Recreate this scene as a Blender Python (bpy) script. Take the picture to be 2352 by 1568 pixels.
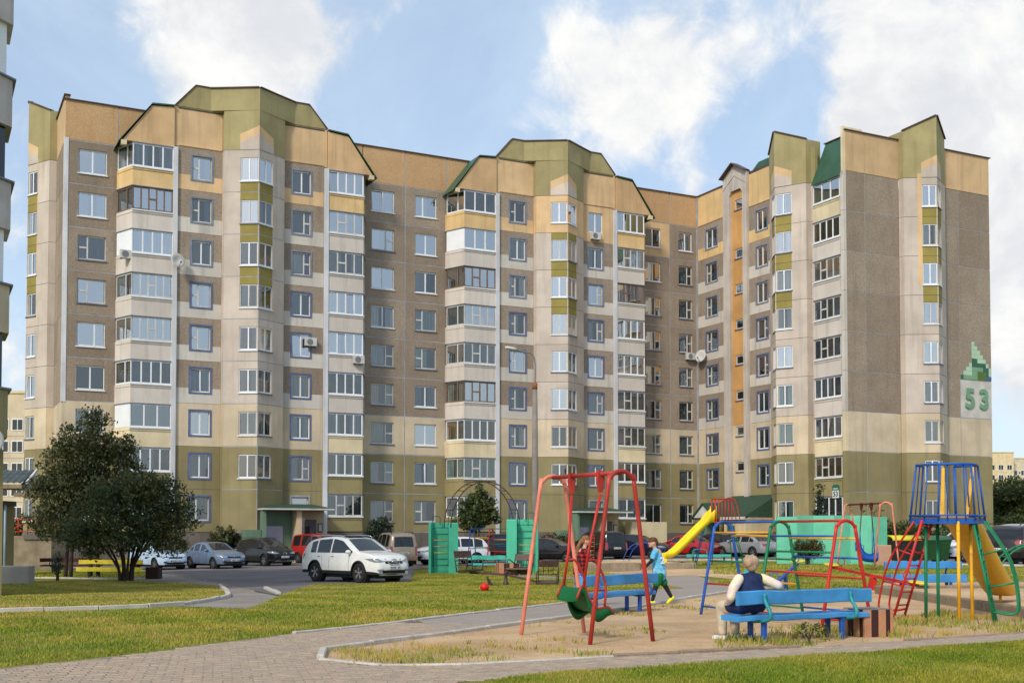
import bpy, bmesh, math, random
import numpy as np
from mathutils import Vector, Matrix

random.seed(7)
RNG = np.random.default_rng(7)
for o in list(bpy.data.objects):
    bpy.data.objects.remove(o)
scene = bpy.context.scene
COL = scene.collection
R = math.radians
PI = math.pi

# ------------------------------------------------------------------ camera
F_PX, W_PX, PITCH, EYE = 2710.0, 2352.0, R(2.0), 1.5
HORIZON = 1225.0
CX, CYP = 1176.0, HORIZON - F_PX * math.tan(PITCH)
cam_d = bpy.data.cameras.new('camera')
cam = bpy.data.objects.new('camera', cam_d)
COL.objects.link(cam)
cam.location = (0, 0, EYE)
cam.rotation_euler = (PI / 2 + PITCH, 0, 0)
cam_d.sensor_width = 36.0
cam_d.lens = 36.0 * F_PX / W_PX
cam_d.shift_y = (CYP - 784.0) / W_PX
cam_d.clip_start = 0.1
cam_d.clip_end = 6000
scene.camera = cam

# ------------------------------------------------------------------ light
SUN_EL = R(38)
sun_dir = Vector((math.cos(SUN_EL) * -0.47, math.cos(SUN_EL) * -0.883, math.sin(SUN_EL))).normalized()
sd = bpy.data.lights.new('sun', 'SUN')
sd.energy = 1.7
sd.angle = R(10)
sd.color = (1.0, 0.92, 0.79)
sun = bpy.data.objects.new('sun', sd)
COL.objects.link(sun)
sun.rotation_euler = sun_dir.to_track_quat('Z', 'Y').to_euler()
sun.location = (-30, -40, 60)

scene.view_settings.view_transform = 'Standard'
scene.view_settings.look = 'None'
scene.view_settings.exposure = 0.70
scene.view_settings.gamma = 1.0
scene.view_settings.use_curve_mapping = False
scene.cycles.max_bounces = 8
scene.cycles.diffuse_bounces = 3
scene.cycles.glossy_bounces = 3
scene.cycles.transparent_max_bounces = 12
scene.cycles.caustics_reflective = False
scene.cycles.caustics_refractive = False


def px_ray(px, py):
    u, v = (px - CX) / F_PX, (CYP - py) / F_PX
    c, s = math.cos(PITCH), math.sin(PITCH)
    return Vector((u, c - v * s, s + v * c))


world = bpy.data.worlds.new('World')
scene.world = world
world.use_nodes = True
wn, wl = world.node_tree.nodes, world.node_tree.links
wn.clear()


def wnode(t, **kw):
    n = wn.new(t)
    for k, v in kw.items():
        setattr(n, k, v)
    return n


def wmath(op, a, b=None, clamp=False):
    n = wnode('ShaderNodeMath', operation=op, use_clamp=clamp)
    for i, x in enumerate((a, b)):
        if x is None:
            continue
        if isinstance(x, (int, float)):
            n.inputs[i].default_value = x
        else:
            wl.new(x, n.inputs[i])
    return n.outputs[0]


sky = wnode('ShaderNodeTexSky', sky_type='NISHITA', sun_disc=False)
sky.sun_elevation = SUN_EL
sky.sun_rotation = math.atan2(sun_dir.x, sun_dir.y)
sky.air_density, sky.dust_density, sky.ozone_density = 1.0, 1.2, 1.6
tc = wnode('ShaderNodeTexCoord')
vdir = tc.outputs['Generated']
sepn = wnode('ShaderNodeSeparateXYZ')
wl.new(vdir, sepn.inputs[0])
zc = wmath('MAXIMUM', sepn.outputs[2], 0.0)
den = wmath('ADD', zc, 0.22)
comb = wnode('ShaderNodeCombineXYZ')
wl.new(wmath('DIVIDE', sepn.outputs[0], den), comb.inputs[0])
wl.new(wmath('DIVIDE', sepn.outputs[1], den), comb.inputs[1])
wl.new(wmath('MULTIPLY', zc, 1.5), comb.inputs[2])


def wnoise(scale, detail, rough, off=(0, 0, 0), dist=0.0, src=None):
    m = wnode('ShaderNodeMapping')
    m.inputs['Location'].default_value = off
    wl.new(src or comb.outputs[0], m.inputs[0])
    n = wnode('ShaderNodeTexNoise')
    n.inputs['Scale'].default_value = scale
    n.inputs['Detail'].default_value = detail
    n.inputs['Roughness'].default_value = rough
    n.inputs['Distortion'].default_value = dist
    wl.new(m.outputs[0], n.inputs['Vector'])
    return n.outputs['Fac']


big_n = wnoise(2.6, 4, 0.5, (3.1, 1.7, 0.4), 0.4, vdir)
mid_n = wnoise(7.5, 6, 0.55, (1.0, 5.0, 2.0), 0.6, vdir)
fine_n = wnoise(24.0, 7, 0.62, (4.0, 2.0, 6.0), 0.5, vdir)
# cumulus banks standing in the part of the sky that the picture shows
banks = [((470, 40), 0.075, 0.36), ((600, 70), 0.075, 0.36), ((500, 150), 0.05, 0.24), ((690, 130), 0.05, 0.22),
         ((1400, 190), 0.06, 0.32), ((1480, 200), 0.06, 0.28), ((1430, 300), 0.05, 0.28), ((1600, 150), 0.06, 0.24),
         ((1720, 90), 0.06, 0.16), ((1300, 60), 0.05, 0.14), ((1230, 265), 0.035, 0.24), ((1320, 130), 0.035, 0.14), ((950, 15), 0.03, 0.16),
         ((1850, 60), 0.06, 0.10), ((2010, 40), 0.06, 0.14), ((2230, 110), 0.11, 0.40), ((2080, 240), 0.07, 0.34), ((2000, 290), 0.05, 0.24), ((2250, 290), 0.11, 0.34),
         ((2340, 420), 0.07, 0.30), ((2360, 700), 0.09, 0.36), ((2330, 950), 0.08, 0.30), ((1590, 400), 0.03, 0.16),
         ((30, 330), 0.035, 0.22), ((10, 480), 0.045, 0.28), ((0, 760), 0.07, 0.32), ((60, 230), 0.03, 0.16)]
holes = [((1000, 170), 0.11, 0.10), ((150, 110), 0.08, 0.10), ((1800, 300), 0.06, 0.08)]


def centred(n, w):
    return wmath('MULTIPLY', wmath('SUBTRACT', n, 0.5), w)


acc = wmath('ADD', centred(big_n, 0.35), 0.46)
acc = wmath('ADD', acc, centred(mid_n, 1.15))
acc = wmath('ADD', acc, centred(fine_n, 0.80))
for (p, rad, amp), sg in [(b, 1) for b in banks] + [(b, -1) for b in holes]:
    dv = px_ray(*p).normalized()
    vm = wnode('ShaderNodeVectorMath', operation='DISTANCE')
    wl.new(vdir, vm.inputs[0])
    vm.inputs[1].default_value = dv
    mr = wnode('ShaderNodeMapRange', interpolation_type='SMOOTHERSTEP')
    mr.inputs['From Min'].default_value = 0.0
    mr.inputs['From Max'].default_value = rad * 1.45
    mr.inputs['To Min'].default_value = amp * sg
    mr.inputs['To Max'].default_value = 0.0
    wl.new(vm.outputs['Value'], mr.inputs['Value'])
    acc = wmath('ADD', acc, mr.outputs[0])
mask = wnode('ShaderNodeMapRange', interpolation_type='SMOOTHSTEP')
mask.inputs['From Min'].default_value = 0.58
mask.inputs['From Max'].default_value = 1.0
wl.new(acc, mask.inputs['Value'])
# thick parts stay white, thin parts and undersides go grey
shade_n = wnoise(5.5, 7, 0.6, (7.0, 2.0, 1.0), 0.5, vdir)
sh = wmath('ADD', wmath('MULTIPLY', shade_n, 0.9), wmath('MULTIPLY', fine_n, 0.35))
shade = wnode('ShaderNodeMapRange', interpolation_type='SMOOTHSTEP')
shade.inputs['From Min'].default_value = 0.46
shade.inputs['From Max'].default_value = 0.74
wl.new(sh, shade.inputs['Value'])
ccol = wnode('ShaderNodeMix', data_type='RGBA')
ccol.inputs['A'].default_value = (4.5, 4.6, 4.8, 1)
ccol.inputs['B'].default_value = (6.0, 5.95, 5.8, 1)
wl.new(shade.outputs[0], ccol.inputs['Factor'])
veil = wnode('ShaderNodeMix', data_type='RGBA')       # thin high haze over the blue
hz_n = wnoise(3.2, 6, 0.6, (9.0, 4.0, 3.0), 1.2, vdir)
hz = wnode('ShaderNodeMapRange', interpolation_type='SMOOTHSTEP')
hz.inputs['From Min'].default_value = 0.38
hz.inputs['From Max'].default_value = 0.68
hz.inputs['To Min'].default_value = 0.46
hz.inputs['To Max'].default_value = 0.72
wl.new(hz_n, hz.inputs['Value'])
wl.new(hz.outputs[0], veil.inputs['Factor'])
veil.inputs['B'].default_value = (3.9, 4.75, 5.7, 1)
wl.new(sky.outputs[0], veil.inputs['A'])
cm = wnode('ShaderNodeMix', data_type='RGBA')
wl.new(wmath('MULTIPLY', mask.outputs[0], 0.97), cm.inputs['Factor'])
wl.new(veil.outputs['Result'], cm.inputs['A'])
wl.new(ccol.outputs['Result'], cm.inputs['B'])
bg = wnode('ShaderNodeBackground')
bg.inputs['Strength'].default_value = 0.106
wl.new(cm.outputs['Result'], bg.inputs['Color'])
wo = wnode('ShaderNodeOutputWorld')
wl.new(bg.outputs[0], wo.inputs[0])


# ------------------------------------------------------------------ materials
def srgb(r, g, b):
    f = lambda c: (c / 255 / 12.92) if c / 255 <= 0.04045 else ((c / 255 + 0.055) / 1.055) ** 2.4
    return (f(r), f(g), f(b))


MATS = {}


class NT:
    def __init__(s, name):
        s.m = bpy.data.materials.new(name)
        s.m.use_nodes = True
        s.n, s.l = s.m.node_tree.nodes, s.m.node_tree.links
        s.b = s.n['Principled BSDF']
        s.out = s.n['Material Output']
        g = s.n.new('ShaderNodeNewGeometry')
        s.pos = g.outputs['Position']
        MATS[name] = s.m

    def node(s, t, **kw):
        n = s.n.new(t)
        for k, v in kw.items():
            setattr(n, k, v)
        return n

    def noise(s, scale, detail=4, rough=0.55, vec=None, stretch=None, dist=0):
        v = vec or s.pos
        if stretch:
            mp = s.node('ShaderNodeMapping')
            mp.inputs['Scale'].default_value = stretch
            s.l.new(v, mp.inputs[0])
            v = mp.outputs[0]
        n = s.node('ShaderNodeTexNoise')
        n.inputs['Scale'].default_value = scale
        n.inputs['Detail'].default_value = detail
        n.inputs['Roughness'].default_value = rough
        n.inputs['Distortion'].default_value = dist
        s.l.new(v, n.inputs['Vector'])
        return n.outputs['Fac']

    def ramp(s, fac, a, b, lo=0.0, hi=1.0):
        r = s.node('ShaderNodeMapRange', interpolation_type='SMOOTHSTEP')
        r.inputs['From Min'].default_value = a
        r.inputs['From Max'].default_value = b
        r.inputs['To Min'].default_value = lo
        r.inputs['To Max'].default_value = hi
        s.l.new(fac, r.inputs['Value'])
        return r.outputs[0]

    def mix(s, fac, a, b, blend='MIX'):
        n = s.node('ShaderNodeMix', data_type='RGBA', blend_type=blend)
        for k, x in (('Factor', fac), ('A', a), ('B', b)):
            if isinstance(x, (int, float)):
                n.inputs[k].default_value = x
            elif isinstance(x, (tuple, list)):
                n.inputs[k].default_value = (*x[:3], 1)
            else:
                s.l.new(x, n.inputs[k])
        return n.outputs['Result']

    def col(s, c):
        s.l.new(c, s.b.inputs['Base Color'])

    def bump(s, h, strength=0.3, dist=0.02):
        b = s.node('ShaderNodeBump')
        b.inputs['Strength'].default_value = strength
        b.inputs['Distance'].default_value = dist
        s.l.new(h, b.inputs['Height'])
        s.l.new(b.outputs[0], s.b.inputs['Normal'])


def M(name, col, rough=0.75, var=0.14, scale=1.2, grain=0.10, gscale=35, spec=0.3, metal=0.0, bump=0.15, streak=0.0, coat=0.0):
    """plain painted / plastered / metal surface with uneven tone, fine grain and optional rain streaks"""
    if name in MATS:
        return MATS[name]
    t = NT(name)
    lo = tuple(c * (1 - var) for c in col)
    hi = tuple(min(1, c * (1 + var)) for c in col)
    c = t.mix(t.ramp(t.noise(scale, 5), 0.3, 0.7), lo, hi)
    g = t.noise(gscale, 3, 0.6)
    if grain:
        c = t.mix(t.ramp(g, 0.35, 0.65, 0, grain * 2.2), c, tuple(x * 0.55 for x in col))
    if streak:
        st = t.noise(1.0, 4, 0.6, stretch=(2.2, 2.2, 0.16))
        c = t.mix(t.ramp(st, 0.49, 0.70, 0, streak * 1.6), c, tuple(x * 0.5 for x in col))
        c = t.mix(t.ramp(t.noise(3.2, 6, 0.7, stretch=(1, 1, 0.6)), 0.60, 0.74, 0, streak), c, tuple(min(1, x * 1.12 + 0.03) for x in col))
        oi = t.node('ShaderNodeObjectInfo')
        c = t.mix(t.ramp(oi.outputs['Random'], 0, 1, 0, 0.27), c, tuple(x * 0.62 for x in col))
    t.col(c)
    t.b.inputs['Roughness'].default_value = rough
    t.b.inputs['Specular IOR Level'].default_value = spec
    t.b.inputs['Metallic'].default_value = metal
    if coat:
        t.b.inputs['Coat Weight'].default_value = coat
        t.b.inputs['Coat Roughness'].default_value = 0.04
    if bump:
        t.bump(g, bump, 0.01)
    return t.m


def M_pebble(name, col, dark, amt=0.48):
    """pebble-dash facing: mixed light and dark stones"""
    if name in MATS:
        return MATS[name]
    t = NT(name)
    a = t.noise(13, 3, 0.75)
    b = t.noise(0.5, 4)
    c = t.mix(t.ramp(a, 0.40, 0.60, 0, amt), col, dark)
    sp = t.noise(17, 2, 0.6)
    c = t.mix(t.ramp(sp, 0.60, 0.70, 0, 0.35), c, tuple(min(1, x * 1.55) for x in col))
    c = t.mix(t.ramp(b, 0.35, 0.7, 0, 0.22), c, dark)
    st = t.noise(1.0, 4, 0.6, stretch=(1.6, 1.6, 0.14))
    c = t.mix(t.ramp(st, 0.52, 0.76, 0, 0.35), c, dark)
    oi = t.node('ShaderNodeObjectInfo')
    c = t.mix(t.ramp(oi.outputs['Random'], 0, 1, 0, 0.30), c, dark)
    t.col(c)
    t.b.inputs['Roughness'].default_value = 0.95
    t.b.inputs['Specular IOR Level'].default_value = 0.15
    t.bump(a, 0.5, 0.03)
    return t.m


def M_glass(name, refl=0.10, tint=(0.85, 0.93, 0.95), gl=(1, 1, 1)):
    if name in MATS:
        return MATS[name]
    t = NT(name)
    tr = t.node('ShaderNodeBsdfTransparent')
    tr.inputs[0].default_value = (*tint, 1)
    gg = t.node('ShaderNodeBsdfGlossy')
    gg.inputs['Color'].default_value = (*gl, 1)
    gg.inputs['Roughness'].default_value = 0.02
    wob = t.noise(0.9, 2)
    bp = t.node('ShaderNodeBump')
    bp.inputs['Strength'].default_value = 0.06
    bp.inputs['Distance'].default_value = 0.05
    t.l.new(wob, bp.inputs['Height'])
    t.l.new(bp.outputs[0], gg.inputs['Normal'])
    fr = t.node('ShaderNodeFresnel')
    fr.inputs[0].default_value = 1.5
    ad = t.node('ShaderNodeMath', operation='MULTIPLY_ADD', use_clamp=True)
    ad.inputs[1].default_value = 1.7
    ad.inputs[2].default_value = refl
    t.l.new(fr.outputs[0], ad.inputs[0])
    mx = t.node('ShaderNodeMixShader')
    t.l.new(ad.outputs[0], mx.inputs[0])
    t.l.new(tr.outputs[0], mx.inputs[1])
    t.l.new(gg.outputs[0], mx.inputs[2])
    t.l.new(mx.outputs[0], t.out.inputs[0])
    return t.m


def M_paint(name, col, rough=0.28, flake=0.06, metal=0.0):
    """car paint: clear coat over slightly uneven base"""
    if name in MATS:
        return MATS[name]
    t = NT(name)
    c = t.mix(t.ramp(t.noise(2.5, 4), 0.3, 0.7), tuple(x * (1 - flake) for x in col), tuple(min(1, x * (1 + flake)) for x in col))
    sep = t.node('ShaderNodeSeparateXYZ')
    t.l.new(t.pos, sep.inputs[0])
    dn = t.noise(9, 4)
    c = t.mix(t.ramp(dn, 0.5, 0.8, 0, 0.03), c, (0.25, 0.22, 0.19))
    t.col(c)
    t.b.inputs['Roughness'].default_value = rough
    t.b.inputs['Metallic'].default_value = metal
    t.b.inputs['Specular IOR Level'].default_value = 0.25
    t.b.inputs['Coat Weight'].default_value = 0.6
    t.b.inputs['Coat Roughness'].default_value = 0.03
    return t.m


def M_worn(name, col, chip, amt=0.25, rough=0.5, scale=7, tone=0.18):
    """oil paint on timber or pipe: patchy tone, chipped to the layer below"""
    if name in MATS:
        return MATS[name]
    t = NT(name)
    c = t.mix(t.ramp(t.noise(2.2, 5), 0.3, 0.7), tuple(x * (1 - tone) for x in col), tuple(min(1, x * (1 + tone)) for x in col))
    n = t.noise(scale, 6, 0.7)
    c = t.mix(t.ramp(n, 0.62, 0.68, 0, amt * 2.5), c, chip)
    d = t.noise(1.4, 5)
    c = t.mix(t.ramp(d, 0.5, 0.8, 0, 0.25), c, tuple(x * 0.55 for x in col))
    t.col(c)
    t.b.inputs['Roughness'].default_value = rough
    t.b.inputs['Specular IOR Level'].default_value = 0.4
    t.bump(n, 0.2, 0.004)
    return t.m


# ------------------------------------------------------------------ meshes
class MB:
    def __init__(s):
        s.v, s.f, s.mi, s.sm = [], [], [], []

    def add(s, vs, fs, m=0, smooth=False):
        k = len(s.v)
        s.v += [tuple(map(float, v)) for v in vs]
        for f in fs:
            s.f.append(tuple(k + i for i in f))
            s.mi.append(m)
            s.sm.append(smooth)
        return s

    def box(s, x0, x1, y0, y1, z0, z1, m=0):
        vs = [(x, y, z) for x in (x0, x1) for y in (y0, y1) for z in (z0, z1)]
        return s.add(vs, [(0, 1, 3, 2), (4, 6, 7, 5), (0, 4, 5, 1), (2, 3, 7, 6), (0, 2, 6, 4), (1, 5, 7, 3)], m)

    def rbox(s, x0, x1, y0, y1, z0, z1, r=0.02, m=0):
        """box with chamfered edges"""
        vs = []
        c = ((x0 + x1) / 2, (y0 + y1) / 2, (z0 + z1) / 2)
        h = ((x1 - x0) / 2, (y1 - y0) / 2, (z1 - z0) / 2)
        r = min(r, *[q * 0.9 for q in h])
        idx = {}
        for sx in (-1, 1):
            for sy in (-1, 1):
                for sz in (-1, 1):
                    for ax in range(3):
                        q = [h[0] - r, h[1] - r, h[2] - r]
                        q[ax] = h[ax]
                        idx[(sx, sy, sz, ax)] = len(vs)
                        vs.append((c[0] + sx * q[0], c[1] + sy * q[1], c[2] + sz * q[2]))
        fs = []
        S = (-1, 1)
        for a in S:
            fs.append([idx[(a, y, z, 0)] for y, z in ((-1, -1), (1, -1), (1, 1), (-1, 1))])
            fs.append([idx[(x, a, z, 1)] for x, z in ((-1, -1), (1, -1), (1, 1), (-1, 1))])
            fs.append([idx[(x, y, a, 2)] for x, y in ((-1, -1), (1, -1), (1, 1), (-1, 1))])
        for a in S:
            for b in S:
                fs.append([idx[(a, b, -1, 0)], idx[(a, b, 1, 0)], idx[(a, b, 1, 1)], idx[(a, b, -1, 1)]])
                fs.append([idx[(a, -1, b, 0)], idx[(a, 1, b, 0)], idx[(a, 1, b, 2)], idx[(a, -1, b, 2)]])
                fs.append([idx[(-1, a, b, 1)], idx[(1, a, b, 1)], idx[(1, a, b, 2)], idx[(-1, a, b, 2)]])
                for d in S:
                    fs.append([idx[(a, b, d, 0)], idx[(a, b, d, 1)], idx[(a, b, d, 2)]])
        return s.add(vs, fs, m)

    def bar(s, p, q, w, h, m=0, up=(0, 0, 1)):
        p, q = Vector(p), Vector(q)
        d = (q - p).normalized()
        u = Vector(up)
        sd_ = d.cross(u)
        if sd_.length < 1e-4:
            sd_ = Vector((1, 0, 0))
        sd_.normalize()
        u = sd_.cross(d)
        vs = []
        for c in (p, q):
            for a, b in ((-1, -1), (1, -1), (1, 1), (-1, 1)):
                vs.append(c + sd_ * (a * w / 2) + u * (b * h / 2))
        return s.add(vs, [(3, 2, 1, 0), (4, 5, 6, 7)] + [(i, (i + 1) % 4, (i + 1) % 4 + 4, i + 4) for i in range(4)], m)

    def tube(s, pts, r, n=8, m=0, closed=False, flat=None):
        pts = [Vector(p) for p in pts]
        k = len(pts)
        rr = [r] * k if isinstance(r, (int, float)) else list(r)
        rings, prev = [], None
        for i, p in enumerate(pts):
            if closed:
                t = pts[(i + 1) % k] - pts[i - 1]
            else:
                t = pts[min(i + 1, k - 1)] - pts[max(i - 1, 0)]
            t.normalize()
            if prev is None:
                a = Vector((0, 0, 1)) if abs(t.z) < 0.9 else Vector((1, 0, 0))
                u = t.cross(a).normalized()
            else:
                u = (prev - t * prev.dot(t)).normalized()
            prev = u
            w = t.cross(u)
            rings.append([p + (u * math.cos(2 * PI * j / n) + w * math.sin(2 * PI * j / n)) * rr[i] for j in range(n)])
        vs = [v for ring in rings for v in ring]
        fs = []
        for i in range(k if closed else k - 1):
            b, c = i * n, ((i + 1) % k) * n
            fs += [(b + j, b + (j + 1) % n, c + (j + 1) % n, c + j) for j in range(n)]
        s.add(vs, fs, m, True)
        if not closed:
            s.add(rings[0], [tuple(range(n - 1, -1, -1))], m)
            s.add(rings[-1], [tuple(range(n))], m)
        return s

    def prism(s, poly, y0, y1, m=0, axis='y', mcap=None, medge=None):
        """poly in (x,z) extruded along y, or (x,y) extruded along z"""
        n = len(poly)
        if axis == 'y':
            vs = [(x, y0, z) for x, z in poly] + [(x, y1, z) for x, z in poly]
        elif axis == 'z':
            vs = [(x, y, y0) for x, y in poly] + [(x, y, y1) for x, y in poly]
        else:
            vs = [(y0, x, z) for x, z in poly] + [(y1, x, z) for x, z in poly]
        k = len(s.v)
        s.v += [tuple(map(float, v)) for v in vs]
        s.f += [tuple(k + i for i in range(n)), tuple(k + i for i in range(2 * n - 1, n - 1, -1))]
        s.mi += [m if mcap is None else mcap] * 2
        s.sm += [False] * 2
        for i in range(n):
            j = (i + 1) % n
            s.f.append((k + i, k + j, k + n + j, k + n + i))
            s.mi.append(m if medge is None else (medge[i] if isinstance(medge, (list, tuple)) else medge))
            s.sm.append(False)
        return s

    def loft(s, rings, m=0, smooth=True, cap=True, closed=True):
        n = len(rings[0])
        vs = [v for r_ in rings for v in r_]
        fs = []
        e = n if closed else n - 1
        for i in range(len(rings) - 1):
            a, b = i * n, (i + 1) * n
            fs += [(a + j, a + (j + 1) % n, b + (j + 1) % n, b + j) for j in range(e)]
        s.add(vs, fs, m, smooth)
        if cap and closed:
            s.add(rings[0], [tuple(range(n - 1, -1, -1))], m)
            s.add(rings[-1], [tuple(range(n))], m)
        return s

    def lathe(s, prof, n=16, m=0, c=(0, 0, 0), smooth=True, axis='z'):
        rings = []
        for r_, z in prof:
            ring = []
            for j in range(n):
                a = 2 * PI * j / n
                x, y = r_ * math.cos(a), r_ * math.sin(a)
                ring.append((c[0] + x, c[1] + y, c[2] + z) if axis == 'z' else (c[0] + x, c[1] + z, c[2] + y))
            rings.append(ring)
        return s.loft(rings, m, smooth)

    def ell(s, c, r, m=0, n=10, k=7, rot=None):
        rings = []
        for i in range(k + 1):
            th = PI * (0.02 + 0.96 * i / k)
            ring = []
            for j in range(n):
                a = 2 * PI * j / n
                v = Vector((r[0] * math.sin(th) * math.cos(a), r[1] * math.sin(th) * math.sin(a), -r[2] * math.cos(th)))
                if rot is not None:
                    v = rot @ v
                ring.append(Vector(c) + v)
            rings.append(ring)
        return s.loft(rings, m, True)

    def mirror(s, axis=0):
        """mirror in place"""
        s.v = [tuple(-c if i == axis else c for i, c in enumerate(v)) for v in s.v]
        s.f = [tuple(reversed(f)) for f in s.f]
        return s

    def mesh(s, name, mats, recalc=True):
        me = bpy.data.meshes.new(name)
        me.from_pydata(s.v, [], s.f)
        for m in (mats if isinstance(mats, (list, tuple)) else [mats]):
            me.materials.append(m)
        if s.f:
            me.polygons.foreach_set('material_index', s.mi)
            me.polygons.foreach_set('use_smooth', s.sm)
        if recalc:
            bm = bmesh.new()
            bm.from_mesh(me)
            bmesh.ops.remove_doubles(bm, verts=bm.verts, dist=1e-5)
            bmesh.ops.recalc_face_normals(bm, faces=bm.faces)
            bm.to_mesh(me)
            bm.free()
        me.update()
        return me

    def obj(s, name, mats, parent=None, mw=None, recalc=True):
        return link(name, s.mesh(name, mats, recalc), parent, mw)


def link(name, me, parent=None, mw=None):
    o = bpy.data.objects.new(name, me)
    COL.objects.link(o)
    if parent is not None:
        o.parent = parent
    if mw is not None:
        o.matrix_basis = mw
    return o


def tag(o, label, cat, group=None):
    o['label'] = label
    o['category'] = cat
    if group:
        o['group'] = group
    return o


def thing(name, label, cat, loc=(0, 0, 0), rz=0.0, group=None):
    o = bpy.data.objects.new(name, None)
    o.empty_display_size = 0.3
    COL.objects.link(o)
    o.location = loc
    o.rotation_euler = (0, 0, rz)
    return tag(o, label, cat, group)


def struct(o):
    o['kind'] = 'structure'
    return o


def stuff(o):
    o['kind'] = 'stuff'
    return o


def copy_tree(root, parent=None):
    c = root.copy()
    COL.objects.link(c)
    if parent is not None:
        c.parent = parent
    for ch in [q for q in root.children]:
        copy_tree(ch, c)
    return c


def text_mesh(txt, size, bold=0.0, depth=0.0, mat=None):
    cu = bpy.data.curves.new('txt', 'FONT')
    cu.body = txt
    cu.size = size
    cu.align_x, cu.align_y = 'CENTER', 'CENTER'
    cu.offset = bold
    cu.extrude = depth
    cu.resolution_u = 4
    ob = bpy.data.objects.new('txt', cu)
    me = bpy.data.meshes.new_from_object(ob)
    bpy.data.objects.remove(ob)
    bpy.data.curves.remove(cu)
    me.materials.clear()
    me.materials.append(mat)
    return me


# ------------------------------------------------------------------ terrain
def ss(t):
    t = min(max(t, 0.0), 1.0)
    return t * t * (3 - 2 * t)


def gz(x, y):
    """height of the ground: level round the playground, tilting gently across the car park"""
    return ss((y - 22) / 21) * (0.014 * min(max(x, -40), 40) - 0.22) + 0.3 * math.exp(-((x - 10) / 8) ** 2 - ((y - 48) / 12) ** 2)


def G(px, py, h=0.0):
    """where a point of the picture lies on the ground"""
    r = px_ray(px, py)
    z = 0.0
    for _ in range(30):
        k = (z + h - EYE) / r.z
        P = r * k
        z = gz(P.x, P.y)
    return Vector((P.x, P.y, z + h))


def at(px, py, Y):
    """point on the sight line of a pixel at depth Y"""
    r = px_ray(px, py)
    k = Y / r.y
    return Vector((r.x * k, Y, EYE + r.z * k))


def ground_pt(x, y, h=0.0):
    return Vector((x, y, gz(x, y) + h))
# ================================================================== the apartment block
pebble = M_pebble('pebble_brown', srgb(174, 158, 141), srgb(104, 89, 75))
pebble_tan = M_pebble('pebble_tan', srgb(206, 170, 128), srgb(160, 122, 86), 0.45)
pink = M('plaster_pinkish', srgb(203, 189, 176), streak=0.22, scale=0.5)
light = M('plaster_light', srgb(210, 202, 191), streak=0.30, scale=0.5, var=0.10)
balc = M('balcony_light', srgb(214, 204, 194), streak=0.22, scale=0.5, var=0.08)
beige = M('plaster_beige', srgb(212, 194, 166), streak=0.20, scale=0.5)
cream = M('plaster_cream', srgb(224, 208, 172), streak=0.18, scale=0.5)
olive = M('plaster_olive', srgb(150, 138, 99), streak=0.22, scale=0.5)
olive_b = M('balcony_olive', srgb(158, 145, 102), streak=0.2, scale=0.5)
crown_m = M('crown_olive', srgb(166, 154, 110), streak=0.18, scale=0.6)
spandrel = M('spandrel_olive', srgb(152, 138, 74), streak=0.10, scale=0.6)
peach = M('plaster_peach', srgb(220, 186, 142), streak=0.22, scale=0.5)
peach_y = M('balcony_peach', srgb(226, 192, 138), streak=0.24, scale=0.5)
orange = M('stair_orange', srgb(208, 158, 98), streak=0.15, scale=0.5)
grey_w = M('stair_grey', srgb(196, 186, 176), streak=0.28, scale=0.5)
white_p = M('pilaster_white', srgb(216, 216, 220), streak=0.22, scale=0.5)
joint_b = M('joint_bluegrey', srgb(160, 162, 168), var=0.2)
joint_d = M('joint_dark', srgb(84, 76, 66), var=0.1)
plinth_m = M('plinth_grey', srgb(112, 104, 98), streak=0.3, scale=0.7)
trim_m = M('trim_blue', srgb(98, 110, 148), var=0.2, scale=1.5, grain=0.18)
trim_u = M('trim_greyblue', srgb(130, 136, 154), var=0.2, scale=1.5, grain=0.18)
trim_w = M('trim_white', srgb(225, 228, 232), var=0.05)
pvc = M('window_white', srgb(232, 234, 238), rough=0.45, var=0.04, grain=0.03, bump=0.0)
wood_w = M('window_old_white', srgb(205, 204, 200), rough=0.6, var=0.12, grain=0.14, bump=0.05)
wood_b = M('window_old_bare', srgb(128, 106, 90), rough=0.8, var=0.2, grain=0.25)
sill_m = M('sill_metal', srgb(120, 124, 140), rough=0.5, metal=0.2, var=0.15)
flash_m = M('flashing_brown', srgb(92, 66, 60), rough=0.5, var=0.2)
green_roof = M('roof_green', srgb(50, 88, 66), rough=0.45, var=0.12, spec=0.5)
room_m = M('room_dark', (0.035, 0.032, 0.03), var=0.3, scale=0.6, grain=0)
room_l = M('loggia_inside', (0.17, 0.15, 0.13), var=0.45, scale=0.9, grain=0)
glassA = M_glass('glass_clear', 0.08)
glassB = M_glass('glass_bright', 0.42)
glassC = M_glass('glass_blue', 0.20, (0.30, 0.62, 0.75))


def M_curtain(name, col, tr=0.35):
    t = NT(name)
    c = t.mix(t.ramp(t.noise(1.0, 3, 0.5, stretch=(14, 14, 0.7)), 0.3, 0.7), tuple(x * 0.62 for x in col), col)
    t.col(c)
    t.b.inputs['Roughness'].default_value = 0.9
    return t.m


CURT = [M_curtain('curtain_white', (0.62, 0.61, 0.60)), M_curtain('curtain_tulle', (0.42, 0.42, 0.43)),
        M_curtain('curtain_grey', (0.22, 0.22, 0.23)), M_curtain('curtain_cream', (0.46, 0.40, 0.30)),
        M_curtain('curtain_teal', (0.16, 0.25, 0.25)), M_curtain('curtain_brown', (0.20, 0.14, 0.09)),
        M_curtain('curtain_ochre', (0.42, 0.24, 0.08)), M_curtain('curtain_mint', (0.40, 0.50, 0.46))]

ANG = math.atan(0.504)
DM = Vector((math.cos(ANG), math.sin(ANG)))
NM = Vector((DM.y, -DM.x))
CI = Vector((15.36, 97.04))                     # inner corner of the L


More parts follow.
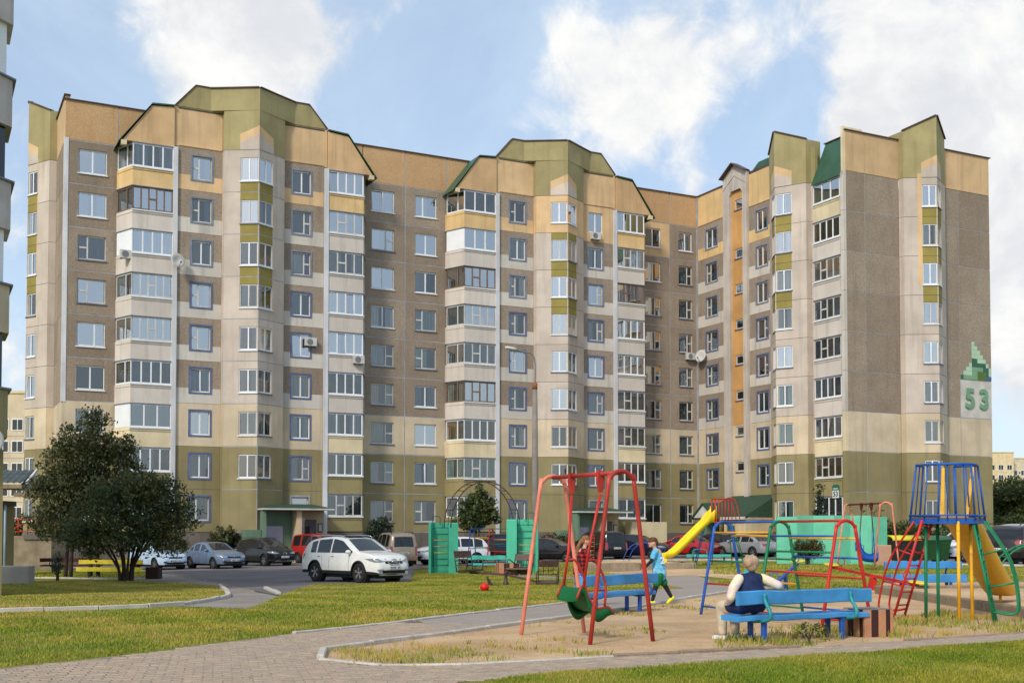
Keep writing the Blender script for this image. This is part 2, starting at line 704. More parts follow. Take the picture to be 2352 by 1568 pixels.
def frame(o, d, p=0.0):
    n = Vector((d.y, -d.x))
    o = o + n * p
    return Matrix(((d.x, -n.x, 0, o.x), (d.y, -n.y, 0, o.y), (0, 0, 1, 0), (0, 0, 0, 1)))


def T(x, y, z):
    return Matrix.Translation((x, y, z))


house = thing('apartment_building', 'nine storey panel apartment block with olive gabled crowns and number 53 on its end wall', 'building')
FM = frame(CI, DM)                               # long wing, a runs from -49.3 to 0
FW = frame(CI, NM)                               # short wing, a runs from 0 to 17.5
EC = CI + NM * 17.5
FG = frame(EC, DM)                               # end wall with the number
LC = CI - DM * 49.3
FL = frame(LC - NM * 14.1, NM)                   # far left end wall
TOPJ, ST = 26.8, 2.8                             # top joint and storey height
JT = lambda k: TOPJ - ST * (9 - k)               # joint above storey k
WC = lambda k: JT(k) - 1.28                      # centre of its windows
PANEL = {}


def panel(fr, a0, a1, z0, z1, mats, hole=None, band=None, p=0.0, gap=0.02, name='wall_panel', t=0.26, cell=None, par=None):
    """one facade panel: a slab with an optional window opening; mats by cell"""
    w, h = a1 - a0 - gap, z1 - z0 - gap
    off = gap / 2
    hl = None
    if hole:
        hl = (round(hole[0] - a0 - off, 3), round(hole[1] - a0 - off, 3), round(hole[2] - z0 - off, 3), round(hole[3] - z0 - off, 3))
    bd = None if band is None else round(band - z0 - off, 3)
    mats = mats if isinstance(mats, (list, tuple)) else [mats]
    key = (round(w, 3), round(h, 3), hl, bd, tuple(m.name for m in mats), cell, t)
    me = PANEL.get(key)
    if me is None:
        b = MB()
        xs, zs = {0.0, w}, {0.0, h}
        if hl:
            xs |= {hl[0], hl[1]}
            zs |= {hl[2], hl[3]}
        if bd:
            zs.add(bd)
        xs, zs = sorted(xs), sorted(zs)
        for i in range(len(xs) - 1):
            for j in range(len(zs) - 1):
                xc, zc_ = (xs[i] + xs[i + 1]) / 2, (zs[j] + zs[j + 1]) / 2
                inx = hl and hl[0] < xc < hl[1]
                if inx and hl[2] < zc_ < hl[3]:
                    continue
                mi = 0
                if bd and zc_ < bd:
                    mi = 1
                if inx and cell == 'col':
                    mi = 1
                if inx and cell == 'below' and zc_ < hl[2]:
                    mi = 1
                if inx and cell == 'above' and zc_ > hl[3]:
                    mi = 1
                b.add([(xs[i], 0, zs[j]), (xs[i + 1], 0, zs[j]), (xs[i + 1], 0, zs[j + 1]), (xs[i], 0, zs[j + 1])], [(0, 1, 2, 3)], mi)
        c = 0.0
        b.add([(0, 0, 0), (w, 0, 0), (w, 0, h), (0, 0, h), (0, t, 0), (w, t, 0), (w, t, h), (0, t, h)],
              [(0, 4, 5, 1), (1, 5, 6, 2), (2, 6, 7, 3), (3, 7, 4, 0)], 0)
        if hl:
            x0, x1, q0, q1 = hl
            b.add([(x0, 0, q0), (x1, 0, q0), (x1, 0, q1), (x0, 0, q1), (x0, t, q0), (x1, t, q0), (x1, t, q1), (x0, t, q1)],
                  [(1, 5, 4, 0), (2, 6, 5, 1), (3, 7, 6, 2), (0, 4, 7, 3)], 0)
        me = b.mesh(name, mats, recalc=False)
        PANEL[key] = me
    return link(name, me, par or house, fr @ T(a0 + off, -p, z0 + off))


LAYOUT = {                                        # sash columns: (share, rows)
    'T2': [(0.5, 1), (0.5, 1)], 'T2b': [(0.36, 1), (0.64, 1)], 'T2c': [(0.64, 1), (0.36, 1)],
    'VL': [(0.34, 2), (0.66, 1)], 'VR': [(0.66, 1), (0.34, 2)], 'T1': [(1, 1)],
    'T3': [(0.33, 1), (0.34, 1), (0.33, 1)], 'T4': [(0.25, 1)] * 4, 'B5': [(0.2, 1), (0.2, 1), (0.2, 2), (0.2, 1), (0.2, 1)],
    'B4': [(0.25, 1), (0.25, 2), (0.25, 1), (0.25, 1)], 'VB': [(0.5, 1), (0.5, 1)], 'P2': [(0.5, 1), (0.5, 1)],
}
WMESH = {}


def window(fr, a, z, w, h, lay, fm=None, trim=None, sill=True, rng=random, p=0.0, dep=0.10, cur=None, bright=None, inside=None, opened=None, part='window'):
    """window part > panes, curtain, sill, trim.  a,z is the centre"""
    fm = fm or (wood_w if lay[0] in 'VB' else pvc)
    thin = 0.055 if fm is pvc else 0.065
    key = (round(w, 2), round(h, 2), lay, fm.name)
    if key not in WMESH:
        b = MB()
        rects = []
        b.box(-w / 2, -w / 2 + thin, 0, 0.07, -h / 2, h / 2)
        b.box(w / 2 - thin, w / 2, 0, 0.07, -h / 2, h / 2)
        b.box(-w / 2 + thin, w / 2 - thin, 0, 0.07, h / 2 - thin, h / 2)
        b.box(-w / 2 + thin, w / 2 - thin, 0, 0.07, -h / 2, -h / 2 + thin)
        x = -w / 2 + thin
        cols = LAYOUT[lay]
        iw = w - 2 * thin
        bz0, bz1 = -h / 2 + thin, h / 2 - thin
        for i, (sh, rows) in enumerate(cols):
            x1 = x + iw * sh
            l = x + (0.045 if i else 0.03)
            r_ = x1 - (0.045 if i < len(cols) - 1 else 0.03)
            if i:
                b.box(x - 0.045, x + 0.045, -0.01, 0.06, bz0, bz1)
            if rows == 1:
                b.box(l, r_, 0.0, 0.055, bz1 - 0.035, bz1)
                b.box(l, r_, 0.0, 0.055, bz0, bz0 + 0.035)
                rects.append((l, r_, bz0 + 0.035, bz1 - 0.035))
            else:
                m = (bz0 + bz1) / 2
                b.box(l, r_, -0.008, 0.055, m - 0.055, m + 0.055)
                rects.append((l, r_, bz0, m - 0.055))
                rects.append((l, r_, m + 0.055, bz1))
            x = x1
        WMESH[key] = (b.mesh('window', fm, recalc=False), rects)
    me, rects = WMESH[key]
    base = fr @ T(a, -p + dep, z)
    win = link(part, me, house, base)
    rb = rng.random()
    for i, (l, r_, q0, q1) in enumerate(rects):
        pk = (round(r_ - l, 2), round(q1 - q0, 2))
        gm = glassB if (bright if bright is not None else rb < (0.55 if z > 14 else 0.16)) else glassA
        if bright == 'blue':
            gm = glassC
        k2 = ('pane', pk, gm.name)
        if k2 not in WMESH:
            hw, hh = (r_ - l) / 2 + 0.004, (q1 - q0) / 2 + 0.004
            WMESH[k2] = MB().add([(-hw, 0, -hh), (hw, 0, -hh), (hw, 0, hh), (-hw, 0, hh)], [(0, 1, 2, 3)]).mesh('pane', gm, recalc=False)
        tilt = Matrix.Rotation(rng.uniform(-0.006, 0.006), 4, 'X') @ Matrix.Rotation(rng.uniform(-0.006, 0.006), 4, 'Z')
        mw = T((l + r_) / 2, 0.03, (q0 + q1) / 2)
        if opened is None and lay[0] in 'TP' and h > 1 and rng.random() < 0.05:
            mw = mw @ Matrix.Rotation(R(-5), 4, 'X')
        if opened == i:                             # a sash tilted inwards at the top
            mw = mw @ Matrix.Rotation(R(-7), 4, 'X')
        link('pane', WMESH[k2], win, mw @ tilt)
    # curtain, and a flat sheet coloured dark for the unlit room
    if cur is None:
        cur = rng.choice([0, 0, 1, 1, 1, 2, 2, 3, 4, 7, -1, -1])
    hw, hh = w / 2, h / 2
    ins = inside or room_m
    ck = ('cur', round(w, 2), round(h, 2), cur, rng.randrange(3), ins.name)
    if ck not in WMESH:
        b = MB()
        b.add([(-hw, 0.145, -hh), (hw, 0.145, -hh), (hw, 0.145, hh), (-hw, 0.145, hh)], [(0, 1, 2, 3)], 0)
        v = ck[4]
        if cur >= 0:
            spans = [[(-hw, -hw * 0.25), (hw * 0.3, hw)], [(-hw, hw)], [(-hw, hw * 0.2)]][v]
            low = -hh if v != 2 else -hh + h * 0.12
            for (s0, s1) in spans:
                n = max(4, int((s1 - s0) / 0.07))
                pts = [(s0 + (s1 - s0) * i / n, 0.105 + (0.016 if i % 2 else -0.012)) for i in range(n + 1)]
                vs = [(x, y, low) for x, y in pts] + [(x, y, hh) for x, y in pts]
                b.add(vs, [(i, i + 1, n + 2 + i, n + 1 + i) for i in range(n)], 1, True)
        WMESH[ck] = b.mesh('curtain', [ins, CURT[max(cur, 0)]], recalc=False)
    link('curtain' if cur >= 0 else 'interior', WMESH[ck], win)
    if sill:
        sk = ('sill', round(w, 2), sill if isinstance(sill, str) else '', round(dep, 2))
        if sk not in WMESH:
            b = MB()
            b.box(-hw - 0.06, hw + 0.06, -dep - 0.07, 0.0, -hh - 0.035, -hh - 0.004)
            b.box(-hw - 0.06, hw + 0.06, -dep - 0.07, -dep - 0.055, -hh - 0.08, -hh - 0.035)
            WMESH[sk] = b.mesh('sill', trim_w if sill == 'w' else sill_m, recalc=False)
        link('sill', WMESH[sk], win)
    if trim:
        tk = ('trim', round(w, 2), round(h, 2), trim.name, round(dep, 2))
        if tk not in WMESH:
            b = MB()
            e, y0, y1 = 0.11, -dep - 0.035, -dep + 0.01
            b.box(-hw - e, -hw, y0, y1, -hh - e, hh + e)
            b.box(hw, hw + e, y0, y1, -hh - e, hh + e)
            b.box(-hw, hw, y0, y1, hh, hh + e)
            b.box(-hw, hw, y0, y1, -hh - e, -hh)
            WMESH[tk] = b.mesh('trim', trim, recalc=False)
        link('trim', WMESH[tk], win)
    return win


def joint_lines(fr, a0, a1, zs, vs=(), p=0.0, m=joint_b, w=0.07, z0=1.6, z1=29.3):
    for z in zs:
        bar_piece('joint', a1 - a0, 0.048, w, m, fr @ T(a0, -p + 0.012, z - w / 2))
    for a in vs:
        bar_piece('joint', w, 0.046, z1 - z0, m, fr @ T(a - w / 2, -p + 0.014, z0))


def bar_piece(name, lx, ly, lz, m, mw):
    key = ('bar', round(lx, 3), round(ly, 3), round(lz, 3), m.name)
    if key not in PANEL:
        PANEL[key] = MB().box(0, lx, 0, ly, 0, lz).mesh(name, m, recalc=False)
    return link(name, PANEL[key], house, mw)


def zone(k, up, mid=beige, low=olive):
    return up if k >= 4 else (mid if k == 3 else low)


def coping(fr, pts, w=0.4, h=0.07, m=None, name='coping'):
    b = MB()
    for i in range(len(pts) - 1):
        b.bar(pts[i], pts[i + 1], w, h, up=(0, 0, 1))
    return b.obj(name, m or flash_m, house, fr, recalc=False)


PARA = 29.4
rw = random.Random(11)
# ---- core of the block (behind the panels)
b = MB()


def plan(fr, pts):
    return [((fr @ Vector((a, -p, 0))).x, (fr @ Vector((a, -p, 0))).y) for a, p in pts]


core_pts = plan(FM, [(-49.0, -0.32), (-49.0, -13.8), (13.8, -13.8)]) + plan(FG, [(13.8, -0.32), (0.32, -0.32)]) + plan(FM, [(0.32, -0.32)])
b.prism(core_pts, 1.0, 26.3, axis='z')
b.obj('core_wall', grey_w, house)
# plinth
b = MB()
pl = plan(FM, [(-49.32, 0.06), (-49.32, -14.1), (14.1, -14.1)]) + plan(FG, [(14.12, 0.06), (-0.06, 0.06)]) + plan(FM, [(-0.06, 0.06)])
b.prism([(x, y) for x, y in pl], -1.4, 1.58, axis='z')
b.obj('plinth', plinth_m, house)


# ---- plain pebble-dash strips of the long wing
def plain_column(fr, a0, a1, wa, ww, lays, p=0.0, dashes=(), peach9=False, sills=None, curs=None):
    joint_lines(fr, a0 + 0.01, a1 - 0.01, [JT(k) for k in range(0, 10)], [a1], p)
    for k in range(1, 10):
        z = WC(k)
        m = zone(k, peach if (peach9 and k == 9) else pebble)
        panel(fr, a0, a1, JT(k - 1), JT(k), m, (wa - ww / 2, wa + ww / 2, z - 0.78, z + 0.78), p=p, gap=0.07)
        lay = lays[9 - k]
        window(fr, wa, z, ww, 1.56, lay, p=p, rng=rw, sill='w' if lay[0] == 'T' else True,
               cur=None if not curs else curs[9 - k])
    panel(fr, a0, a1, TOPJ, PARA, pebble_tan, p=p, gap=0.07)


plain_column(FM, -49.3, -46.0, -47.6, 1.75, ['T2', 'T2', 'VL', 'VL', 'T2c', 'T2', 'T2', 'VR', 'T2'])
plain_column(FM, -29.2, -25.93, -27.65, 1.75, ['T2', 'VR', 'T2', 'T2', 'VR', 'VR', 'VR', 'VR', 'VR'], curs=[4, 1, 2, 0, 1, 3, 3, 1, 1])
plain_column(FM, -25.93, -22.6, -24.3, 1.70, ['T2b', 'T2', 'T2', 'VL', 'VL', 'T2', 'T2', 'T2', 'VL'], curs=[0, 2, 1, 1, 7, 2, 2, 3, 7])
plain_column(FM, -6.2, -2.75, -4.4, 1.50, ['T2', 'T2', 'VR', 'VR', 'VR', 'VR', 'VR', 'VR', 'T2'], peach9=True, curs=[-1, 2, 4, 4, 4, 2, 3, 4, 5])
plain_column(FM, -2.75, -0.02, -1.2, 1.35, ['T2', 'VR', 'VR', 'VR', 'VR', 'VR', 'VR', 'VR', 'VR'], curs=[4, 4, 2, 4, 4, -1, 4, 2, 2])
# the bits of long-wing wall hidden behind the two projecting groups
for a0, a1 in ((-46.0, -29.2), (-22.6, -6.2)):
    panel(FM, a0, a1, TOPJ, PARA, pebble_tan, gap=0.07)
coping(FM, [(-49.35, 0.1, PARA), (0.05, 0.1, PARA)])
MB().box(-0.12, 0.0, -0.1, 0.3, 1.6, 29.3).obj('corner_strip', joint_b, house, FM)
# white cover strip on the left corner of the long wing
b = MB()
b.box(-49.36, -49.08, -0.03, 0.2, 9.9, 26.9)
b.obj('corner_strip', white_p, house, FM)


# ---- wedge bay: two angled faces meeting at an arris
WH, WR, WP = 2.05, 0.45, 1.2                      # half width, return, extra projection of the arris
WL = math.hypot(WH, WP)
WA = math.atan2(WP, WH)


def wedge_frames(fr, c, p):
    l0 = fr @ T(c - WH, -p - WR, 0) @ Matrix.Rotation(-WA, 4, 'Z')
    r0 = fr @ T(c, -p - WR - WP, 0) @ Matrix.Rotation(WA, 4, 'Z')
    return l0, r0


def wedge(fr, c, p, olive_floors, top9=None, low_window=False, jm=joint_b, crown_h=(30.95, 30.95), full_crown=True, border=False, curs=None, skip1=True, ww=1.20):
    fl, frr = wedge_frames(fr, c, p)
    wx = {0: (WL - ww - 0.06, WL - 0.06), 1: (0.06, 0.06 + ww)}
    for k in range(1, 10):
        z = WC(k)
        m = zone(k, pink)
        if k == 9 and top9:
            m = top9
        for i, f in enumerate((fl, frr)):
            h0, h1 = wx[i]
            has = not (k == 1 and skip1)
            mats, cell = [m, spandrel], None
            if k in olive_floors:
                cell = olive_floors[k]
            panel(f, 0, WL, JT(k - 1), JT(k), mats, (h0, h1, z - 0.78, z + 0.78) if has else None, cell=cell, gap=0.03 if jm is joint_d else 0.06, name='bay_panel')
            if has:
                lay = 'P2' if k in (9, 7, 5, 4, 2) else 'VB'
                window(f, (h0 + h1) / 2, z, ww, 1.56, lay, rng=rw, dep=0.05, sill='w' if rw.random() < 0.5 else True,
                       cur=None if curs is None else curs[9 - k])
        for s in (-1, 1):                           # short returns back to the wall
            b = MB()
            b.box(c + s * (WH - 0.24) if s > 0 else c - WH, c + WH if s > 0 else c - WH + 0.24, -p - WR + 0.01, -p, JT(k - 1) + 0.01, JT(k) - 0.01)
            b.obj('return_wall', m, house, fr, recalc=False)
    joint_lines(fl, 0.02, WL - 0.02, [JT(k) for k in range(0, 10)], m=jm)
    joint_lines(frr, 0.02, WL - 0.02, [JT(k) for k in range(0, 10)], m=jm)
    # attic part with the painted house shape over the window
    zt0 = crown_h[0]
    for i, f in enumerate((fl, frr)):
        h0, h1 = wx[i]
        top_l, top_r = (crown_h[0], crown_h[1]) if i == 0 else (crown_h[1], crown_h[0])
        b = MB()
        b.prism([(0, TOPJ + 0.02), (WL, TOPJ + 0.02), (WL, top_r), (0, top_l)], 0, 0.26)
        b.obj('crown_panel', crown_m, house, f, recalc=True)
        e0, e1 = (h0 - 0.04, WL) if i == 0 else (0, h1 + 0.04)
        rise = 0.55
        if i == 0:
            outer = [(e0, TOPJ + 0.03), (WL, TOPJ + 0.03), (WL, TOPJ + 1.62), (e0, TOPJ + 1.62 - rise)]
            inner = [(e0, TOPJ + 0.03), (WL, TOPJ + 0.03), (WL, TOPJ + 1.05), (e0, TOPJ + 1.05 - rise)]
        else:
            outer = [(0, TOPJ + 0.03), (e1, TOPJ + 0.03), (e1, TOPJ + 1.62 - rise), (0, TOPJ + 1.62)]
            inner = [(0, TOPJ + 0.03), (e1, TOPJ + 0.03), (e1, TOPJ + 1.05 - rise), (0, TOPJ + 1.05)]
        MB().prism(outer, -0.006, 0.05).obj('painted_border', peach, house, f)
        MB().prism(inner, -0.012, 0.05).obj('painted_gable', pink, house, f)
    if border:                                      # peach strips beside the upper windows
        for i, f in enumerate((fl, frr)):
            h0, h1 = wx[i]
            e0, e1 = (h0 - 0.32, h0 - 0.012) if i == 0 else (h1 + 0.012, h1 + 0.1)
            b = MB()
            b.box(e0, e1, -0.006, 0.02, JT(6) + 0.75, JT(9) + 0.3)
            b.obj('painted_border', peach, house, f)
    s0 = (-WH - 0.06, -p - WR - 0.0, crown_h[0])
    coping(fr, [(c - WH, -p - WR + 0.08, crown_h[0] + 0.03), (c, -p - WR - WP + 0.08, crown_h[1] + 0.03), (c + WH, -p - WR + 0.08, crown_h[0] + 0.03)], w=0.36)
    # back of the crown and returns so that it has body
    for s in (-1, 1):
        x0, x1 = sorted((c + s * WH, c + s * (WH - 0.24)))
        MB().box(x0, x1, -p - WR + 0.01, 0.9, TOPJ + 0.02, crown_h[0] - 0.01).obj('crown_side', crown_m, house, fr, recalc=False)
    joint_lines(fl, WL - 0.05, WL - 0.005, [], [WL - 0.02], m=joint_b, z1=27.0) if jm is joint_b else None


# ---- projecting groups of the long wing: balcony, panel, wedge, panel, balcony
P1 = 1.8
B5 = ['B5', 'T4', 'B4', 'T3']


def balcony(fr, c, s, lays, curs, top, frames=None, cheek_closed=()):
    """stack of glazed balconies beside the group, s=-1 left, +1 right"""
    x_in, x_out, x_wall, pf, pw = 5.25, 7.8, 8.5, 1.9, 0.25
    fa0, fa1 = sorted((c + s * x_in, c + s * x_out))
    clen = math.hypot(x_wall - x_out, pf - pw)
    cang = math.atan2(pf - pw, x_wall - x_out)
    for k in range(1, 10):
        g1, g0 = JT(k) - 0.2, JT(k) - 1.7          # glazing
        s0 = JT(k - 1) - 0.2 if k > 1 else 1.62
        m = peach_y if k == 9 else (balc if k >= 4 else (cream if k == 3 else olive_b))
        poly = [(c + s * x_in, -pf), (c + s * x_out, -pf), (c + s * x_wall, -pw), (c + s * x_wall, 0.02), (c + s * x_in, 0.02)]
        b = MB()
        b.prism(poly, s0 + 0.04, g0, axis='z')
        po = b.obj('balcony_parapet', m, house, fr)
        lip = MB()
        pts = [(c + s * x_in, -pf - 0.02, g0 - 0.20), (c + s * x_out, -pf - 0.02, g0 - 0.20), (c + s * x_wall, -pw, g0 - 0.20)]
        for q in range(2):
            lip.bar(pts[q], pts[q + 1], 0.05, 0.035)
        lip.obj('ledge', m, po)
        # slab line above the glazing
        b = MB()
        b.prism([(c + s * x_in, -pf - 0.05), (c + s * (x_out + 0.03), -pf - 0.05), (c + s * (x_wall + 0.05), -pw), (c + s * x_wall, 0.02), (c + s * x_in, 0.02)], g1, g1 + 0.05, axis='z')
        b.obj('balcony_slab', sill_m, house, fr)
        wz, wh = (g0 + g1) / 2, g1 - g0
        lay = lays[9 - k]
        fmx = frames.get(k) if frames else None
        cu = curs[9 - k]
        br = {'blue': 'blue'}.get(cu, None)
        cc = -1 if cu == 'blue' else cu
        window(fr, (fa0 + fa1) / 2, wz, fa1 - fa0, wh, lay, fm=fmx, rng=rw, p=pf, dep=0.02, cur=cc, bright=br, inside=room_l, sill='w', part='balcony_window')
        if s < 0:
            cf = fr @ T(c - x_wall, -pw, 0) @ Matrix.Rotation(-cang, 4, 'Z')
        else:
            cf = fr @ T(c + x_out, -pf, 0) @ Matrix.Rotation(cang, 4, 'Z')
        if k in cheek_closed:
            panel(cf, 0, clen, g0, g1, [pvc], t=0.06, name='cheek_panel')
        else:
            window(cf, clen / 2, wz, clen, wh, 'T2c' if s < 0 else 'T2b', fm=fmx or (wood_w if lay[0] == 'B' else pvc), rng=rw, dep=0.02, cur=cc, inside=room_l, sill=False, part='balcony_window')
    # sloped roof over the topmost balcony
    X = lambda x: c + s * x
    poly = [(X(8.45), 26.66), (X(6.65), 29.15), (X(5.2), 29.28), (X(5.2), 26.66)]
    MB().prism(poly, -pf - 0.03, 0.0).obj('balcony_gable', pebble_tan if False else top, house, fr)
    b = MB()
    rt = [(X(8.75), 26.45), (X(6.68), 29.22), (X(5.2), 29.34), (X(5.2), 29.42), (X(6.62), 29.32), (X(8.7), 26.58)]
    b.prism(rt, -pf - 0.14, 0.1)
    b.obj('balcony_roof', green_roof, house, fr)
    MB().box(*sorted((X(8.55), X(8.2))), -pf - 0.1, -pf + 0.25, 26.35, 26.64).obj('gutter_end', cream, house, fr)
    # white pilaster between balcony and wall
    MB().box(*sorted((X(4.96), X(5.26))), -pf - 0.06, -0.5, 1.2, 26.7).obj('pilaster', white_p, house, fr)


def group(c, layL, layR, tower_olive, top9, jm, bl, br, entr_side=1, frmL=None, frmR=None, clL=(), clR=(), tcurs=None):
    for s, lays in ((-1, layL), (1, layR)):
        a0, a1 = sorted((c + s * WH, c + s * 4.95))
        wa = c + s * 3.38
        for k in range(1, 10):
            z = WC(k)
            up = [pebble, light if k < 9 else peach]
            ww, wh = 1.28, 1.56
            if top9 is not None and s > 0 and k == 9:
                up = [peach, peach]
            mats = zone(k, up, [beige, beige], [olive, olive])
            if k == 1 and s == entr_side:           # low transom light over the entrance
                panel(FM, a0, a1, JT(0), JT(1), mats, (wa - 0.6, wa + 0.6, JT(1) - 1.0, JT(1) - 0.42), p=P1)
                window(FM, wa, JT(1) - 0.71, 1.2, 0.58, 'T1', fm=wood_w, trim=joint_b, rng=rw, p=P1, sill=False, cur=-1)
                continue
            panel(FM, a0, a1, JT(k - 1), JT(k), mats, (wa - ww / 2, wa + ww / 2, z - wh / 2, z + wh / 2), band=JT(k) - 1.8 if k >= 4 else None, p=P1)
            lay = lays[9 - k]
            window(FM, wa, z, ww, wh, lay, trim=None if (up[0] is peach) else (trim_u if k >= 7 else trim_m), rng=rw, p=P1, sill=False, cur=rw.choice([1, 1, 2, 2, 3, 4, 0, -1]))
        q0, q1 = (a0, a1 + 0.22) if s > 0 else (a0 - 0.22, a1)
        panel(FM, q0, q1, TOPJ, 29.47, peach, p=P1, name='attic_panel')
        joint_lines(FM, a0 + 0.01, a1 - 0.01, [JT(k) for k in range(0, 10)], p=P1, m=joint_d, w=0.04)
        # ledge line under the attic panel
        MB().box(a0 + 0.05, a1 - 0.05, -0.05, 0.02, TOPJ + 0.06, TOPJ + 0.16).obj('ledge', peach, house, FM @ T(0, -P1, 0))
        MB().box(a0 + 0.0, a1 + 0.0, -0.03, 0.0, 29.30, 29.38).obj('ledge', joint_d, house, FM @ T(0, -P1, 0))  # dark strip standing for the shadow line below the crown
    wedge(FM, c, P1, tower_olive, top9=top9, jm=jm, curs=tcurs)
    # wide crown: gabled wings in the wall plane and the overhanging prow
    for s in (-1, 1):
        X = lambda x: c + s * x
        MB().prism([(X(5.1), 29.45), (X(2.85), 29.45), (X(2.85), 30.95), (X(3.85), 30.95)], -P1 - 0.05, -P1 + 0.28).obj('crown_wing', crown_m, house, FM)
        coping(FM, [(X(5.18), -P1 + 0.1, 29.45), (X(3.85), -P1 + 0.1, 30.98), (X(2.8), -P1 + 0.1, 30.98)], w=0.42)
    MB().prism([(c - 2.85, -P1 - 0.05), (c - 0.0, -P1 - WR - WP - 0.01), (c + 2.85, -P1 - 0.05)], 29.45, 30.93, axis='z').obj('crown_prow', crown_m, house, FM)
    coping(FM, [(c - 2.85, -P1, 30.97), (c, -P1 - WR - WP + 0.06, 30.97), (c + 2.85, -P1, 30.97)], w=0.3)
    MB().box(c - 4.9, c + 4.9, -P1 + 0.3, 0.0, 1.0, 29.4).obj('core_wall', grey_w, house, FM)
    MB().box(c - 2.8, c + 2.8, -P1 + 0.02, 0.0, 29.41, 30.85).obj('core_wall', crown_m, house, FM)
    balcony(FM, c, -1, bl[0], bl[1], M('attic_tan', srgb(210, 174, 130), streak=0.25, scale=0.5), frmL, clL)
    balcony(FM, c, 1, br[0], br[1], MATS['attic_tan'], frmR, clR)
    MB().box(c - 5.2, c + 5.2, -P1 - 0.08, 0, -1.4, 1.56).obj('plinth', plinth_m, house, FM)
    for s in (-1, 1):
        X = lambda x: c + s * x
        MB().prism([(X(5.2), -1.95), (X(7.82), -1.95), (X(8.52), -0.2), (X(8.5), 0), (X(5.2), 0)], -1.4, 1.6, axis='z').obj('plinth', plinth_m, house, FM)
    MB().prism([(c - WH - 0.03, -P1), (c - WH - 0.03, -P1 - WR - 0.03), (c, -P1 - WR - WP - 0.04), (c + WH + 0.03, -P1 - WR - 0.03), (c + WH + 0.03, -P1)], -1.4, 1.58, axis='z').obj('plinth', plinth_m, house, FM)


group(-37.6,
      ['VL', 'VL', 'T2', 'VL', 'VL', 'T2', 'T2', 'T2', 'VL'], ['T2', 'VR', 'VR', 'T2', 'T2', 'T2', 'T2', 'VR', 'T1'],
      {9: 'below', 8: 'col', 7: 'col', 6: 'above'}, None, joint_b,
      (['T4', 'B5', 'T4', 'B5', 'B5', 'T4', 'T3', 'T4', 'T4'], [1, 2, 0, 1, 1, -1, 'blue', 1, 0]),
      (['T4', 'B4', 'B4', 'T4', 'T4', 'T4', 'T4', 'T4', 'B4'], [5, 2, 1, 0, 0, -1, 1, 3, 1]),
      frmL={8: wood_b}, clL=(7, 3), tcurs=[7, 2, 2, 4, 2, 2, 4, 2, 2])
group(-14.25,
      ['VL', 'T2', 'VL', 'VL', 'VL', 'VL', 'VL', 'T2', 'T2'], ['T2', 'T2', 'VR', 'VR', 'T2', 'VR', 'VR', 'T2', 'T1'],
      {8: 'col', 7: 'col', 6: 'above'}, peach, joint_d,
      (['T3', 'T3', 'B4', 'B4', 'B4', 'B4', 'T4', 'B4', 'T4'], [-1, 4, -1, 2, 1, 3, 6, 7, 1]),
      (['T4', 'B4', 'B4', 'T4', 'T4', 'B4', 'B4', 'T4', 'T3'], [3, 1, 5, 1, 2, 2, 2, -1, 1]),
      frmL={7: wood_b, 4: wood_b}, frmR={7: wood_b}, clL=(8,), tcurs=[0, 0, 1, 1, 7, 1, 2, 2, 2])


# ---- short wing
def trimmed_column(a0, a1, wa, ww, lays, low_skip=False):
    for k in range(1, 10):
        z = WC(k)
        mats = zone(k, [pebble, light if k < 9 else peach_y], [beige, beige], [olive, olive])
        has = not (k == 1 and low_skip)
        panel(FW, a0, a1, JT(k - 1), JT(k), mats, (wa - ww / 2, wa + ww / 2, z - 0.78, z + 0.78) if has else None, band=JT(k) - 1.85 if k >= 4 else None)
        if has:
            window(FW, wa, z, ww, 1.56, lays[9 - k], trim=trim_u if k >= 7 else trim_m, rng=rw, sill=False, cur=rw.choice([4, 4, 2, 2, 1, -1]))
    panel(FW, a0, a1, TOPJ, PARA, peach_y, name='attic_panel')
    joint_lines(FW, a0 + 0.01, a1 - 0.01, [JT(k) for k in range(0, 10)], m=joint_d, w=0.04)
    MB().box(a0 + 0.05, a1 - 0.05, -0.04, 0.02, TOPJ + 0.05, TOPJ + 0.15).obj('ledge', peach, house, FW)


trimmed_column(0.06, 3.75, 1.95, 1.5, ['T2', 'VL', 'VL', 'VL', 'VL', 'VL', 'VL', 'VL', 'VL'])
trimmed_column(6.8, 9.85, 8.35, 1.3, ['T2', 'T2', 'T2', 'VR', 'VR', 'T2', 'T2', 'VR', 'VR'], low_skip=True)
coping(FW, [(0.0, 0.1, PARA), (3.75, 0.1, PARA)])
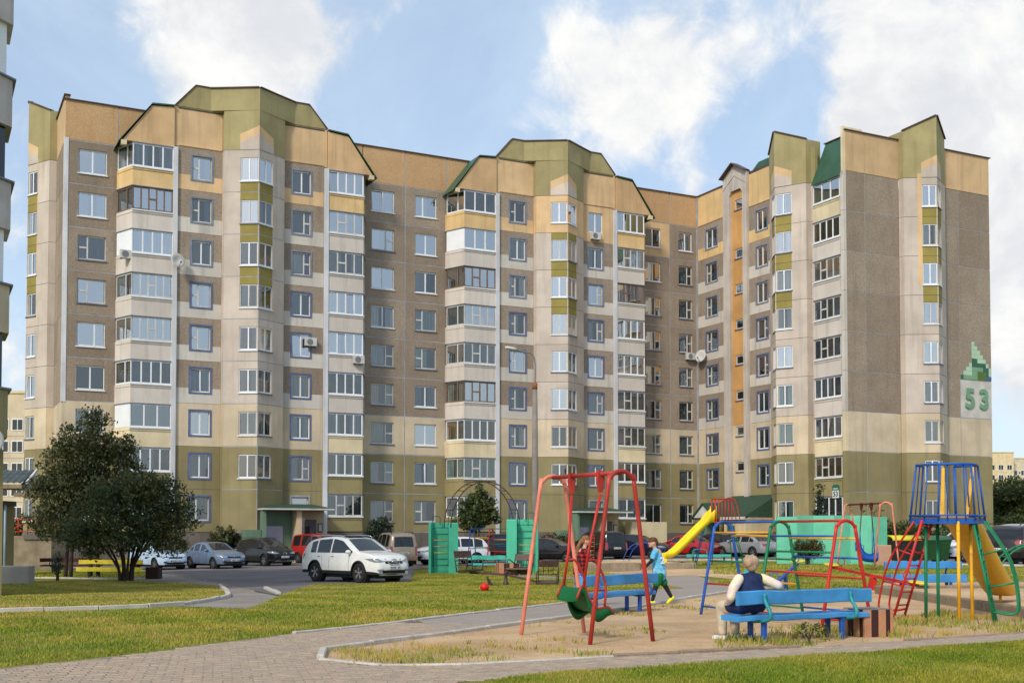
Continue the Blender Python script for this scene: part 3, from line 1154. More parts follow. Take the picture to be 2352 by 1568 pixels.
# stair tower with a tall recess
b = MB()
for a0, a1 in ((3.78, 4.62), (6.26, 6.78)):
    b.box(a0, a1, -0.22, 0.3, 1.6, 28.2)
b.prism([(3.78, 28.2), (4.62, 28.2), (4.85, 28.55), (6.0, 28.55), (6.26, 28.2), (6.78, 28.2), (6.78, 29.75), (5.28, 30.65), (3.78, 29.75)], -0.22, 0.3)
b.obj('stair_tower', grey_w, house, FW)
b = MB()
b.prism([(3.85, 28.8), (5.28, 29.7), (6.72, 28.8), (6.72, 28.9), (5.28, 29.8), (3.85, 28.9)], -0.26, -0.2)
b.obj('ledge', grey_w, house, FW)
coping(FW, [(3.7, -0.25, 29.75), (5.28, -0.25, 30.68), (6.86, -0.25, 29.75)], w=0.65)
for k in range(1, 10):
    m = orange if k >= 4 else beige
    z = JT(k) - 0.55 if k < 9 else JT(9) + 0.35
    z = JT(k) - 0.15
    zz0 = JT(k - 1) if k > 1 else 1.6
    zz1 = JT(k) if k < 9 else 28.5
    hz = (5.05, 6.15, z - 0.52, z + 0.22) if k > 1 else None
    if k == 9:
        hz = (5.05, 6.15, 27.0, 27.8)
    if hz and hz[3] > zz1 - 0.05:
        hz = (hz[0], hz[1], zz1 - 0.85, zz1 - 0.1)
    panel(FW, 4.60, 6.28, zz0, zz1, m, hz, p=0.0, gap=0.012, name='stair_panel', t=0.3)
    if hz:
        window(FW, (hz[0] + hz[1]) / 2, (hz[2] + hz[3]) / 2, hz[1] - hz[0], hz[3] - hz[2], 'T1', fm=wood_w, rng=rw, p=0.0, cur=-1, dep=0.06, sill=True)
wedge(FW, 11.9, 0.0, {9: 'below', 8: 'col', 7: 'col', 6: 'above'}, jm=joint_d, crown_h=(30.0, 30.95), skip1=False, curs=[0, 0, 1, 2, 1, 4, 4, 2, 4])
# flush glazed balconies at the end of the short wing
for k in range(1, 10):
    g1, g0 = JT(k) - 0.3, JT(k) - 1.75
    s0 = JT(k - 1) - 0.3 if k > 1 else 1.6
    m = cream if k == 9 else (balc if k >= 4 else (cream if k == 3 else olive_b))
    b = MB()
    b.box(14.4, 17.15, -0.25, 0.3, s0 + 0.05, g0)
    po = b.obj('balcony_parapet', m, house, FW)
    MB().box(14.4, 17.15, -0.29, -0.25, g0 - 0.24, g0 - 0.2).obj('ledge', m, po)
    MB().box(14.35, 17.2, -0.30, 0.3, g1, g1 + 0.05).obj('balcony_slab', sill_m, house, FW)
    window(FW, 15.78, (g0 + g1) / 2, 2.72, g1 - g0, ['T3', 'T4', 'B4', 'B4', 'B4', 'T4', 'T4', 'B4', 'T4'][9 - k], rng=rw, p=0.25, dep=0.03,
           cur=[7, 5, 0, 1, 2, 0, 2, 6, 2][9 - k], inside=room_l, sill='w', part='balcony_window')
    panel(FW, 13.95, 14.38, JT(k - 1), JT(k), zone(k, pink), name='wall_panel')
    panel(FW, 17.17, 17.5, JT(k - 1), JT(k), zone(k, light, cream, olive_b), p=0.2, name='wall_panel')
panel(FW, 13.95, 14.38, TOPJ, 29.4, crown_m)
# green mansard over it
b = MB()
b.prism([(-0.42, 26.45), (-0.34, 26.45), (1.1, 29.7), (1.02, 29.75)], 14.42, 17.25, axis='x')
mw = FW
man = b.obj('mansard_roof', green_roof, house, mw)
for i in range(15):
    a = 14.5 + i * 0.19
    MB().bar((a, -0.41, 26.47), (a, 1.04, 29.73), 0.03, 0.03, up=(0, -1, 0.5)).obj('seam', green_roof, man)
MB().prism([(-0.2, 26.5), (1.6, 26.5), (1.6, 29.9), (-0.2, 29.9)], 17.27, 17.46, axis='x').obj('gable_edge', cream, house, FW)
MB().prism([(-0.3, 26.5), (1.3, 26.5), (1.3, 29.6), (1.0, 29.6)], 14.36, 14.42, axis='x').obj('gable_edge', crown_m, house, FW)
coping(FW, [(14.3, 1.1, 29.72), (17.5, 1.1, 29.72)])
# green hip behind the attic beside the stair tower
hip = MB().prism([(0.25, 29.45), (1.2, 30.65), (3.0, 30.65), (3.0, 29.45)], 6.5, 9.95, axis='x').obj('mansard_roof', green_roof, house, FW)
for i in range(16):
    a = 6.6 + i * 0.21
    MB().bar((a, 0.25, 29.47), (a, 1.2, 30.67), 0.03, 0.03, up=(0, -1, 0.8)).obj('seam', green_roof, hip)
MB().box(6.8, 9.85, 0.02, 0.24, 29.4, 29.62).obj('attic_recess', flash_m, house, FW)


# ---- end walls
def end_wall(fr, visible_left=True, number=False):
    W = 14.1
    for k in range(1, 10):
        for a0, a1 in ((0.02, 1.75), (1.75, 4.95), (9.05, 10.85), (10.85, 14.08)):
            m = zone(k, pebble)
            if number and k == 4 and a0 > 10:
                m = M('number_panel', srgb(206, 202, 194), streak=0.1)
            panel(fr, a0, a1, JT(k - 1), JT(k), m, gap=0.05)
    for a0, a1 in ((0.02, 1.75), (1.75, 4.95), (9.05, 10.85), (10.85, 14.08)):
        panel(fr, a0, a1, TOPJ, PARA + 0.25, M('attic_plain', srgb(212, 178, 136), streak=0.2, scale=0.5), gap=0.03)
    joint_lines(fr, 0.1, 4.9, [JT(k) for k in range(0, 9)], [1.75], z1=26.8)
    joint_lines(fr, 9.1, 14.0, [JT(k) for k in range(0, 9)], [10.85], z1=26.8)
    wedge(fr, 7.0, 0.0, {9: 'below', 8: 'col', 7: 'col', 6: 'above'}, jm=joint_d, crown_h=(30.2, 31.25), skip1=False, border=True, ww=1.0)
    coping(fr, [(-0.1, 0.1, PARA + 0.27), (4.95, 0.1, PARA + 0.27)])
    coping(fr, [(9.05, 0.1, PARA + 0.27), (14.2, 0.1, PARA + 0.27)])
    MB().prism([(4.92, 0), (4.92, -WR - 0.03), (7.0, -WR - WP - 0.04), (9.08, -WR - 0.03), (9.08, 0)], -1.4, 1.58, axis='z').obj('plinth', plinth_m, house, fr)


end_wall(FG, number=True)
end_wall(FL)
# number 53 in relief and the stepped tile picture above it
num = M('number_green', srgb(120, 160, 130), var=0.08)
numd = M('number_shadow', srgb(70, 100, 80), var=0.08)
for i, ch in enumerate('53'):
    me = text_mesh(ch, 2.0, bold=0.06, depth=0.05, mat=num)
    link('numeral', me, house, FG @ T(11.75 + 1.45 * i, -0.06, JT(4) - 1.42) @ Matrix.Rotation(PI / 2, 4, 'X'))
tcol = {'l': M('tile_mint', srgb(180, 208, 182), var=0.06), 'm': M('tile_green', srgb(125, 165, 130), var=0.08),
        'd': M('tile_deep', srgb(62, 104, 84), var=0.1), 'o': M('tile_moss', srgb(92, 122, 66), var=0.1), 'b': M('tile_blue', srgb(86, 100, 140), var=0.1)}
rows = ['....l......', '....ll.....', '....lll....', '....llll...', '....ddlll..', '...ldddddl.', '..llmmmmddl', '.lllmmooodl', 'dmmmmmooobb']
TW, TH = 0.29, 0.315
for j, row in enumerate(rows):
    i = 0
    while i < len(row):
        ch = row[i]
        if ch == '.':
            i += 1
            continue
        n = 1
        while i + n < len(row) and row[i + n] == ch and n < 2:
            n += 1
        x0 = 10.88 + i * TW
        zt = JT(4) + 0.05 + (len(rows) - j) * TH
        b = MB()
        b.box(0, TW * n - 0.012, -0.012, 0.02, -TH + 0.012, 0)
        b.obj('tile', tcol[ch], house, FG @ T(x0, 0, zt), recalc=False)
        i += n
# ================================================================== the ground
def M_lawn(name, green, straw, soil, straw_amt=0.5):
    t = NT(name)
    n1 = t.noise(0.55, 5, 0.6)
    n2 = t.noise(6.0, 5, 0.7)
    n3 = t.noise(45.0, 3, 0.7)
    c = t.mix(t.ramp(n1, 0.40, 0.66, 0, straw_amt), green, straw)
    c = t.mix(t.ramp(n2, 0.42, 0.72, 0, 0.7), c, soil)
    c = t.mix(t.ramp(n3, 0.35, 0.65, 0, 0.6), c, tuple(x * 0.45 for x in green))
    t.col(c)
    t.b.inputs['Roughness'].default_value = 0.95
    t.b.inputs['Specular IOR Level'].default_value = 0.1
    t.bump(n3, 0.5, 0.03)
    return t.m


def M_ground(name, col, dark, lightc, s1=0.8, s2=14, gr=60, bump=0.7):
    t = NT(name)
    c = t.mix(t.ramp(t.noise(s1, 6, 0.6), 0.35, 0.68), dark, col)
    c = t.mix(t.ramp(t.noise(s2, 5, 0.7), 0.5, 0.72, 0, 0.55), c, lightc)
    g = t.noise(gr, 3, 0.7)
    c = t.mix(t.ramp(g, 0.4, 0.62, 0, 0.4), c, tuple(x * 0.6 for x in dark))
    t.col(c)
    t.b.inputs['Roughness'].default_value = 0.95
    t.b.inputs['Specular IOR Level'].default_value = 0.15
    ad = t.node('ShaderNodeMath', operation='MULTIPLY_ADD')
    t.l.new(t.noise(6, 5, 0.65), ad.inputs[0])
    ad.inputs[1].default_value = 2.2
    t.l.new(g, ad.inputs[2])
    t.bump(ad.outputs[0], bump, 0.03)
    return t.m


lawn_m = M_lawn('lawn', srgb(122, 132, 46), srgb(162, 144, 82), srgb(132, 112, 66))
sand_m = M_ground('sand', srgb(228, 194, 152), srgb(198, 162, 122), srgb(236, 208, 170), 0.55, 7, 70)
asphalt_m = M_ground('asphalt', srgb(130, 123, 122), srgb(112, 106, 106), srgb(148, 141, 136), 0.35, 20, 90, 0.25)
walk_m = M_ground('concrete_walk', srgb(158, 150, 142), srgb(136, 128, 120), srgb(176, 168, 158), 0.7, 12, 70, 0.2)
pave_joint = M_ground('paver_joint', srgb(146, 130, 114), srgb(124, 110, 95), srgb(164, 148, 130), 2, 20, 80)
kerb_m = M('kerb_white', srgb(196, 188, 176), var=0.16, scale=3, grain=0.18, gscale=30)
kerb_b = M('kerb_brown', srgb(150, 128, 108), var=0.2, scale=3, grain=0.2, gscale=30)
conc_m = M('old_concrete', srgb(150, 134, 112), var=0.25, scale=2.2, grain=0.25, gscale=22, streak=0.35, bump=0.4)


def sheet(name, pts, mat, h, step=1.0, parent=None):
    """flat area draped on the ground; pts are plan points"""
    bm = bmesh.new()
    vs = [bm.verts.new((p[0], p[1], 0)) for p in pts]
    bm.faces.new(vs)
    bmesh.ops.triangulate(bm, faces=bm.faces)
    ys = [p[1] for p in pts]
    xs = [p[0] for p in pts]
    ymin, ymax = min(ys), max(ys)
    y = ymin + step
    while y < min(ymax, 100):
        bmesh.ops.bisect_plane(bm, geom=bm.verts[:] + bm.edges[:] + bm.faces[:], plane_co=(0, y, 0), plane_no=(0, 1, 0))
        y += step
    for xx in range(-40, 41, 2):
        if min(xs) < xx < max(xs):
            bmesh.ops.bisect_plane(bm, geom=bm.verts[:] + bm.edges[:] + bm.faces[:], plane_co=(xx, 0, 0), plane_no=(1, 0, 0))
    for v in bm.verts:
        v.co.z = gz(v.co.x, v.co.y) + h
    bmesh.ops.recalc_face_normals(bm, faces=bm.faces)
    me = bpy.data.meshes.new(name)
    bm.to_mesh(me)
    bm.free()
    for p in me.polygons:
        if p.normal.z < 0:
            p.flip()
    me.materials.append(mat)
    return struct(link(name, me, parent)) if parent is None else link(name, me, parent)


# one sheet to the horizon, fine near the camera
ysr = [-60, -20, 0, 6] + [10 + 1.0 * i for i in range(60)] + [72, 75, 78, 82, 86, 90, 95, 100, 140, 220, 500, 1200, 3000]
xsr = [-3000, -800, -200, -90, -60, -40] + [-38 + 2 * i for i in range(39)] + [40, 60, 90, 200, 800, 3000]
b = MB()
nx = len(xsr)
b.add([(x, y, gz(x, y) + 0.02 * math.sin(x * 1.3 + y * 0.7) * math.sin(y * 0.9) * (1 if 10 < y < 44 and abs(x) < 36 else 0) * 0.0) for y in ysr for x in xsr],
      [(j * nx + i, j * nx + i + 1, (j + 1) * nx + i + 1, (j + 1) * nx + i) for j in range(len(ysr) - 1) for i in range(nx - 1)], 0, True)
ground = struct(b.obj('ground', lawn_m, recalc=False))

PX = lambda pts: [G(*p).xy for p in pts]
path_top = [(-40, 1542), (0, 1537), (265, 1510), (452, 1484), (612, 1465), (674, 1456), (755, 1448), (924, 1429), (1042, 1415), (1110, 1407), (1295, 1386)]
path_in = [(1672, 1362), (1561, 1378), (1444, 1400), (1277, 1424), (1142, 1442), (986, 1463), (849, 1482), (736, 1498), (726, 1506), (736, 1516), (814, 1526), (961, 1532), (1136, 1524), (1409, 1509), (1837, 1488), (2078, 1472), (2196, 1465), (2380, 1452)]
path_bot = [(2380, 1470), (2121, 1487), (1979, 1500), (1837, 1508), (1409, 1538), (1296, 1543), (1173, 1556), (1043, 1567), (960, 1590), (900, 1640), (-60, 1640)]
path_poly = path_top + [(1406, 1356), (1572, 1351), (1535, 1345), (1444, 1338), (1440, 1324), (1600, 1321), (1640, 1336), (1700, 1352)] + path_in + path_bot
path = sheet('paved_path', PX(path_poly), pave_joint, 0.004)
# sand of the playground
sand_poly = [(726, 1506), (736, 1498), (849, 1482), (986, 1463), (1142, 1442), (1277, 1424), (1444, 1400), (1561, 1378), (1672, 1362), (1700, 1352), (1790, 1366), (1920, 1372),
             (2010, 1350), (2030, 1338), (2400, 1335), (2400, 1450), (2196, 1465), (2078, 1472), (1837, 1488), (1409, 1509), (1136, 1524), (961, 1532), (814, 1526), (736, 1516)]
sheet('playground_sand', PX(sand_poly), sand_m, 0.008)
sheet('sand_strip', PX([(1330, 1316), (1345, 1309), (1620, 1306), (1760, 1322), (1690, 1330), (1600, 1322), (1440, 1325)]), sand_m, 0.008)
# car park
near = PX([(300, 1300), (345, 1309), (430, 1325), (510, 1341), (585, 1358), (640, 1368), (690, 1350), (722, 1342), (942, 1336), (950, 1308), (985, 1304), (1180, 1296), (1440, 1288), (1700, 1287), (1960, 1290), (2200, 1299), (2420, 1302)])
far_ = [plan(FG, [(16, 4)])[0], plan(FG, [(3, 5)])[0], plan(FW, [(14, 4.5)])[0], plan(FW, [(6, 6.5)])[0], plan(FM, [(-8, 5.5)])[0], plan(FM, [(-24, 5.5)])[0], plan(FM, [(-50, 6)])[0], plan(FM, [(-56, 8)])[0]]
sheet('car_park', near + [Vector((60, 60))] + [Vector(p) for p in far_], asphalt_m, 0.02, 1.5)
# sidewalk that joins the car park to the lawn, and the slabs on the left
walk = sheet('sidewalk', PX([(300, 1331), (330, 1312), (345, 1310), (430, 1326), (510, 1342), (585, 1359), (640, 1369), (611, 1383), (571, 1399), (452, 1394), (411, 1392), (526, 1372), (505, 1345), (436, 1340)]), walk_m, 0.010)
sheet('slab_walk', PX([(-30, 1297), (200, 1299), (345, 1303), (335, 1312), (200, 1309), (-30, 1307)]), walk_m, 0.010)
sheet('strip_walk', PX([(1120, 1317), (1300, 1325), (1440, 1332), (1440, 1338), (1300, 1330), (1120, 1321)]), walk_m, 0.010)


# ---- kerb stones
KERB = {}


def kerb(parent, pts, w=0.09, h=0.09, L=1.0, mat=None, below=0.05):
    P = [G(*p) for p in pts]
    acc = [0.0]
    for i in range(len(P) - 1):
        acc.append(acc[-1] + (P[i + 1].xy - P[i].xy).length)

    def pt(s):
        for i in range(len(P) - 1):
            if s <= acc[i + 1] or i == len(P) - 2:
                t = (s - acc[i]) / max(acc[i + 1] - acc[i], 1e-6)
                return P[i].lerp(P[i + 1], t)
    n = max(1, round(acc[-1] / L))
    for i in range(n):
        a, c = pt(acc[-1] * i / n), pt(acc[-1] * (i + 1) / n)
        l = (c - a).length
        key = (round(l, 2), w, h, (mat or kerb_m).name)
        if key not in KERB:
            KERB[key] = MB().rbox(-l / 2 + 0.006, l / 2 - 0.006, -w / 2, w / 2, -below, h, 0.012).mesh('kerb_stone', mat or kerb_m)
        m = (a + c) / 2
        o = link('kerb_stone', KERB[key], parent)
        o.location = (m.x, m.y, gz(m.x, m.y) + random.uniform(-0.012, 0.006))
        o.rotation_euler = (random.uniform(-0.03, 0.03), random.uniform(-0.008, 0.008), math.atan2(c.y - a.y, c.x - a.x))


kerb(path, path_top[5:], h=0.05)
kerb(path, path_top[0:6], h=0.012, mat=kerb_b)
kerb(path, list(reversed(path_in[0:10])), h=0.07)
kerb(path, path_in[9:14], h=0.035)
kerb(path, path_in[13:15], h=0.05, mat=kerb_b)
kerb(path, path_in[15:], h=0.03, mat=kerb_b)
kerb(walk, [(-30, 1406), (0, 1405), (265, 1398), (411, 1392), (470, 1383), (526, 1372), (520, 1358), (505, 1346)], h=0.09, w=0.12)
kerb(walk, [(345, 1309), (430, 1325), (510, 1341), (585, 1358)], h=0.03, w=0.12, mat=kerb_b)
kerb(walk, [(610, 1353), (640, 1365)], h=0.09, w=0.14)
kerb(walk, [(65, 1327), (150, 1328), (250, 1330), (345, 1329)], h=0.07, w=0.12)
cp = bpy.data.objects['car_park']
kerb(cp, [(948, 1300), (985, 1307), (1040, 1310)], h=0.1, w=0.14, mat=kerb_b)
kerb(cp, [(1240, 1290), (1440, 1288), (1700, 1287), (1960, 1290), (2200, 1299), (2352, 1301)], h=0.1, w=0.14)

# ---- concrete pavers: the 300 that show largest are pieces of their own, the rest one mesh
pav = []
for i, c in enumerate([(170, 151, 131), (166, 147, 128), (174, 154, 134), (165, 149, 131), (175, 153, 130), (163, 147, 130)]):
    pav.append(M('paver_%s' % 'abcdef'[i], srgb(*c), var=0.14, scale=6, grain=0.16, gscale=60, bump=0.25))
pmesh = [MB().rbox(-0.096, 0.096, -0.046, 0.046, -0.03, 0.0, 0.010).mesh('paver', m) for m in pav]


def inside(poly, x, y):
    c, j = False, len(poly) - 1
    for i in range(len(poly)):
        if (poly[i][1] > y) != (poly[j][1] > y) and x < (poly[j][0] - poly[i][0]) * (y - poly[i][1]) / (poly[j][1] - poly[i][1]) + poly[i][0]:
            c = not c
        j = i
    return c


ppoly = [tuple(p) for p in PX(path_poly)]
pa = R(14)
cand = []
for iy in range(-10, 140):
    for ix in range(-60, 90):
        u, v = ix * 0.2 + (0.1 if iy % 2 else 0), iy * 0.1
        x = -4.5 + u * math.cos(pa) - v * math.sin(pa)
        y = 11.3 + u * math.sin(pa) + v * math.cos(pa)
        if y < 11.2 or y > 19.8 or abs(x) > y * 0.445 + 0.2:
            continue
        if inside(ppoly, x, y):
            cand.append((y, x))
cand.sort()
seen = [c for c in cand if c[0] > 11.75]
prest = MB()
n_ind = 0
for y, x in cand:
    k = random.randrange(6)
    z = 0.014 + random.uniform(-0.005, 0.004)
    tx, ty = random.uniform(-0.012, 0.012), random.uniform(-0.012, 0.012)
    if y > 11.8 and n_ind < 300:
        o = link('paver', pmesh[k], path)
        o.location = (x, y, gz(x, y) + z)
        o.rotation_euler = (tx, ty, pa)
        n_ind += 1
    else:
        hx, hy = 0.096, 0.046
        ca, sa = math.cos(pa), math.sin(pa)
        top = [(-hx + .01, -hy + .01), (hx - .01, -hy + .01), (hx - .01, hy - .01), (-hx + .01, hy - .01)]
        low = [(-hx, -hy), (hx, -hy), (hx, hy), (-hx, hy)]
        zz = gz(x, y) + z
        vs = [(x + p * ca - q * sa, y + p * sa + q * ca, zz + p * ty + q * tx) for p, q in top] + [(x + p * ca - q * sa, y + p * sa + q * ca, zz - 0.012) for p, q in low]
        prest.add(vs, [(0, 1, 2, 3)] + [(4 + i, 4 + (i + 1) % 4, (i + 1) % 4, i) for i in range(4)], k)
stuff(prest.obj('far_pavers', pav, path, recalc=False))
# beyond them the branch path and junction: same pavers, too fine to tell apart
t = NT('paver_far')
br = t.node('ShaderNodeTexBrick')
mp = t.node('ShaderNodeMapping')
mp.inputs['Rotation'].default_value = (0, 0, -pa)
t.l.new(t.pos, mp.inputs[0])
t.l.new(mp.outputs[0], br.inputs['Vector'])
br.inputs['Scale'].default_value = 1.0
br.inputs['Brick Width'].default_value = 0.2
br.inputs['Row Height'].default_value = 0.1
br.inputs['Mortar Size'].default_value = 0.004
br.inputs['Color1'].default_value = (*srgb(164, 150, 138), 1)
br.inputs['Color2'].default_value = (*srgb(152, 140, 130), 1)
br.inputs['Mortar'].default_value = (*srgb(112, 100, 90), 1)
cc = t.mix(t.ramp(t.noise(0.8, 5), 0.4, 0.7, 0, 0.4), br.outputs['Color'], srgb(140, 128, 116))
t.col(cc)
t.b.inputs['Roughness'].default_value = 0.9
sheet('paving', PX([(1111, 1407), (1295, 1386), (1406, 1356), (1572, 1351), (1535, 1345), (1444, 1338), (1440, 1324), (1600, 1321), (1640, 1336), (1700, 1352), (1672, 1362), (1561, 1378), (1444, 1400), (1277, 1424), (1142, 1442), (1040, 1456), (960, 1426)]), t.m, 0.012)

# ---- grass blades
blade_m = []
for nm, c in (('blade_green', (119, 141, 42)), ('blade_bright', (150, 166, 54)), ('blade_straw', (172, 158, 96)), ('blade_dark', (88, 106, 34))):
    t = NT(nm)
    cc = t.mix(t.ramp(t.noise(0.6, 4), 0.35, 0.7), srgb(*c), srgb(*[min(255, int(q * 1.12)) for q in (c[0] + 26, c[1], c[2] + 10)]))
    t.col(cc)
    t.b.inputs['Roughness'].default_value = 0.6
    t.b.inputs['Specular IOR Level'].default_value = 0.2
    tl = t.node('ShaderNodeBsdfTranslucent')
    t.l.new(cc, tl.inputs[0])
    mx = t.node('ShaderNodeMixShader')
    mx.inputs[0].default_value = 0.35
    t.l.new(t.b.outputs[0], mx.inputs[1])
    t.l.new(tl.outputs[0], mx.inputs[2])
    t.l.new(mx.outputs[0], t.out.inputs[0])
    blade_m.append(t.m)


def vnoise(x, y, seed=0):
    return (np.sin(x * 1.1 + seed) * np.cos(y * 0.9 + seed * 2) + 0.6 * np.sin(x * 2.7 + y * 1.9 + seed) + 0.4 * np.sin(x * 5.3 - y * 4.1 + 3 * seed)) / 2.0


def grass(name, label, poly, dens, hgt, straw=0.3, wmul=1.0, patch=None, holes=()):
    P = [tuple(p) for p in PX(poly)]
    xs, ys = np.array([p[0] for p in P]), np.array([p[1] for p in P])
    area = 0.5 * abs(np.dot(xs, np.roll(ys, 1)) - np.dot(ys, np.roll(xs, 1)))
    bb = (xs.max() - xs.min()) * (ys.max() - ys.min())
    n = int(min(bb * dens, 900000))
    x = RNG.uniform(xs.min(), xs.max(), n)
    y = RNG.uniform(ys.min(), ys.max(), n)
    ins = np.zeros(n, bool)
    j = len(P) - 1
    for i in range(len(P)):
        cond = ((ys[i] > y) != (ys[j] > y)) & (x < (xs[j] - xs[i]) * (y - ys[i]) / (ys[j] - ys[i] + 1e-12) + xs[i])
        ins ^= cond
        j = i
    ins &= np.abs(x) < y * 0.45 + 1.0
    x, y = x[ins], y[ins]
    nz = vnoise(x, y, 1.3)
    if patch is not None:
        keep = RNG.random(len(x)) < np.clip((vnoise(x * 1.8, y * 1.8, 4.2) + patch) * 1.4, 0, 1)
        x, y, nz = x[keep], y[keep], nz[keep]
    n = len(x)
    dist = np.clip(y / 14.0, 1.0, 3.2)
    h = hgt * RNG.uniform(0.45, 1.25, n) * (1 + 0.35 * nz)
    w = 0.006 * wmul * dist * RNG.uniform(0.7, 1.4, n)
    an = RNG.uniform(0, 2 * PI, n)
    ln = RNG.uniform(0.1, 0.75, n) * h
    la = RNG.uniform(0, 2 * PI, n)
    z = np.array([gz(a, c) for a, c in zip(x, y)])
    dx, dy = np.cos(an) * w, np.sin(an) * w
    tx, ty = x + np.cos(la) * ln, y + np.sin(la) * ln
    V = np.empty((n, 4, 3))
    V[:, 0] = np.stack([x - dx, y - dy, z - 0.01], 1)
    V[:, 1] = np.stack([x + dx, y + dy, z - 0.01], 1)
    V[:, 2] = np.stack([tx + dx * 0.3, ty + dy * 0.3, z + h], 1)
    V[:, 3] = np.stack([tx - dx * 0.3, ty - dy * 0.3, z + h * 0.97], 1)
    me = bpy.data.meshes.new(name)
    me.vertices.add(4 * n)
    me.vertices.foreach_set('co', V.reshape(-1))
    me.loops.add(4 * n)
    me.loops.foreach_set('vertex_index', np.arange(4 * n, dtype=np.int32))
    me.polygons.add(n)
    me.polygons.foreach_set('loop_start', np.arange(0, 4 * n, 4, dtype=np.int32))
    me.polygons.foreach_set('loop_total', np.full(n, 4, dtype=np.int32))
    for m in blade_m:
        me.materials.append(m)
    r_ = RNG.random(n) - 0.30 * nz
    mi = np.where(r_ < straw * 0.75, 2, np.where(r_ < straw + 0.30, 1, np.where(r_ < 0.88, 0, 3))).astype(np.int32)
    me.polygons.foreach_set('material_index', mi)
    me.update()
    me.validate()
    o = stuff(link(name, me))
    o['label'] = label
    return o


grass('front_grass', 'bright green lawn in the near right corner', [(1010, 1590), (1173, 1556), (1296, 1543), (1409, 1538), (1837, 1508), (1979, 1500), (2121, 1487), (2380, 1470), (2400, 1600)], 4200, 0.036, 0.10)
grass('left_grass', 'green and straw patched lawn left of the paved path', [(-40, 1530), (0, 1532), (265, 1506), (452, 1480), (612, 1461), (755, 1445), (924, 1427), (1042, 1413), (1110, 1405), (1295, 1385), (1400, 1355), (1560, 1350), (1535, 1345), (1440, 1338), (1300, 1330), (1120, 1322), (1000, 1316), (960, 1312), (945, 1337), (722, 1342), (690, 1351), (640, 1370), (611, 1384), (571, 1399), (452, 1396), (411, 1396), (265, 1402), (-40, 1410)], 1000, 0.040, 0.27)
grass('kerbside_grass', 'yellowish lawn behind the white kerb on the left', [(-40, 1400), (265, 1394), (411, 1388), (520, 1371), (500, 1346), (435, 1341), (305, 1334), (-40, 1336)], 460, 0.048, 0.52)
grass('back_grass', 'lawn round the seesaw at the back of the playground', [(1630, 1300), (1640, 1318), (1760, 1322), (1620, 1336), (1700, 1352), (1790, 1366), (1920, 1371), (2010, 1349), (2030, 1337), (2400, 1333), (2400, 1304), (1960, 1292)], 220, 0.05, 0.30)
grass('strip_grass', 'grass strip between the parked cars and the playground', [(980, 1312), (985, 1305), (1240, 1292), (1440, 1290), (1640, 1290), (1630, 1297), (1345, 1297), (1340, 1312), (1440, 1323), (1440, 1331), (1300, 1324), (1120, 1316)], 150, 0.09, 0.4)
grass('tree_grass', 'shaded grass under the dark tree by the yellow bench', [(60, 1310), (200, 1311), (345, 1314), (345, 1328), (60, 1326)], 120, 0.09, 0.3)
grass('tip_weeds', 'dry weeds at the tip of the sand island', [(730, 1507), (740, 1499), (849, 1484), (960, 1468), (1040, 1475), (1250, 1492), (1440, 1500), (1409, 1508), (1136, 1522), (961, 1530), (814, 1525), (738, 1515)], 800, 0.075, 0.62, 1.0, patch=0.25)
grass('bench_weeds', 'weeds round the legs of the front blue bench', [(1640, 1462), (1700, 1440), (1900, 1445), (2050, 1440), (2075, 1470), (1837, 1486), (1640, 1490)], 700, 0.10, 0.40, 1.1, patch=0.15)
grass('tower_weeds', 'dry grass round the feet of the blue slide tower', [(2050, 1440), (2040, 1425), (2160, 1408), (2380, 1425), (2380, 1450), (2196, 1463), (2078, 1470)], 620, 0.085, 0.52, 1.1, patch=0.3)
grass('swing_weeds', 'sparse weeds in the sand by the red swing', [(1000, 1465), (1277, 1428), (1560, 1382), (1640, 1372), (1650, 1400), (1480, 1420), (1560, 1470), (1640, 1490), (1409, 1500), (1200, 1480)], 520, 0.06, 0.5, 1.1, patch=-0.22)
grass('path_weeds', 'tiny weeds in the joints and edges of the paved path', [(-40, 1600), (0, 1540), (265, 1512), (452, 1487), (612, 1468), (720, 1460), (740, 1495), (726, 1510), (830, 1530), (1000, 1540), (960, 1590)], 60, 0.03, 0.3, 1.2, patch=-0.45)
# ================================================================== playground equipment
def pipe(name, c, chip=(0.20, 0.11, 0.07), amt=0.26):
    return M_worn(name, srgb(*c), chip, amt, 0.48, 9, 0.26)


P_red = pipe('pipe_red', (186, 40, 32))
P_redd = pipe('pipe_dark_red', (168, 50, 40), amt=0.2)
P_pink = pipe('pipe_pink_lit_red', (216, 128, 104), amt=0.14)
P_blue = pipe('pipe_blue', (30, 84, 166))
P_green = pipe('pipe_green', (16, 118, 78))
P_yel = pipe('pipe_yellow', (238, 170, 28))
P_brown = pipe('pipe_brown', (72, 52, 44), (0.25, 0.13, 0.07), 0.25)
P_teal = pipe('pipe_teal', (36, 140, 146))
P_dteal = pipe('pipe_deep_teal', (18, 92, 92))
bench_blue = M_worn('bench_blue', srgb(62, 138, 196), srgb(108, 138, 160), 0.26, 0.55, 5, 0.22)
bench_teal = M_worn('bench_teal', srgb(70, 176, 160), srgb(120, 150, 140), 0.2, 0.6, 5)
bench_yel = M_worn('bench_yellow', srgb(226, 204, 48), srgb(170, 150, 60), 0.12, 0.6, 5)
bench_dred = M_worn('bench_dark_red', srgb(86, 34, 36), srgb(110, 70, 60), 0.2, 0.6, 5)
wood_raw = M('wood_grey', srgb(92, 80, 66), var=0.25, scale=5, grain=0.3)
teal_wall = M_worn('wall_teal', srgb(76, 184, 150), srgb(150, 200, 180), 0.06, 0.7, 4, 0.08)
slide_y = M_worn('slide_yellow', srgb(238, 208, 34), srgb(250, 226, 110), 0.06, 0.35, 4, 0.06)
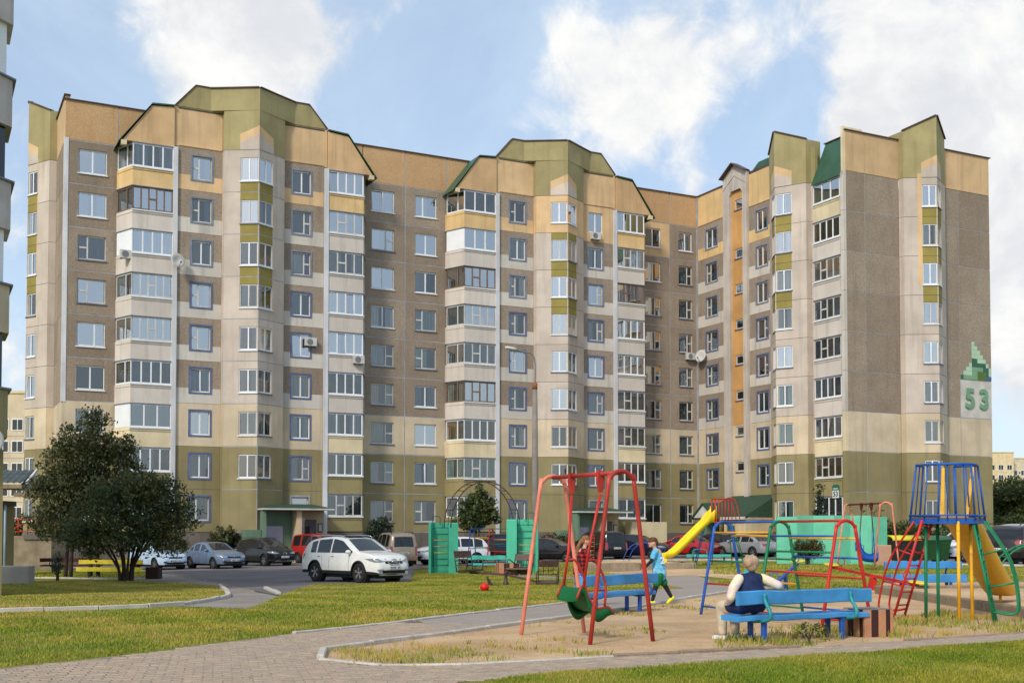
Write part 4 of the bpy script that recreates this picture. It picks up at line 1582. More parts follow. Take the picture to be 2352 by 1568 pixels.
slide_shade = M_worn('slide_yellow_shade', srgb(222, 168, 26), srgb(240, 200, 80), 0.06, 0.4, 4, 0.06)  # yellow slide with the shade of its outer side put into the colour
plast_blue = M('plastic_blue', srgb(30, 88, 176), rough=0.4, var=0.1)
plast_green = M('seat_green', srgb(8, 96, 50), rough=0.45, var=0.14)
plast_yel = M('plastic_yellow', srgb(228, 206, 60), rough=0.45, var=0.1)
brick_tan = M('bin_tan', srgb(188, 134, 100), var=0.12, scale=4)
brick_dark = M('bin_dark', srgb(64, 38, 36), var=0.15, scale=4)
metal_d = M('metal_dark', srgb(50, 48, 48), rough=0.6, var=0.2)


def arch_pts(f1, f2, H, r=0.22, n=9):
    """inverted U through two feet with a rounded top"""
    f1, f2 = Vector(f1), Vector(f2)
    m = (f1 + f2) / 2
    u = (f2 - f1).normalized()
    pts = [f1]
    base = Vector((m.x, m.y, H - r))
    for i in range(n):
        a = PI - PI * i / (n - 1)
        pts.append(base + u * (r * math.cos(a)) + Vector((0, 0, r * math.sin(a))))
    pts.append(f2)
    return pts


def smooth_pts(pts, n=5):
    """Catmull-Rom through points"""
    P = [Vector(p) for p in pts]
    P = [P[0] * 2 - P[1]] + P + [P[-1] * 2 - P[-2]]
    out = []
    for i in range(1, len(P) - 2):
        for j in range(n):
            t = j / n
            a, b_, c, d = P[i - 1], P[i], P[i + 1], P[i + 2]
            out.append(0.5 * ((2 * b_) + (c - a) * t + (2 * a - 5 * b_ + 4 * c - d) * t * t + (3 * b_ - a - 3 * c + d) * t ** 3))
    out.append(P[-2])
    return out


def tube_obj(name, pts, r, mat, parent, n=8):
    return MB().tube(pts, r, n).obj(name, mat, parent)


def swing(label, A, B, H, m1, m2, mtop, seat, tilt=0.0):
    """A,B: foot pairs of the two arches (plan points)"""
    ctr = sum((Vector(p) for p in A + B), Vector((0, 0))) / 4
    z0 = gz(ctr.x, ctr.y)
    t = thing('swing', label, 'swing', (ctr.x, ctr.y, z0))
    L = lambda p, z=0.0: Vector((p[0] - ctr.x, p[1] - ctr.y, z))
    ends = []
    for pr, m in ((A, m1), (B, m2)):
        pts = arch_pts(L(pr[0], -0.05), L(pr[1], -0.05), H)
        tube_obj('arch', smooth_pts(pts, 3), 0.031, m, t, 10)
        ends.append((L(pr[0]) + L(pr[1])) / 2 + Vector((0, 0, H - 0.02)))
    e0, e1 = ends
    tube_obj('crossbar', [e0, e1], 0.032, mtop, t, 10)
    d = (e1 - e0).normalized()
    sw = Vector((-d.y, d.x, 0))
    if sw.x < 0:
        sw = -sw
    mid = (e0 + e1) / 2
    hang = []
    for s in (-1, 1):
        h = mid + d * (s * 0.36)
        b_ = MB()
        b_.prism([(-0.05, 0.045), (0.05, 0.045), (0.055, -0.08), (0.018, -0.26), (-0.018, -0.26), (-0.055, -0.08)], -0.03, 0.03)
        hb = b_.obj('hinge', mtop, t, T(*h) @ Matrix.Rotation(math.atan2(sw.y, sw.x), 4, 'Z'))
        hang.append(h)
    return t, mid, d, sw, hang


g_ = lambda x, y: G(x, y).xy
f1, f2, f3, f4 = g_(1196, 1459), g_(1343, 1453), g_(1354, 1481), g_(1501, 1473)
t, mid, d, sw, hang = swing('red metal swing with a curved green seat standing in the sand', [f1, f2], [f3, f4], 2.36, P_pink, P_redd, P_redd, None)  # left arch in pink: light from the left put into its colour
# the boat-like green seat hung on two side frames
prof = [(-0.33, 0.16), (-0.25, 0.33), (-0.18, 0.31), (-0.13, 0.18), (-0.05, 0.06), (0.03, 0.01), (0.12, 0.02), (0.19, 0.03), (0.25, 0.0), (0.30, -0.05)]
sp = smooth_pts([(a, 0, z) for a, z in prof], 3)
zb = 0.42
wd = 0.25
rows = []
for v in sp:
    base = Vector((mid.x, mid.y, 0)) + sw * v.x + Vector((0, 0, zb + v.z))
    rows.append([base - d * wd, base - d * wd * 0.5 - Vector((0, 0, 0.02)), base + d * wd * 0.5 - Vector((0, 0, 0.02)), base + d * wd])
b = MB()
thick = Vector((0, 0, -0.018))
b.loft([[r_[0], r_[1], r_[2], r_[3], r_[3] + thick, r_[2] + thick, r_[1] + thick, r_[0] + thick] for r_ in rows], 0, True)
for s in (0, 3):                                     # side cheeks that hang below the seat line
    outer = [r_[s] for r_ in rows]
    low = [p + Vector((0, 0, -0.16 * math.sin(PI * min(1, max(0, (i) / (len(outer) - 1)))) - 0.02)) for i, p in enumerate(outer)]
    k = len(outer)
    off = d * (0.012 if s else -0.012)
    b.loft([[outer[i], low[i], low[i] + off, outer[i] + off] for i in range(k)], 0, True)
b.obj('seat', plast_green, t)
for s in (0, 3):
    tube_obj('rim', [r_[s] + Vector((0, 0, 0.012)) for r_ in rows], 0.018, P_redd, t, 6)
for i, s in enumerate((-1, 1)):
    h = hang[i]
    e = d * (s * wd)
    base = Vector((mid.x, mid.y, 0)) + e
    back = base + sw * -0.22 + Vector((0, 0, zb + 0.325))
    front = base + sw * 0.15 + Vector((0, 0, zb + 0.03))
    tube_obj('hanger', [h + Vector((0, 0, -0.28)), base + sw * -0.13 + Vector((0, 0, 1.25)), back], 0.02, P_red, t, 8)
    arm = [base + sw * -0.14 + Vector((0, 0, 1.12)), base + sw * 0.0 + Vector((0, 0, 1.10)), base + sw * 0.16 + Vector((0, 0, 0.80)), front + Vector((0, 0, 0.02))]
    tube_obj('armrest', smooth_pts(arm, 4), 0.018, P_redd, t, 8)
    tube_obj('brace', [base + sw * -0.24 + Vector((0, 0, 0.70)), base + sw * 0.14 + Vector((0, 0, 0.70))], 0.012, P_redd, t, 6)

# ---- pink swing at the back with a blue bucket seat
a1, a2, b1, b2 = g_(1921, 1306), g_(1976, 1304), g_(2007, 1312), g_(2067, 1314)
t, mid, d, sw, hang = swing('faded pink swing with a blue plastic bucket seat in front of the teal wall', [a1, a2], [b1, b2], 2.42, P_pink, P_pink, M('pipe_maroon', srgb(96, 34, 36)), None)
seatc = Vector((mid.x, mid.y, 0)) + Vector((0, 0, 0.42))
mar = MATS['pipe_maroon']
b = MB()
profs = smooth_pts([(-0.36, 0, 0.40), (-0.30, 0, 0.42), (-0.22, 0, 0.20), (-0.10, 0, 0.05), (0.10, 0, 0.0), (0.30, 0, 0.02), (0.36, 0, 0.10)], 3)
rg = []
for v in profs:
    c0 = seatc + Vector((1, 0, 0)) * v.x + Vector((0, 0, v.z))
    w_ = Vector((0, 0.24, 0))
    rg.append([c0 - w_ + Vector((0, 0, 0.17)), c0 - w_ * 0.8, c0 + w_ * 0.8, c0 + w_ + Vector((0, 0, 0.17)), c0 + w_ * 0.75 - Vector((0, 0, 0.13)), c0 - w_ * 0.75 - Vector((0, 0, 0.13))])
b.loft(rg, 0, True)
b.obj('seat', plast_blue, t)
for i, s in enumerate((-1, 1)):
    h = hang[i]
    p1 = h + Vector((0, 0, -0.28))
    p2 = seatc + Vector((s * 0.24, 0, 0.95))
    tube_obj('hanger', [p1, p2], 0.018, mar, t, 6)
    for q in (-1, 1):
        tube_obj('chain', [p2, seatc + Vector((s * 0.24 + q * 0.1, 0.18 * q, 0.12))], 0.014, P_blue, t, 6)
    tube_obj('armrest', smooth_pts([p2 + Vector((0.0, -0.05, -0.45)), p2 + Vector((0.1, -0.1, -0.5)), seatc + Vector((s * 0.26 + 0.05, -0.2, 0.1))], 3), 0.014, P_blue, t, 6)


# ---- benches
def bench(label, loc, rz, L, mat, legm, tubem, seat_h=0.38, th=0.075, group=None):
    t = thing('bench', label, 'bench', loc, rz, group)
    dp = 0.42
    n = 12

    def plank(name, y0, y1, z0, z1, x0, x1, m, wob=0.006):
        b = MB()
        rings = []
        for i in range(n + 1):
            x = x0 + (x1 - x0) * i / n
            dz = wob * math.sin(i * 1.7 + y0 * 9) + wob * 0.6 * math.sin(i * 0.9)
            e = 0.012
            rings.append([(x, y0, z0 + e + dz), (x, y0 + e, z0 + dz), (x, y1 - e, z0 + dz), (x, y1, z0 + e + dz), (x, y1, z1 - e + dz), (x, y1 - e, z1 + dz), (x, y0 + e, z1 + dz), (x, y0, z1 - e + dz)])
        b.loft(rings, 0, False)
        return b.obj(name, m, t)
    for i in range(2):
        y0 = -dp / 2 + i * dp / 2
        plank('seat_board', y0 + 0.002, y0 + dp / 2 - 0.004, seat_h - th, seat_h + (0.004 if i else 0), -L / 2, L / 2 - (0.02 * i), mat)
    for s in (-1, 1):
        for y in (-0.15, 0.15):
            MB().rbox(s * L * 0.30 - 0.035, s * L * 0.30 + 0.035, y - 0.03, y + 0.03, -0.12, seat_h - 0.07, 0.006).obj('leg', legm, t)
        MB().box(s * L * 0.30 - 0.03, s * L * 0.30 + 0.03, -0.19, 0.19, seat_h - 0.10, seat_h - 0.076).obj('bearer', legm, t)
    plank('back_board', -dp / 2 - 0.03, -dp / 2 + 0.055, seat_h + 0.15, seat_h + 0.34, -L / 2 - 0.02, L / 2 + 0.02, mat)
    for s in (-1, 1):
        x = s * L * 0.33
        pts = smooth_pts([(x, -dp / 2 - 0.05, seat_h + 0.30), (x, -dp / 2 - 0.06, seat_h + 0.20), (x, -dp / 2 - 0.16, seat_h + 0.06), (x, -dp / 2 - 0.15, seat_h - 0.04), (x, -dp / 2 - 0.02, seat_h - 0.07), (x, 0.0, seat_h - 0.09)], 4)
        tube_obj('back_support', pts, 0.026, tubem, t, 8)
    return t


BX, BY, BA = 4.02, 16.72, R(26)
bench('blue painted bench with chipped planks on which the woman sits', (BX, BY, 0), BA, 2.3, bench_blue, P_blue, P_teal)
bench('empty blue bench behind the red swing', (1.88, 22.3, 0), R(50), 2.4, bench_blue, P_blue, P_blue, seat_h=0.40)
p = G(2160, 1352)
o = bench('blue bench facing the sandbox behind the slide tower', (10.85, 31.0, gz(10.85, 31)), R(180), 2.0, bench_blue, P_blue, P_blue, seat_h=0.42, th=0.2)
p = at(250, 1320, 53)
bench('yellow bench under the dark tree on the left', (p.x, 53, gz(p.x, 53)), R(176), 2.9, bench_yel, metal_d, metal_d, seat_h=0.46, th=0.18)
p = at(165, 1300, 60)
bench('dark red bench behind the tree trunks on the left', (p.x, 60, gz(p.x, 60)), R(4), 3.0, bench_dred, metal_d, metal_d, seat_h=0.46)
p = G(1118, 1316)
bench('teal bench behind the brown roundabout', (p.x, p.y, p.z), R(184), 1.6, bench_teal, P_dteal, P_teal, seat_h=0.42)
p = G(1628, 1291)
t = thing('low_bench', 'low teal bench with a hoop armrest beside the yellow slide', 'bench', (p.x, p.y, p.z))
for i in range(2):
    MB().rbox(-1.15, 1.15, -0.2 + i * 0.2, -0.01 + i * 0.2, 0.28, 0.42, 0.01).obj('seat_board', bench_teal, t)
for s in (-1, 1):
    for y in (-0.14, 0.14):
        MB().tube([(s * 0.8, y, -0.1), (s * 0.8, y, 0.3)], 0.03).obj('leg', P_dteal, t)
tube_obj('hoop', smooth_pts([(-0.85, -0.22, 0.3), (-0.83, -0.22, 0.62), (-0.6, -0.22, 0.68), (-0.2, -0.22, 0.66), (-0.1, -0.22, 0.4)], 4), 0.025, P_teal, t)


# ---- striped litter bins
def litter_bin(label, loc, rz, w=0.52, h=0.40, group=None):
    t = thing('litter_bin', label, 'bin', loc, rz, group)
    n = 4
    for side in range(4):
        mw = Matrix.Rotation(side * PI / 2, 4, 'Z')
        for i in range(n):
            x0 = -w / 2 + i * w / n
            MB().rbox(x0 + 0.004, x0 + w / n - 0.004, -w / 2 - (0 if i % 2 == 0 else -0.012), -w / 2 + 0.05, -0.04, h, 0.006).obj('slat', brick_tan if i % 2 == 0 else brick_dark, t, mw)
    MB().box(-w / 2 + 0.05, w / 2 - 0.05, -w / 2 + 0.05, w / 2 - 0.05, 0, h - 0.06).obj('liner', metal_d, t)
    MB().prism([(-w / 2 + 0.02, -w / 2 + 0.02), (w / 2 - 0.02, -w / 2 + 0.02), (w / 2 - 0.02, w / 2 - 0.02), (-w / 2 + 0.02, w / 2 - 0.02)], h + 0.001, h + 0.012, axis='z').obj('rim', M('metal_grey', srgb(120, 124, 126), rough=0.5, var=0.2), t)
    return t


p = G(2000, 1462)
litter_bin('striped brown litter bin at the right end of the front bench', (p.x, p.y + 0.15, 0), R(22))
p = G(1166, 1322)
litter_bin('striped brown litter bin beside the teal bench', (p.x, p.y + 0.3, p.z), R(10), 0.85, 0.5)


# ---- coloured climbing arches
def climber(label, A, B, H, half, segs, scale=1.0, acc=('blue', 'green', 'red')):
    A, B = Vector(A), Vector(B)
    c = (A + B) / 2
    z0 = gz(c.x, c.y)
    t = thing('climbing_frame', label, 'climbing frame', (c.x, c.y, z0))
    PM = {'blue': P_blue, 'green': P_green, 'red': P_red, 'yel': P_yel}
    dr = (B - A).normalized()
    pr = Vector((-dr.y, dr.x))
    if pr.x < 0:
        pr = -pr
    ctr = [A.lerp(B, q) - c for q in (0, 0.5, 1)]
    top_half = 0.20

    def side(k, s, z):
        """point on the leg of arch k at height z"""
        f = half + (top_half - half) * min(z / (H - 0.22), 1)
        return Vector((ctr[k].x, ctr[k].y, z)) + Vector((pr.x, pr.y, 0)) * (s * f)
    for k in range(3):
        pts = arch_pts(side(k, -1, -0.08), side(k, 1, -0.08), H, 0.21)
        tube_obj('arch', smooth_pts(pts, 3), 0.028, PM[acc[k]], t, 10)
    for seg in range(2):
        tp = [Vector((ctr[seg + i].x, ctr[seg + i].y, H)) for i in (0, 1)]
        tube_obj('top_bar', tp, 0.022, PM[acc[0] if seg == 0 else acc[2]], t)
        for s, z, m in segs[seg]:
            tube_obj('rung', [side(seg, s, z), side(seg + 1, s, z)], 0.019, PM[m], t, 6)
    return t


segA = [(-1, 1.52, 'yel'), (-1, 1.0, 'green'), (-1, 0.58, 'red'), (-1, 0.16, 'blue'), (1, 1.46, 'yel'), (1, 1.05, 'green'), (1, 0.62, 'yel'), (1, 0.2, 'green')]
segB = [(-1, 1.46, 'blue'), (-1, 1.20, 'green'), (-1, 0.86, 'red'), (-1, 0.52, 'yel'), (-1, 0.16, 'red'), (1, 1.42, 'yel'), (1, 1.10, 'blue'), (1, 0.78, 'red'), (1, 0.48, 'green'), (1, 0.22, 'blue'), (1, 0.05, 'red')]
climber('blue green and red climbing arches in front of the seated woman', (3.95, 22.1), (5.36, 18.95), 1.71, 0.5, (segA, segB))
p = G(1128, 1306)
climber('small blue red and green climbing arches between the teal walls', (p.x - 0.95, p.y + 0.6), (p.x + 0.95, p.y - 0.3), 1.95, 0.5, (segA, segB), acc=('blue', 'red', 'green'))


# ---- teal climbing walls joined by an arched ladder
def teal_unit(label, loc, rz, mir):
    t = thing('climbing_wall', label, 'climbing wall', loc, rz, 'teal climbing walls')
    H = 2.22
    s = -1 if mir else 1
    # folded screen: fin, back, fin
    for nm, poly in (('fin', [(-0.62, -0.30), (-0.52, -0.34), (-0.38, 0.16), (-0.46, 0.22)]), ('back_panel', [(-0.46, 0.12), (0.28, 0.12), (0.28, 0.22), (-0.46, 0.22)]), ('fin', [(0.24, -0.42), (0.66, -0.36), (0.64, -0.24), (0.34, -0.26), (0.36, 0.22), (0.26, 0.22)])):
        poly = [(s * x, y) for x, y in poly]
        b = MB()
        k = len(poly)
        cx_, cy_ = sum(q[0] for q in poly) / k, sum(q[1] for q in poly) / k
        ring = lambda z, f: [(cx_ + (x - cx_) * f, cy_ + (y - cy_) * f, z) for x, y in poly]
        b.loft([ring(-0.1, 1), ring(H - 0.05, 1), ring(H, 0.94)], 0, False)
        b.obj(nm, teal_wall, t)
    # ladder
    x0, x1 = sorted((s * -0.42, s * 0.24))
    for x in (x0, x1):
        tube_obj('rail', [(x, -0.2, 0.35), (x, -0.2, 2.0)], 0.02, P_dteal, t)
    for x in (x0, x1):
        for z in (0.35, 2.0):
            tube_obj('bracket', [(x, -0.2, z), (x, 0.14, z)], 0.016, P_dteal, t, 6)
    cols = [P_dteal, P_dteal, P_yel, P_pink, P_yel, P_dteal, P_dteal]
    for i in range(7):
        z = 0.38 + i * 0.27
        tube_obj('rung', [(x0, -0.2, z), (x1, -0.2, z)], 0.016, cols[i] if not mir else cols[(i + 1) % 7], t, 6)
    for xx in (-0.28, 0.4):
        x = s * xx
        tube_obj('hand_loop', smooth_pts([(x - 0.16, -0.05, H - 0.1), (x - 0.16, -0.05, H + 0.22), (x - 0.1, -0.05, H + 0.27), (x + 0.1, -0.05, H + 0.27), (x + 0.16, -0.05, H + 0.22), (x + 0.16, -0.05, H - 0.1)], 3), 0.02, P_dteal, t, 6)
    return t


pl_, pr_ = G(1017, 1317), G(1202, 1318)
teal_unit('left teal climbing wall with a rung ladder beside the parked van', tuple(pl_), R(4), False)
teal_unit('right teal climbing wall with a rung ladder below the lamp post', tuple(pr_), R(-4), True)
t = thing('arched_ladder', 'brown arched monkey bar ladder spanning the two teal climbing walls', 'climbing frame', tuple((pl_ + pr_) / 2))
half = (pr_ - pl_).x / 2 - 0.28
rails = []
for y in (-0.12, 0.16):
    pts = []
    for i in range(25):
        a = PI - PI * i / 24
        ox = 0.15 if y > 0 else -0.12
        pts.append((half * math.cos(a) + ox, y, 1.95 + 1.95 * math.sin(a)))
    rails.append(pts)
    tube_obj('rail', pts, 0.024, P_brown, t)
for i in range(1, 24, 2):
    tube_obj('rung', [rails[0][i], rails[1][i]], 0.016, P_brown, t, 6)

# ---- broken roundabout with three chairs
p = G(1162, 1345)
t = thing('roundabout', 'broken brown metal roundabout with three slatted chairs', 'roundabout', tuple(p), R(8))
MB().lathe([(0.10, -0.05), (0.09, 0.12), (0.05, 0.16), (0.05, 0.40), (0.075, 0.42), (0.06, 0.46)], 12).obj('hub', P_brown, t)
MB().prism([(-0.55, -0.02), (-0.62, 0.30), (-0.58, 0.30), (-0.42, 0.06), (0.0, 0.03), (0.0, -0.02)], -0.05, 0.05).obj('base_foot', P_brown, t)
chairs = [((-1.12, 0.35), 0.42, R(120), 0.10), ((0.48, 0.35), 0.40, R(60), 0.30), ((1.3, -0.25), 0.06, R(75), -0.12)]
for (cx_, cy_), cz, ca, tl in chairs:
    MB().bar((0, 0, 0.36), (cx_, cy_, cz), 0.05, 0.07).obj('arm', P_brown, t)
    ch = MB()
    ch.box(-0.27, 0.27, -0.22, 0.22, -0.02, 0.02)
    cho = ch.obj('chair', P_brown, t, T(cx_, cy_, cz + 0.06) @ Matrix.Rotation(ca - PI / 2, 4, 'Z') @ Matrix.Rotation(-tl, 4, 'X') @ Matrix.Scale(1.3, 4))
    for x in (-0.25, 0.25):
        tube_obj('post', [(x, 0.2, 0.0), (x, 0.27, 0.52)], 0.015, P_brown, cho, 6)
        tube_obj('armrest', smooth_pts([(x, 0.24, 0.26), (x, -0.1, 0.26), (x, -0.22, 0.2), (x, -0.2, 0.0)], 3), 0.013, P_brown, cho, 6)
    for z in (0.16, 0.50):
        tube_obj('rail', [(-0.25, 0.2 + z * 0.13, z), (0.25, 0.2 + z * 0.13, z)], 0.014, P_brown, cho, 6)
    MB().box(-0.24, 0.24, 0.235, 0.255, 0.34, 0.50).obj('back_slat', P_brown, cho)
    for x in (-0.12, 0.0, 0.12):
        tube_obj('spindle', [(x, 0.22, 0.16), (x, 0.26, 0.5)], 0.009, P_brown, cho, 6)

# ---- red ball
p = G(1113, 1358)
o = MB().ell((0, 0, 0.125), (0.125, 0.125, 0.125), 0, 20, 14).obj('ball', M('ball_red', srgb(214, 28, 24), rough=0.4, var=0.08, grain=0.02), None, T(*p))
tag(o, 'red ball lying on the lawn in front of the roundabout', 'ball')
o = MB().ell((0, 0, 0), (0.04, 0.04, 0.04), 0, 12, 8).obj('small_ball', M('ball_yellow', srgb(206, 196, 40), rough=0.7), None, T(*at(1377, 1305, 23.6)))
tag(o, 'small yellow ball in the air below the girl\'s hand', 'ball')

# ---- yellow slide at the back
sx = G(1645, 1297)
z0 = sx.z
t = thing('slide', 'yellow slide with a red railed platform at the back of the playground', 'slide', tuple(sx), R(0))
PHT = 1.82


def slide_chute(t, pts, w, side, mat, name='chute', up=None):
    """curved channel: section with raised rounded sides along a path"""
    P = smooth_pts(pts, 6)
    rings = []
    for i, p in enumerate(P):
        tg = (P[min(i + 1, len(P) - 1)] - P[max(i - 1, 0)]).normalized()
        sd_ = tg.cross(Vector((0, 0, 1))).normalized()
        nn = sd_.cross(tg)
        sh = side
        if up:
            f = i / (len(P) - 1)
            sh = side + up * max(0, 1 - f / 0.22)
        sec = [(-w / 2 - 0.05, sh - 0.03), (-w / 2 - 0.03, sh), (-w / 2, sh - 0.02), (-w / 2 + 0.05, 0.03), (-w / 4, 0), (w / 4, 0), (w / 2 - 0.05, 0.03), (w / 2, sh - 0.02), (w / 2 + 0.03, sh), (w / 2 + 0.05, sh - 0.03),
               (w / 2 + 0.01, -0.02), (w / 4, -0.04), (-w / 4, -0.04), (-w / 2 - 0.01, -0.02)]
        rings.append([p + sd_ * a + nn * c for a, c in sec])
    return MB().loft(rings, 0, True).obj(name, mat, t)


slide_chute(t, [(-0.10, -0.15, PHT), (-0.42, -0.28, PHT - 0.05), (-1.0, -0.6, 1.28), (-1.6, -0.95, 0.74), (-2.05, -1.2, 0.40), (-2.5, -1.45, 0.33)], 0.42, 0.18, slide_y, up=0.5)
MB().box(-2.68, -2.3, -1.75, -1.25, -0.2, 0.31).obj('end_block', slide_y, t)
MB().box(-0.15, 0.65, -0.45, 0.45, PHT - 0.05, PHT).obj('platform', P_redd, t)
for i, (x, y) in enumerate(((-0.1, -0.4), (0.6, -0.4), (0.6, 0.4), (-0.1, 0.4))):
    tube_obj('leg', [(x + (0.18 if x > 0 else -0.18), y * 1.25, -0.1), (x, y, PHT)], 0.024, [P_blue, P_green, P_green, P_blue][i], t)
    tube_obj('cage_post', [(x, y, PHT), (x * 1.02, y, PHT + 0.95)], 0.02, P_red, t)
for i in range(6):
    x = -0.08 + i * 0.135
    for y in (-0.42, 0.42):
        tube_obj('cage_bar', [(x, y, PHT), (x, y, PHT + 0.95)], 0.013, P_red, t, 6)
for y in (-0.42, 0.42):
    tube_obj('cage_rail', smooth_pts([(-0.12, y, PHT + 0.95), (0.6, y, PHT + 0.95), (0.75, y, PHT + 0.85), (0.95, y, PHT)], 3), 0.018, P_red, t)
tube_obj('cage_rail', [(-0.1, -0.42, PHT + 0.95), (-0.1, 0.42, PHT + 0.95)], 0.018, P_red, t)
for (dx, m) in ((0.62, P_green), (-0.45, P_blue)):
    for q in (-1, 1):
        tube_obj('ladder_rail', [(dx * 2.0, q * 0.2, -0.1), (dx, q * 0.2, PHT)], 0.02, m, t)
    for i in range(6):
        f = (i + 0.6) / 6
        tube_obj('ladder_rung', [(dx * (2 - f), -0.2, PHT * f), (dx * (2 - f), 0.2, PHT * f)], 0.014, m, t, 6)

# ---- blue arc climber
p = G(1472, 1294)
t = thing('arc_climber', 'low blue arc climber with orange and red rungs near the running boy', 'climbing frame', tuple(p))
rr = []
for y in (-0.3, 0.35):
    pts = [(0.95 * math.cos(PI - PI * i / 16) + (0.35 if y > 0 else 0), y, -0.05 + 1.15 * math.sin(PI * i / 16)) for i in range(17)]
    rr.append(pts)
    tube_obj('rail', pts, 0.026, P_blue, t)
for i in range(2, 16, 2):
    tube_obj('rung', [rr[0][i], rr[1][i]], 0.018, (P_yel, P_red, P_blue)[i // 2 % 3], t, 6)
# ---- post frame with a red ladder
p = G(1350, 1291)
t = thing('ladder_frame', 'thin sports frame with blue and green posts and a red ladder', 'climbing frame', tuple(p))
tube_obj('post', [(-0.95, 0, -0.1), (-0.95, 0, 0.9)], 0.022, P_blue, t)
tube_obj('post', [(0.85, 0.1, -0.1), (0.85, 0.1, 1.08)], 0.022, P_green, t)
tube_obj('top_bar', [(0.25, 0.1, 1.05), (0.85, 0.1, 1.07)], 0.018, P_green, t)
lad = [(0.12, 0, -0.1), (0.12, 0, 1.5), (0.16, 0, 1.62), (0.34, 0, 1.62), (0.38, 0, 1.5), (0.38, 0, -0.1)]
tube_obj('ladder_rail', lad, 0.022, P_red, t)
for i in range(6):
    tube_obj('ladder_rung', [(0.12, 0, 0.2 + i * 0.24), (0.38, 0, 0.2 + i * 0.24)], 0.015, P_yel, t, 6)
# ---- green arc climber at the right edge
p = at(2375, 1300, 34)
t = thing('arc_climber', 'green arc climber cut by the right edge of the picture', 'climbing frame', (p.x, 34, gz(p.x, 34)))
rr = []
for y in (-0.2, 0.25):
    pts = [(1.2 * math.cos(PI - PI * i / 16), y, -0.05 + 1.2 * math.sin(PI * i / 16)) for i in range(17)]
    rr.append(pts)
    tube_obj('rail', pts, 0.028, P_green, t)
for i in range(2, 16, 2):
    tube_obj('rung', [rr[0][i], rr[1][i]], 0.018, P_green, t, 6)


# ---- sandboxes: low concrete walls with sand
def sandbox(name, label, x0, x1, y0, y1, h, th=0.16):
    t = thing(name, label, 'sandbox', ((x0 + x1) / 2, (y0 + y1) / 2, gz((x0 + x1) / 2, (y0 + y1) / 2)))
    cx_, cy_ = (x0 + x1) / 2, (y0 + y1) / 2
    L = lambda x, y: (x - cx_, y - cy_)
    a, c = L(x0, y0), L(x1, y1)

    def wall(p, q):
        v = Vector((q[0] - p[0], q[1] - p[1]))
        n = max(1, round(v.length / 2.2))
        for i in range(n):
            s = Vector(p) + v * (i / n)
            e = Vector(p) + v * ((i + 1) / n)
            l = (e - s).length
            MB().rbox(0.01, l - 0.01, -th / 2, th / 2, -0.35, h, 0.02).obj('wall_slab', conc_m, t, T(s.x, s.y, random.uniform(-0.015, 0.01)) @ Matrix.Rotation(math.atan2(v.y, v.x), 4, 'Z'))
    wall((a[0], a[1]), (c[0], a[1]))
    wall((c[0], a[1]), (c[0], c[1]))
    wall((c[0], c[1]), (a[0], c[1]))
    wall((a[0], c[1]), (a[0], a[1]))
    b = MB()
    nx_, ny_ = 24, 20
    vs, fs = [], []
    for j in range(ny_ + 1):
        for i in range(nx_ + 1):
            x = a[0] + (c[0] - a[0]) * i / nx_
            y = a[1] + (c[1] - a[1]) * j / ny_
            e = math.sin(PI * i / nx_) * math.sin(PI * j / ny_)
            z = h - 0.07 + 0.16 * e * (0.7 + 0.3 * math.sin(i * 0.9) * math.cos(j * 1.1))
            vs.append((x, y, z))
    for j in range(ny_):
        for i in range(nx_):
            k = j * (nx_ + 1) + i
            fs.append((k, k + 1, k + nx_ + 2, k + nx_ + 1))
    b.add(vs, fs, 0, True)
    b.obj('sand', sand_m, t, recalc=False)
    return t


sandbox('sandbox', 'large concrete edged sandbox under the end of the yellow tower slide', 9.15, 14.5, 20.6, 29.6, 0.20)
p0, p1 = G(1343, 1312), G(1612, 1309)
sandbox('sandbox', 'concrete edged sandbox under the end of the yellow slide', p0.x, p1.x, (p0.y + p1.y) / 2, (p0.y + p1.y) / 2 + 4.2, 0.30)

# ---- slide tower on the right
TC = Vector((7.52, 20.35, 0))
t = thing('slide_tower', 'slide tower with a blue cage and red and green ladders on the right', 'slide', tuple(TC))
PH = 1.76
hexo = [(-0.64, 0.05), (-0.32, -0.42), (0.30, -0.42), (0.66, 0.05), (0.32, 0.50), (-0.32, 0.50)]
MB().prism(hexo, PH - 0.09, PH, axis='z').obj('platform', P_blue, t)
MB().prism([(x * 0.96, y * 0.96) for x, y in hexo], PH + 0.001, PH + 0.02, axis='z').obj('deck', M('deck_ochre', srgb(176, 140, 84), var=0.2), t)
for (x, y, m) in ((-0.42, -0.05, P_green), (-0.08, 0.3, P_green), (0.02, -0.4, P_yel), (0.42, 0.05, P_yel)):
    tube_obj('leg', [(x, y, -0.12), (x * 0.96, y, PH - 0.05)], 0.028, m, t, 10)
# cage bars, leaning in a little
topo = [(-0.52, 0.05), (-0.27, -0.36), (0.27, -0.36), (0.54, 0.05), (0.27, 0.42), (-0.27, 0.42)]
CT = PH + 0.92
for i in range(6):
    j = (i + 1) % 6
    if i in (0, 2, 3, 5):
        fr_ = (0.0, 0.5)
    else:
        fr_ = (0.0, 0.25, 0.5, 0.75)
    for f in fr_:
        if i == 4 and 0.2 < f < 0.8:
            continue
        a = Vector(hexo[i]).lerp(Vector(hexo[j]), f)
        c = Vector(topo[i]).lerp(Vector(topo[j]), f)
        tube_obj('cage_bar', [(a.x, a.y, PH - 0.04), (c.x, c.y, CT)], 0.019 if f == 0 else 0.012, P_blue, t)
tube_obj('cage_rim', smooth_pts([(x, y, CT) for x, y in topo[:4]], 2), 0.022, P_blue, t)
tube_obj('cage_rim', smooth_pts([(x, y, CT) for x, y in (topo[0], topo[5])], 2), 0.022, P_blue, t)
tube_obj('cage_rim', smooth_pts([(x, y, CT) for x, y in (topo[3], topo[4])], 2), 0.022, P_blue, t)
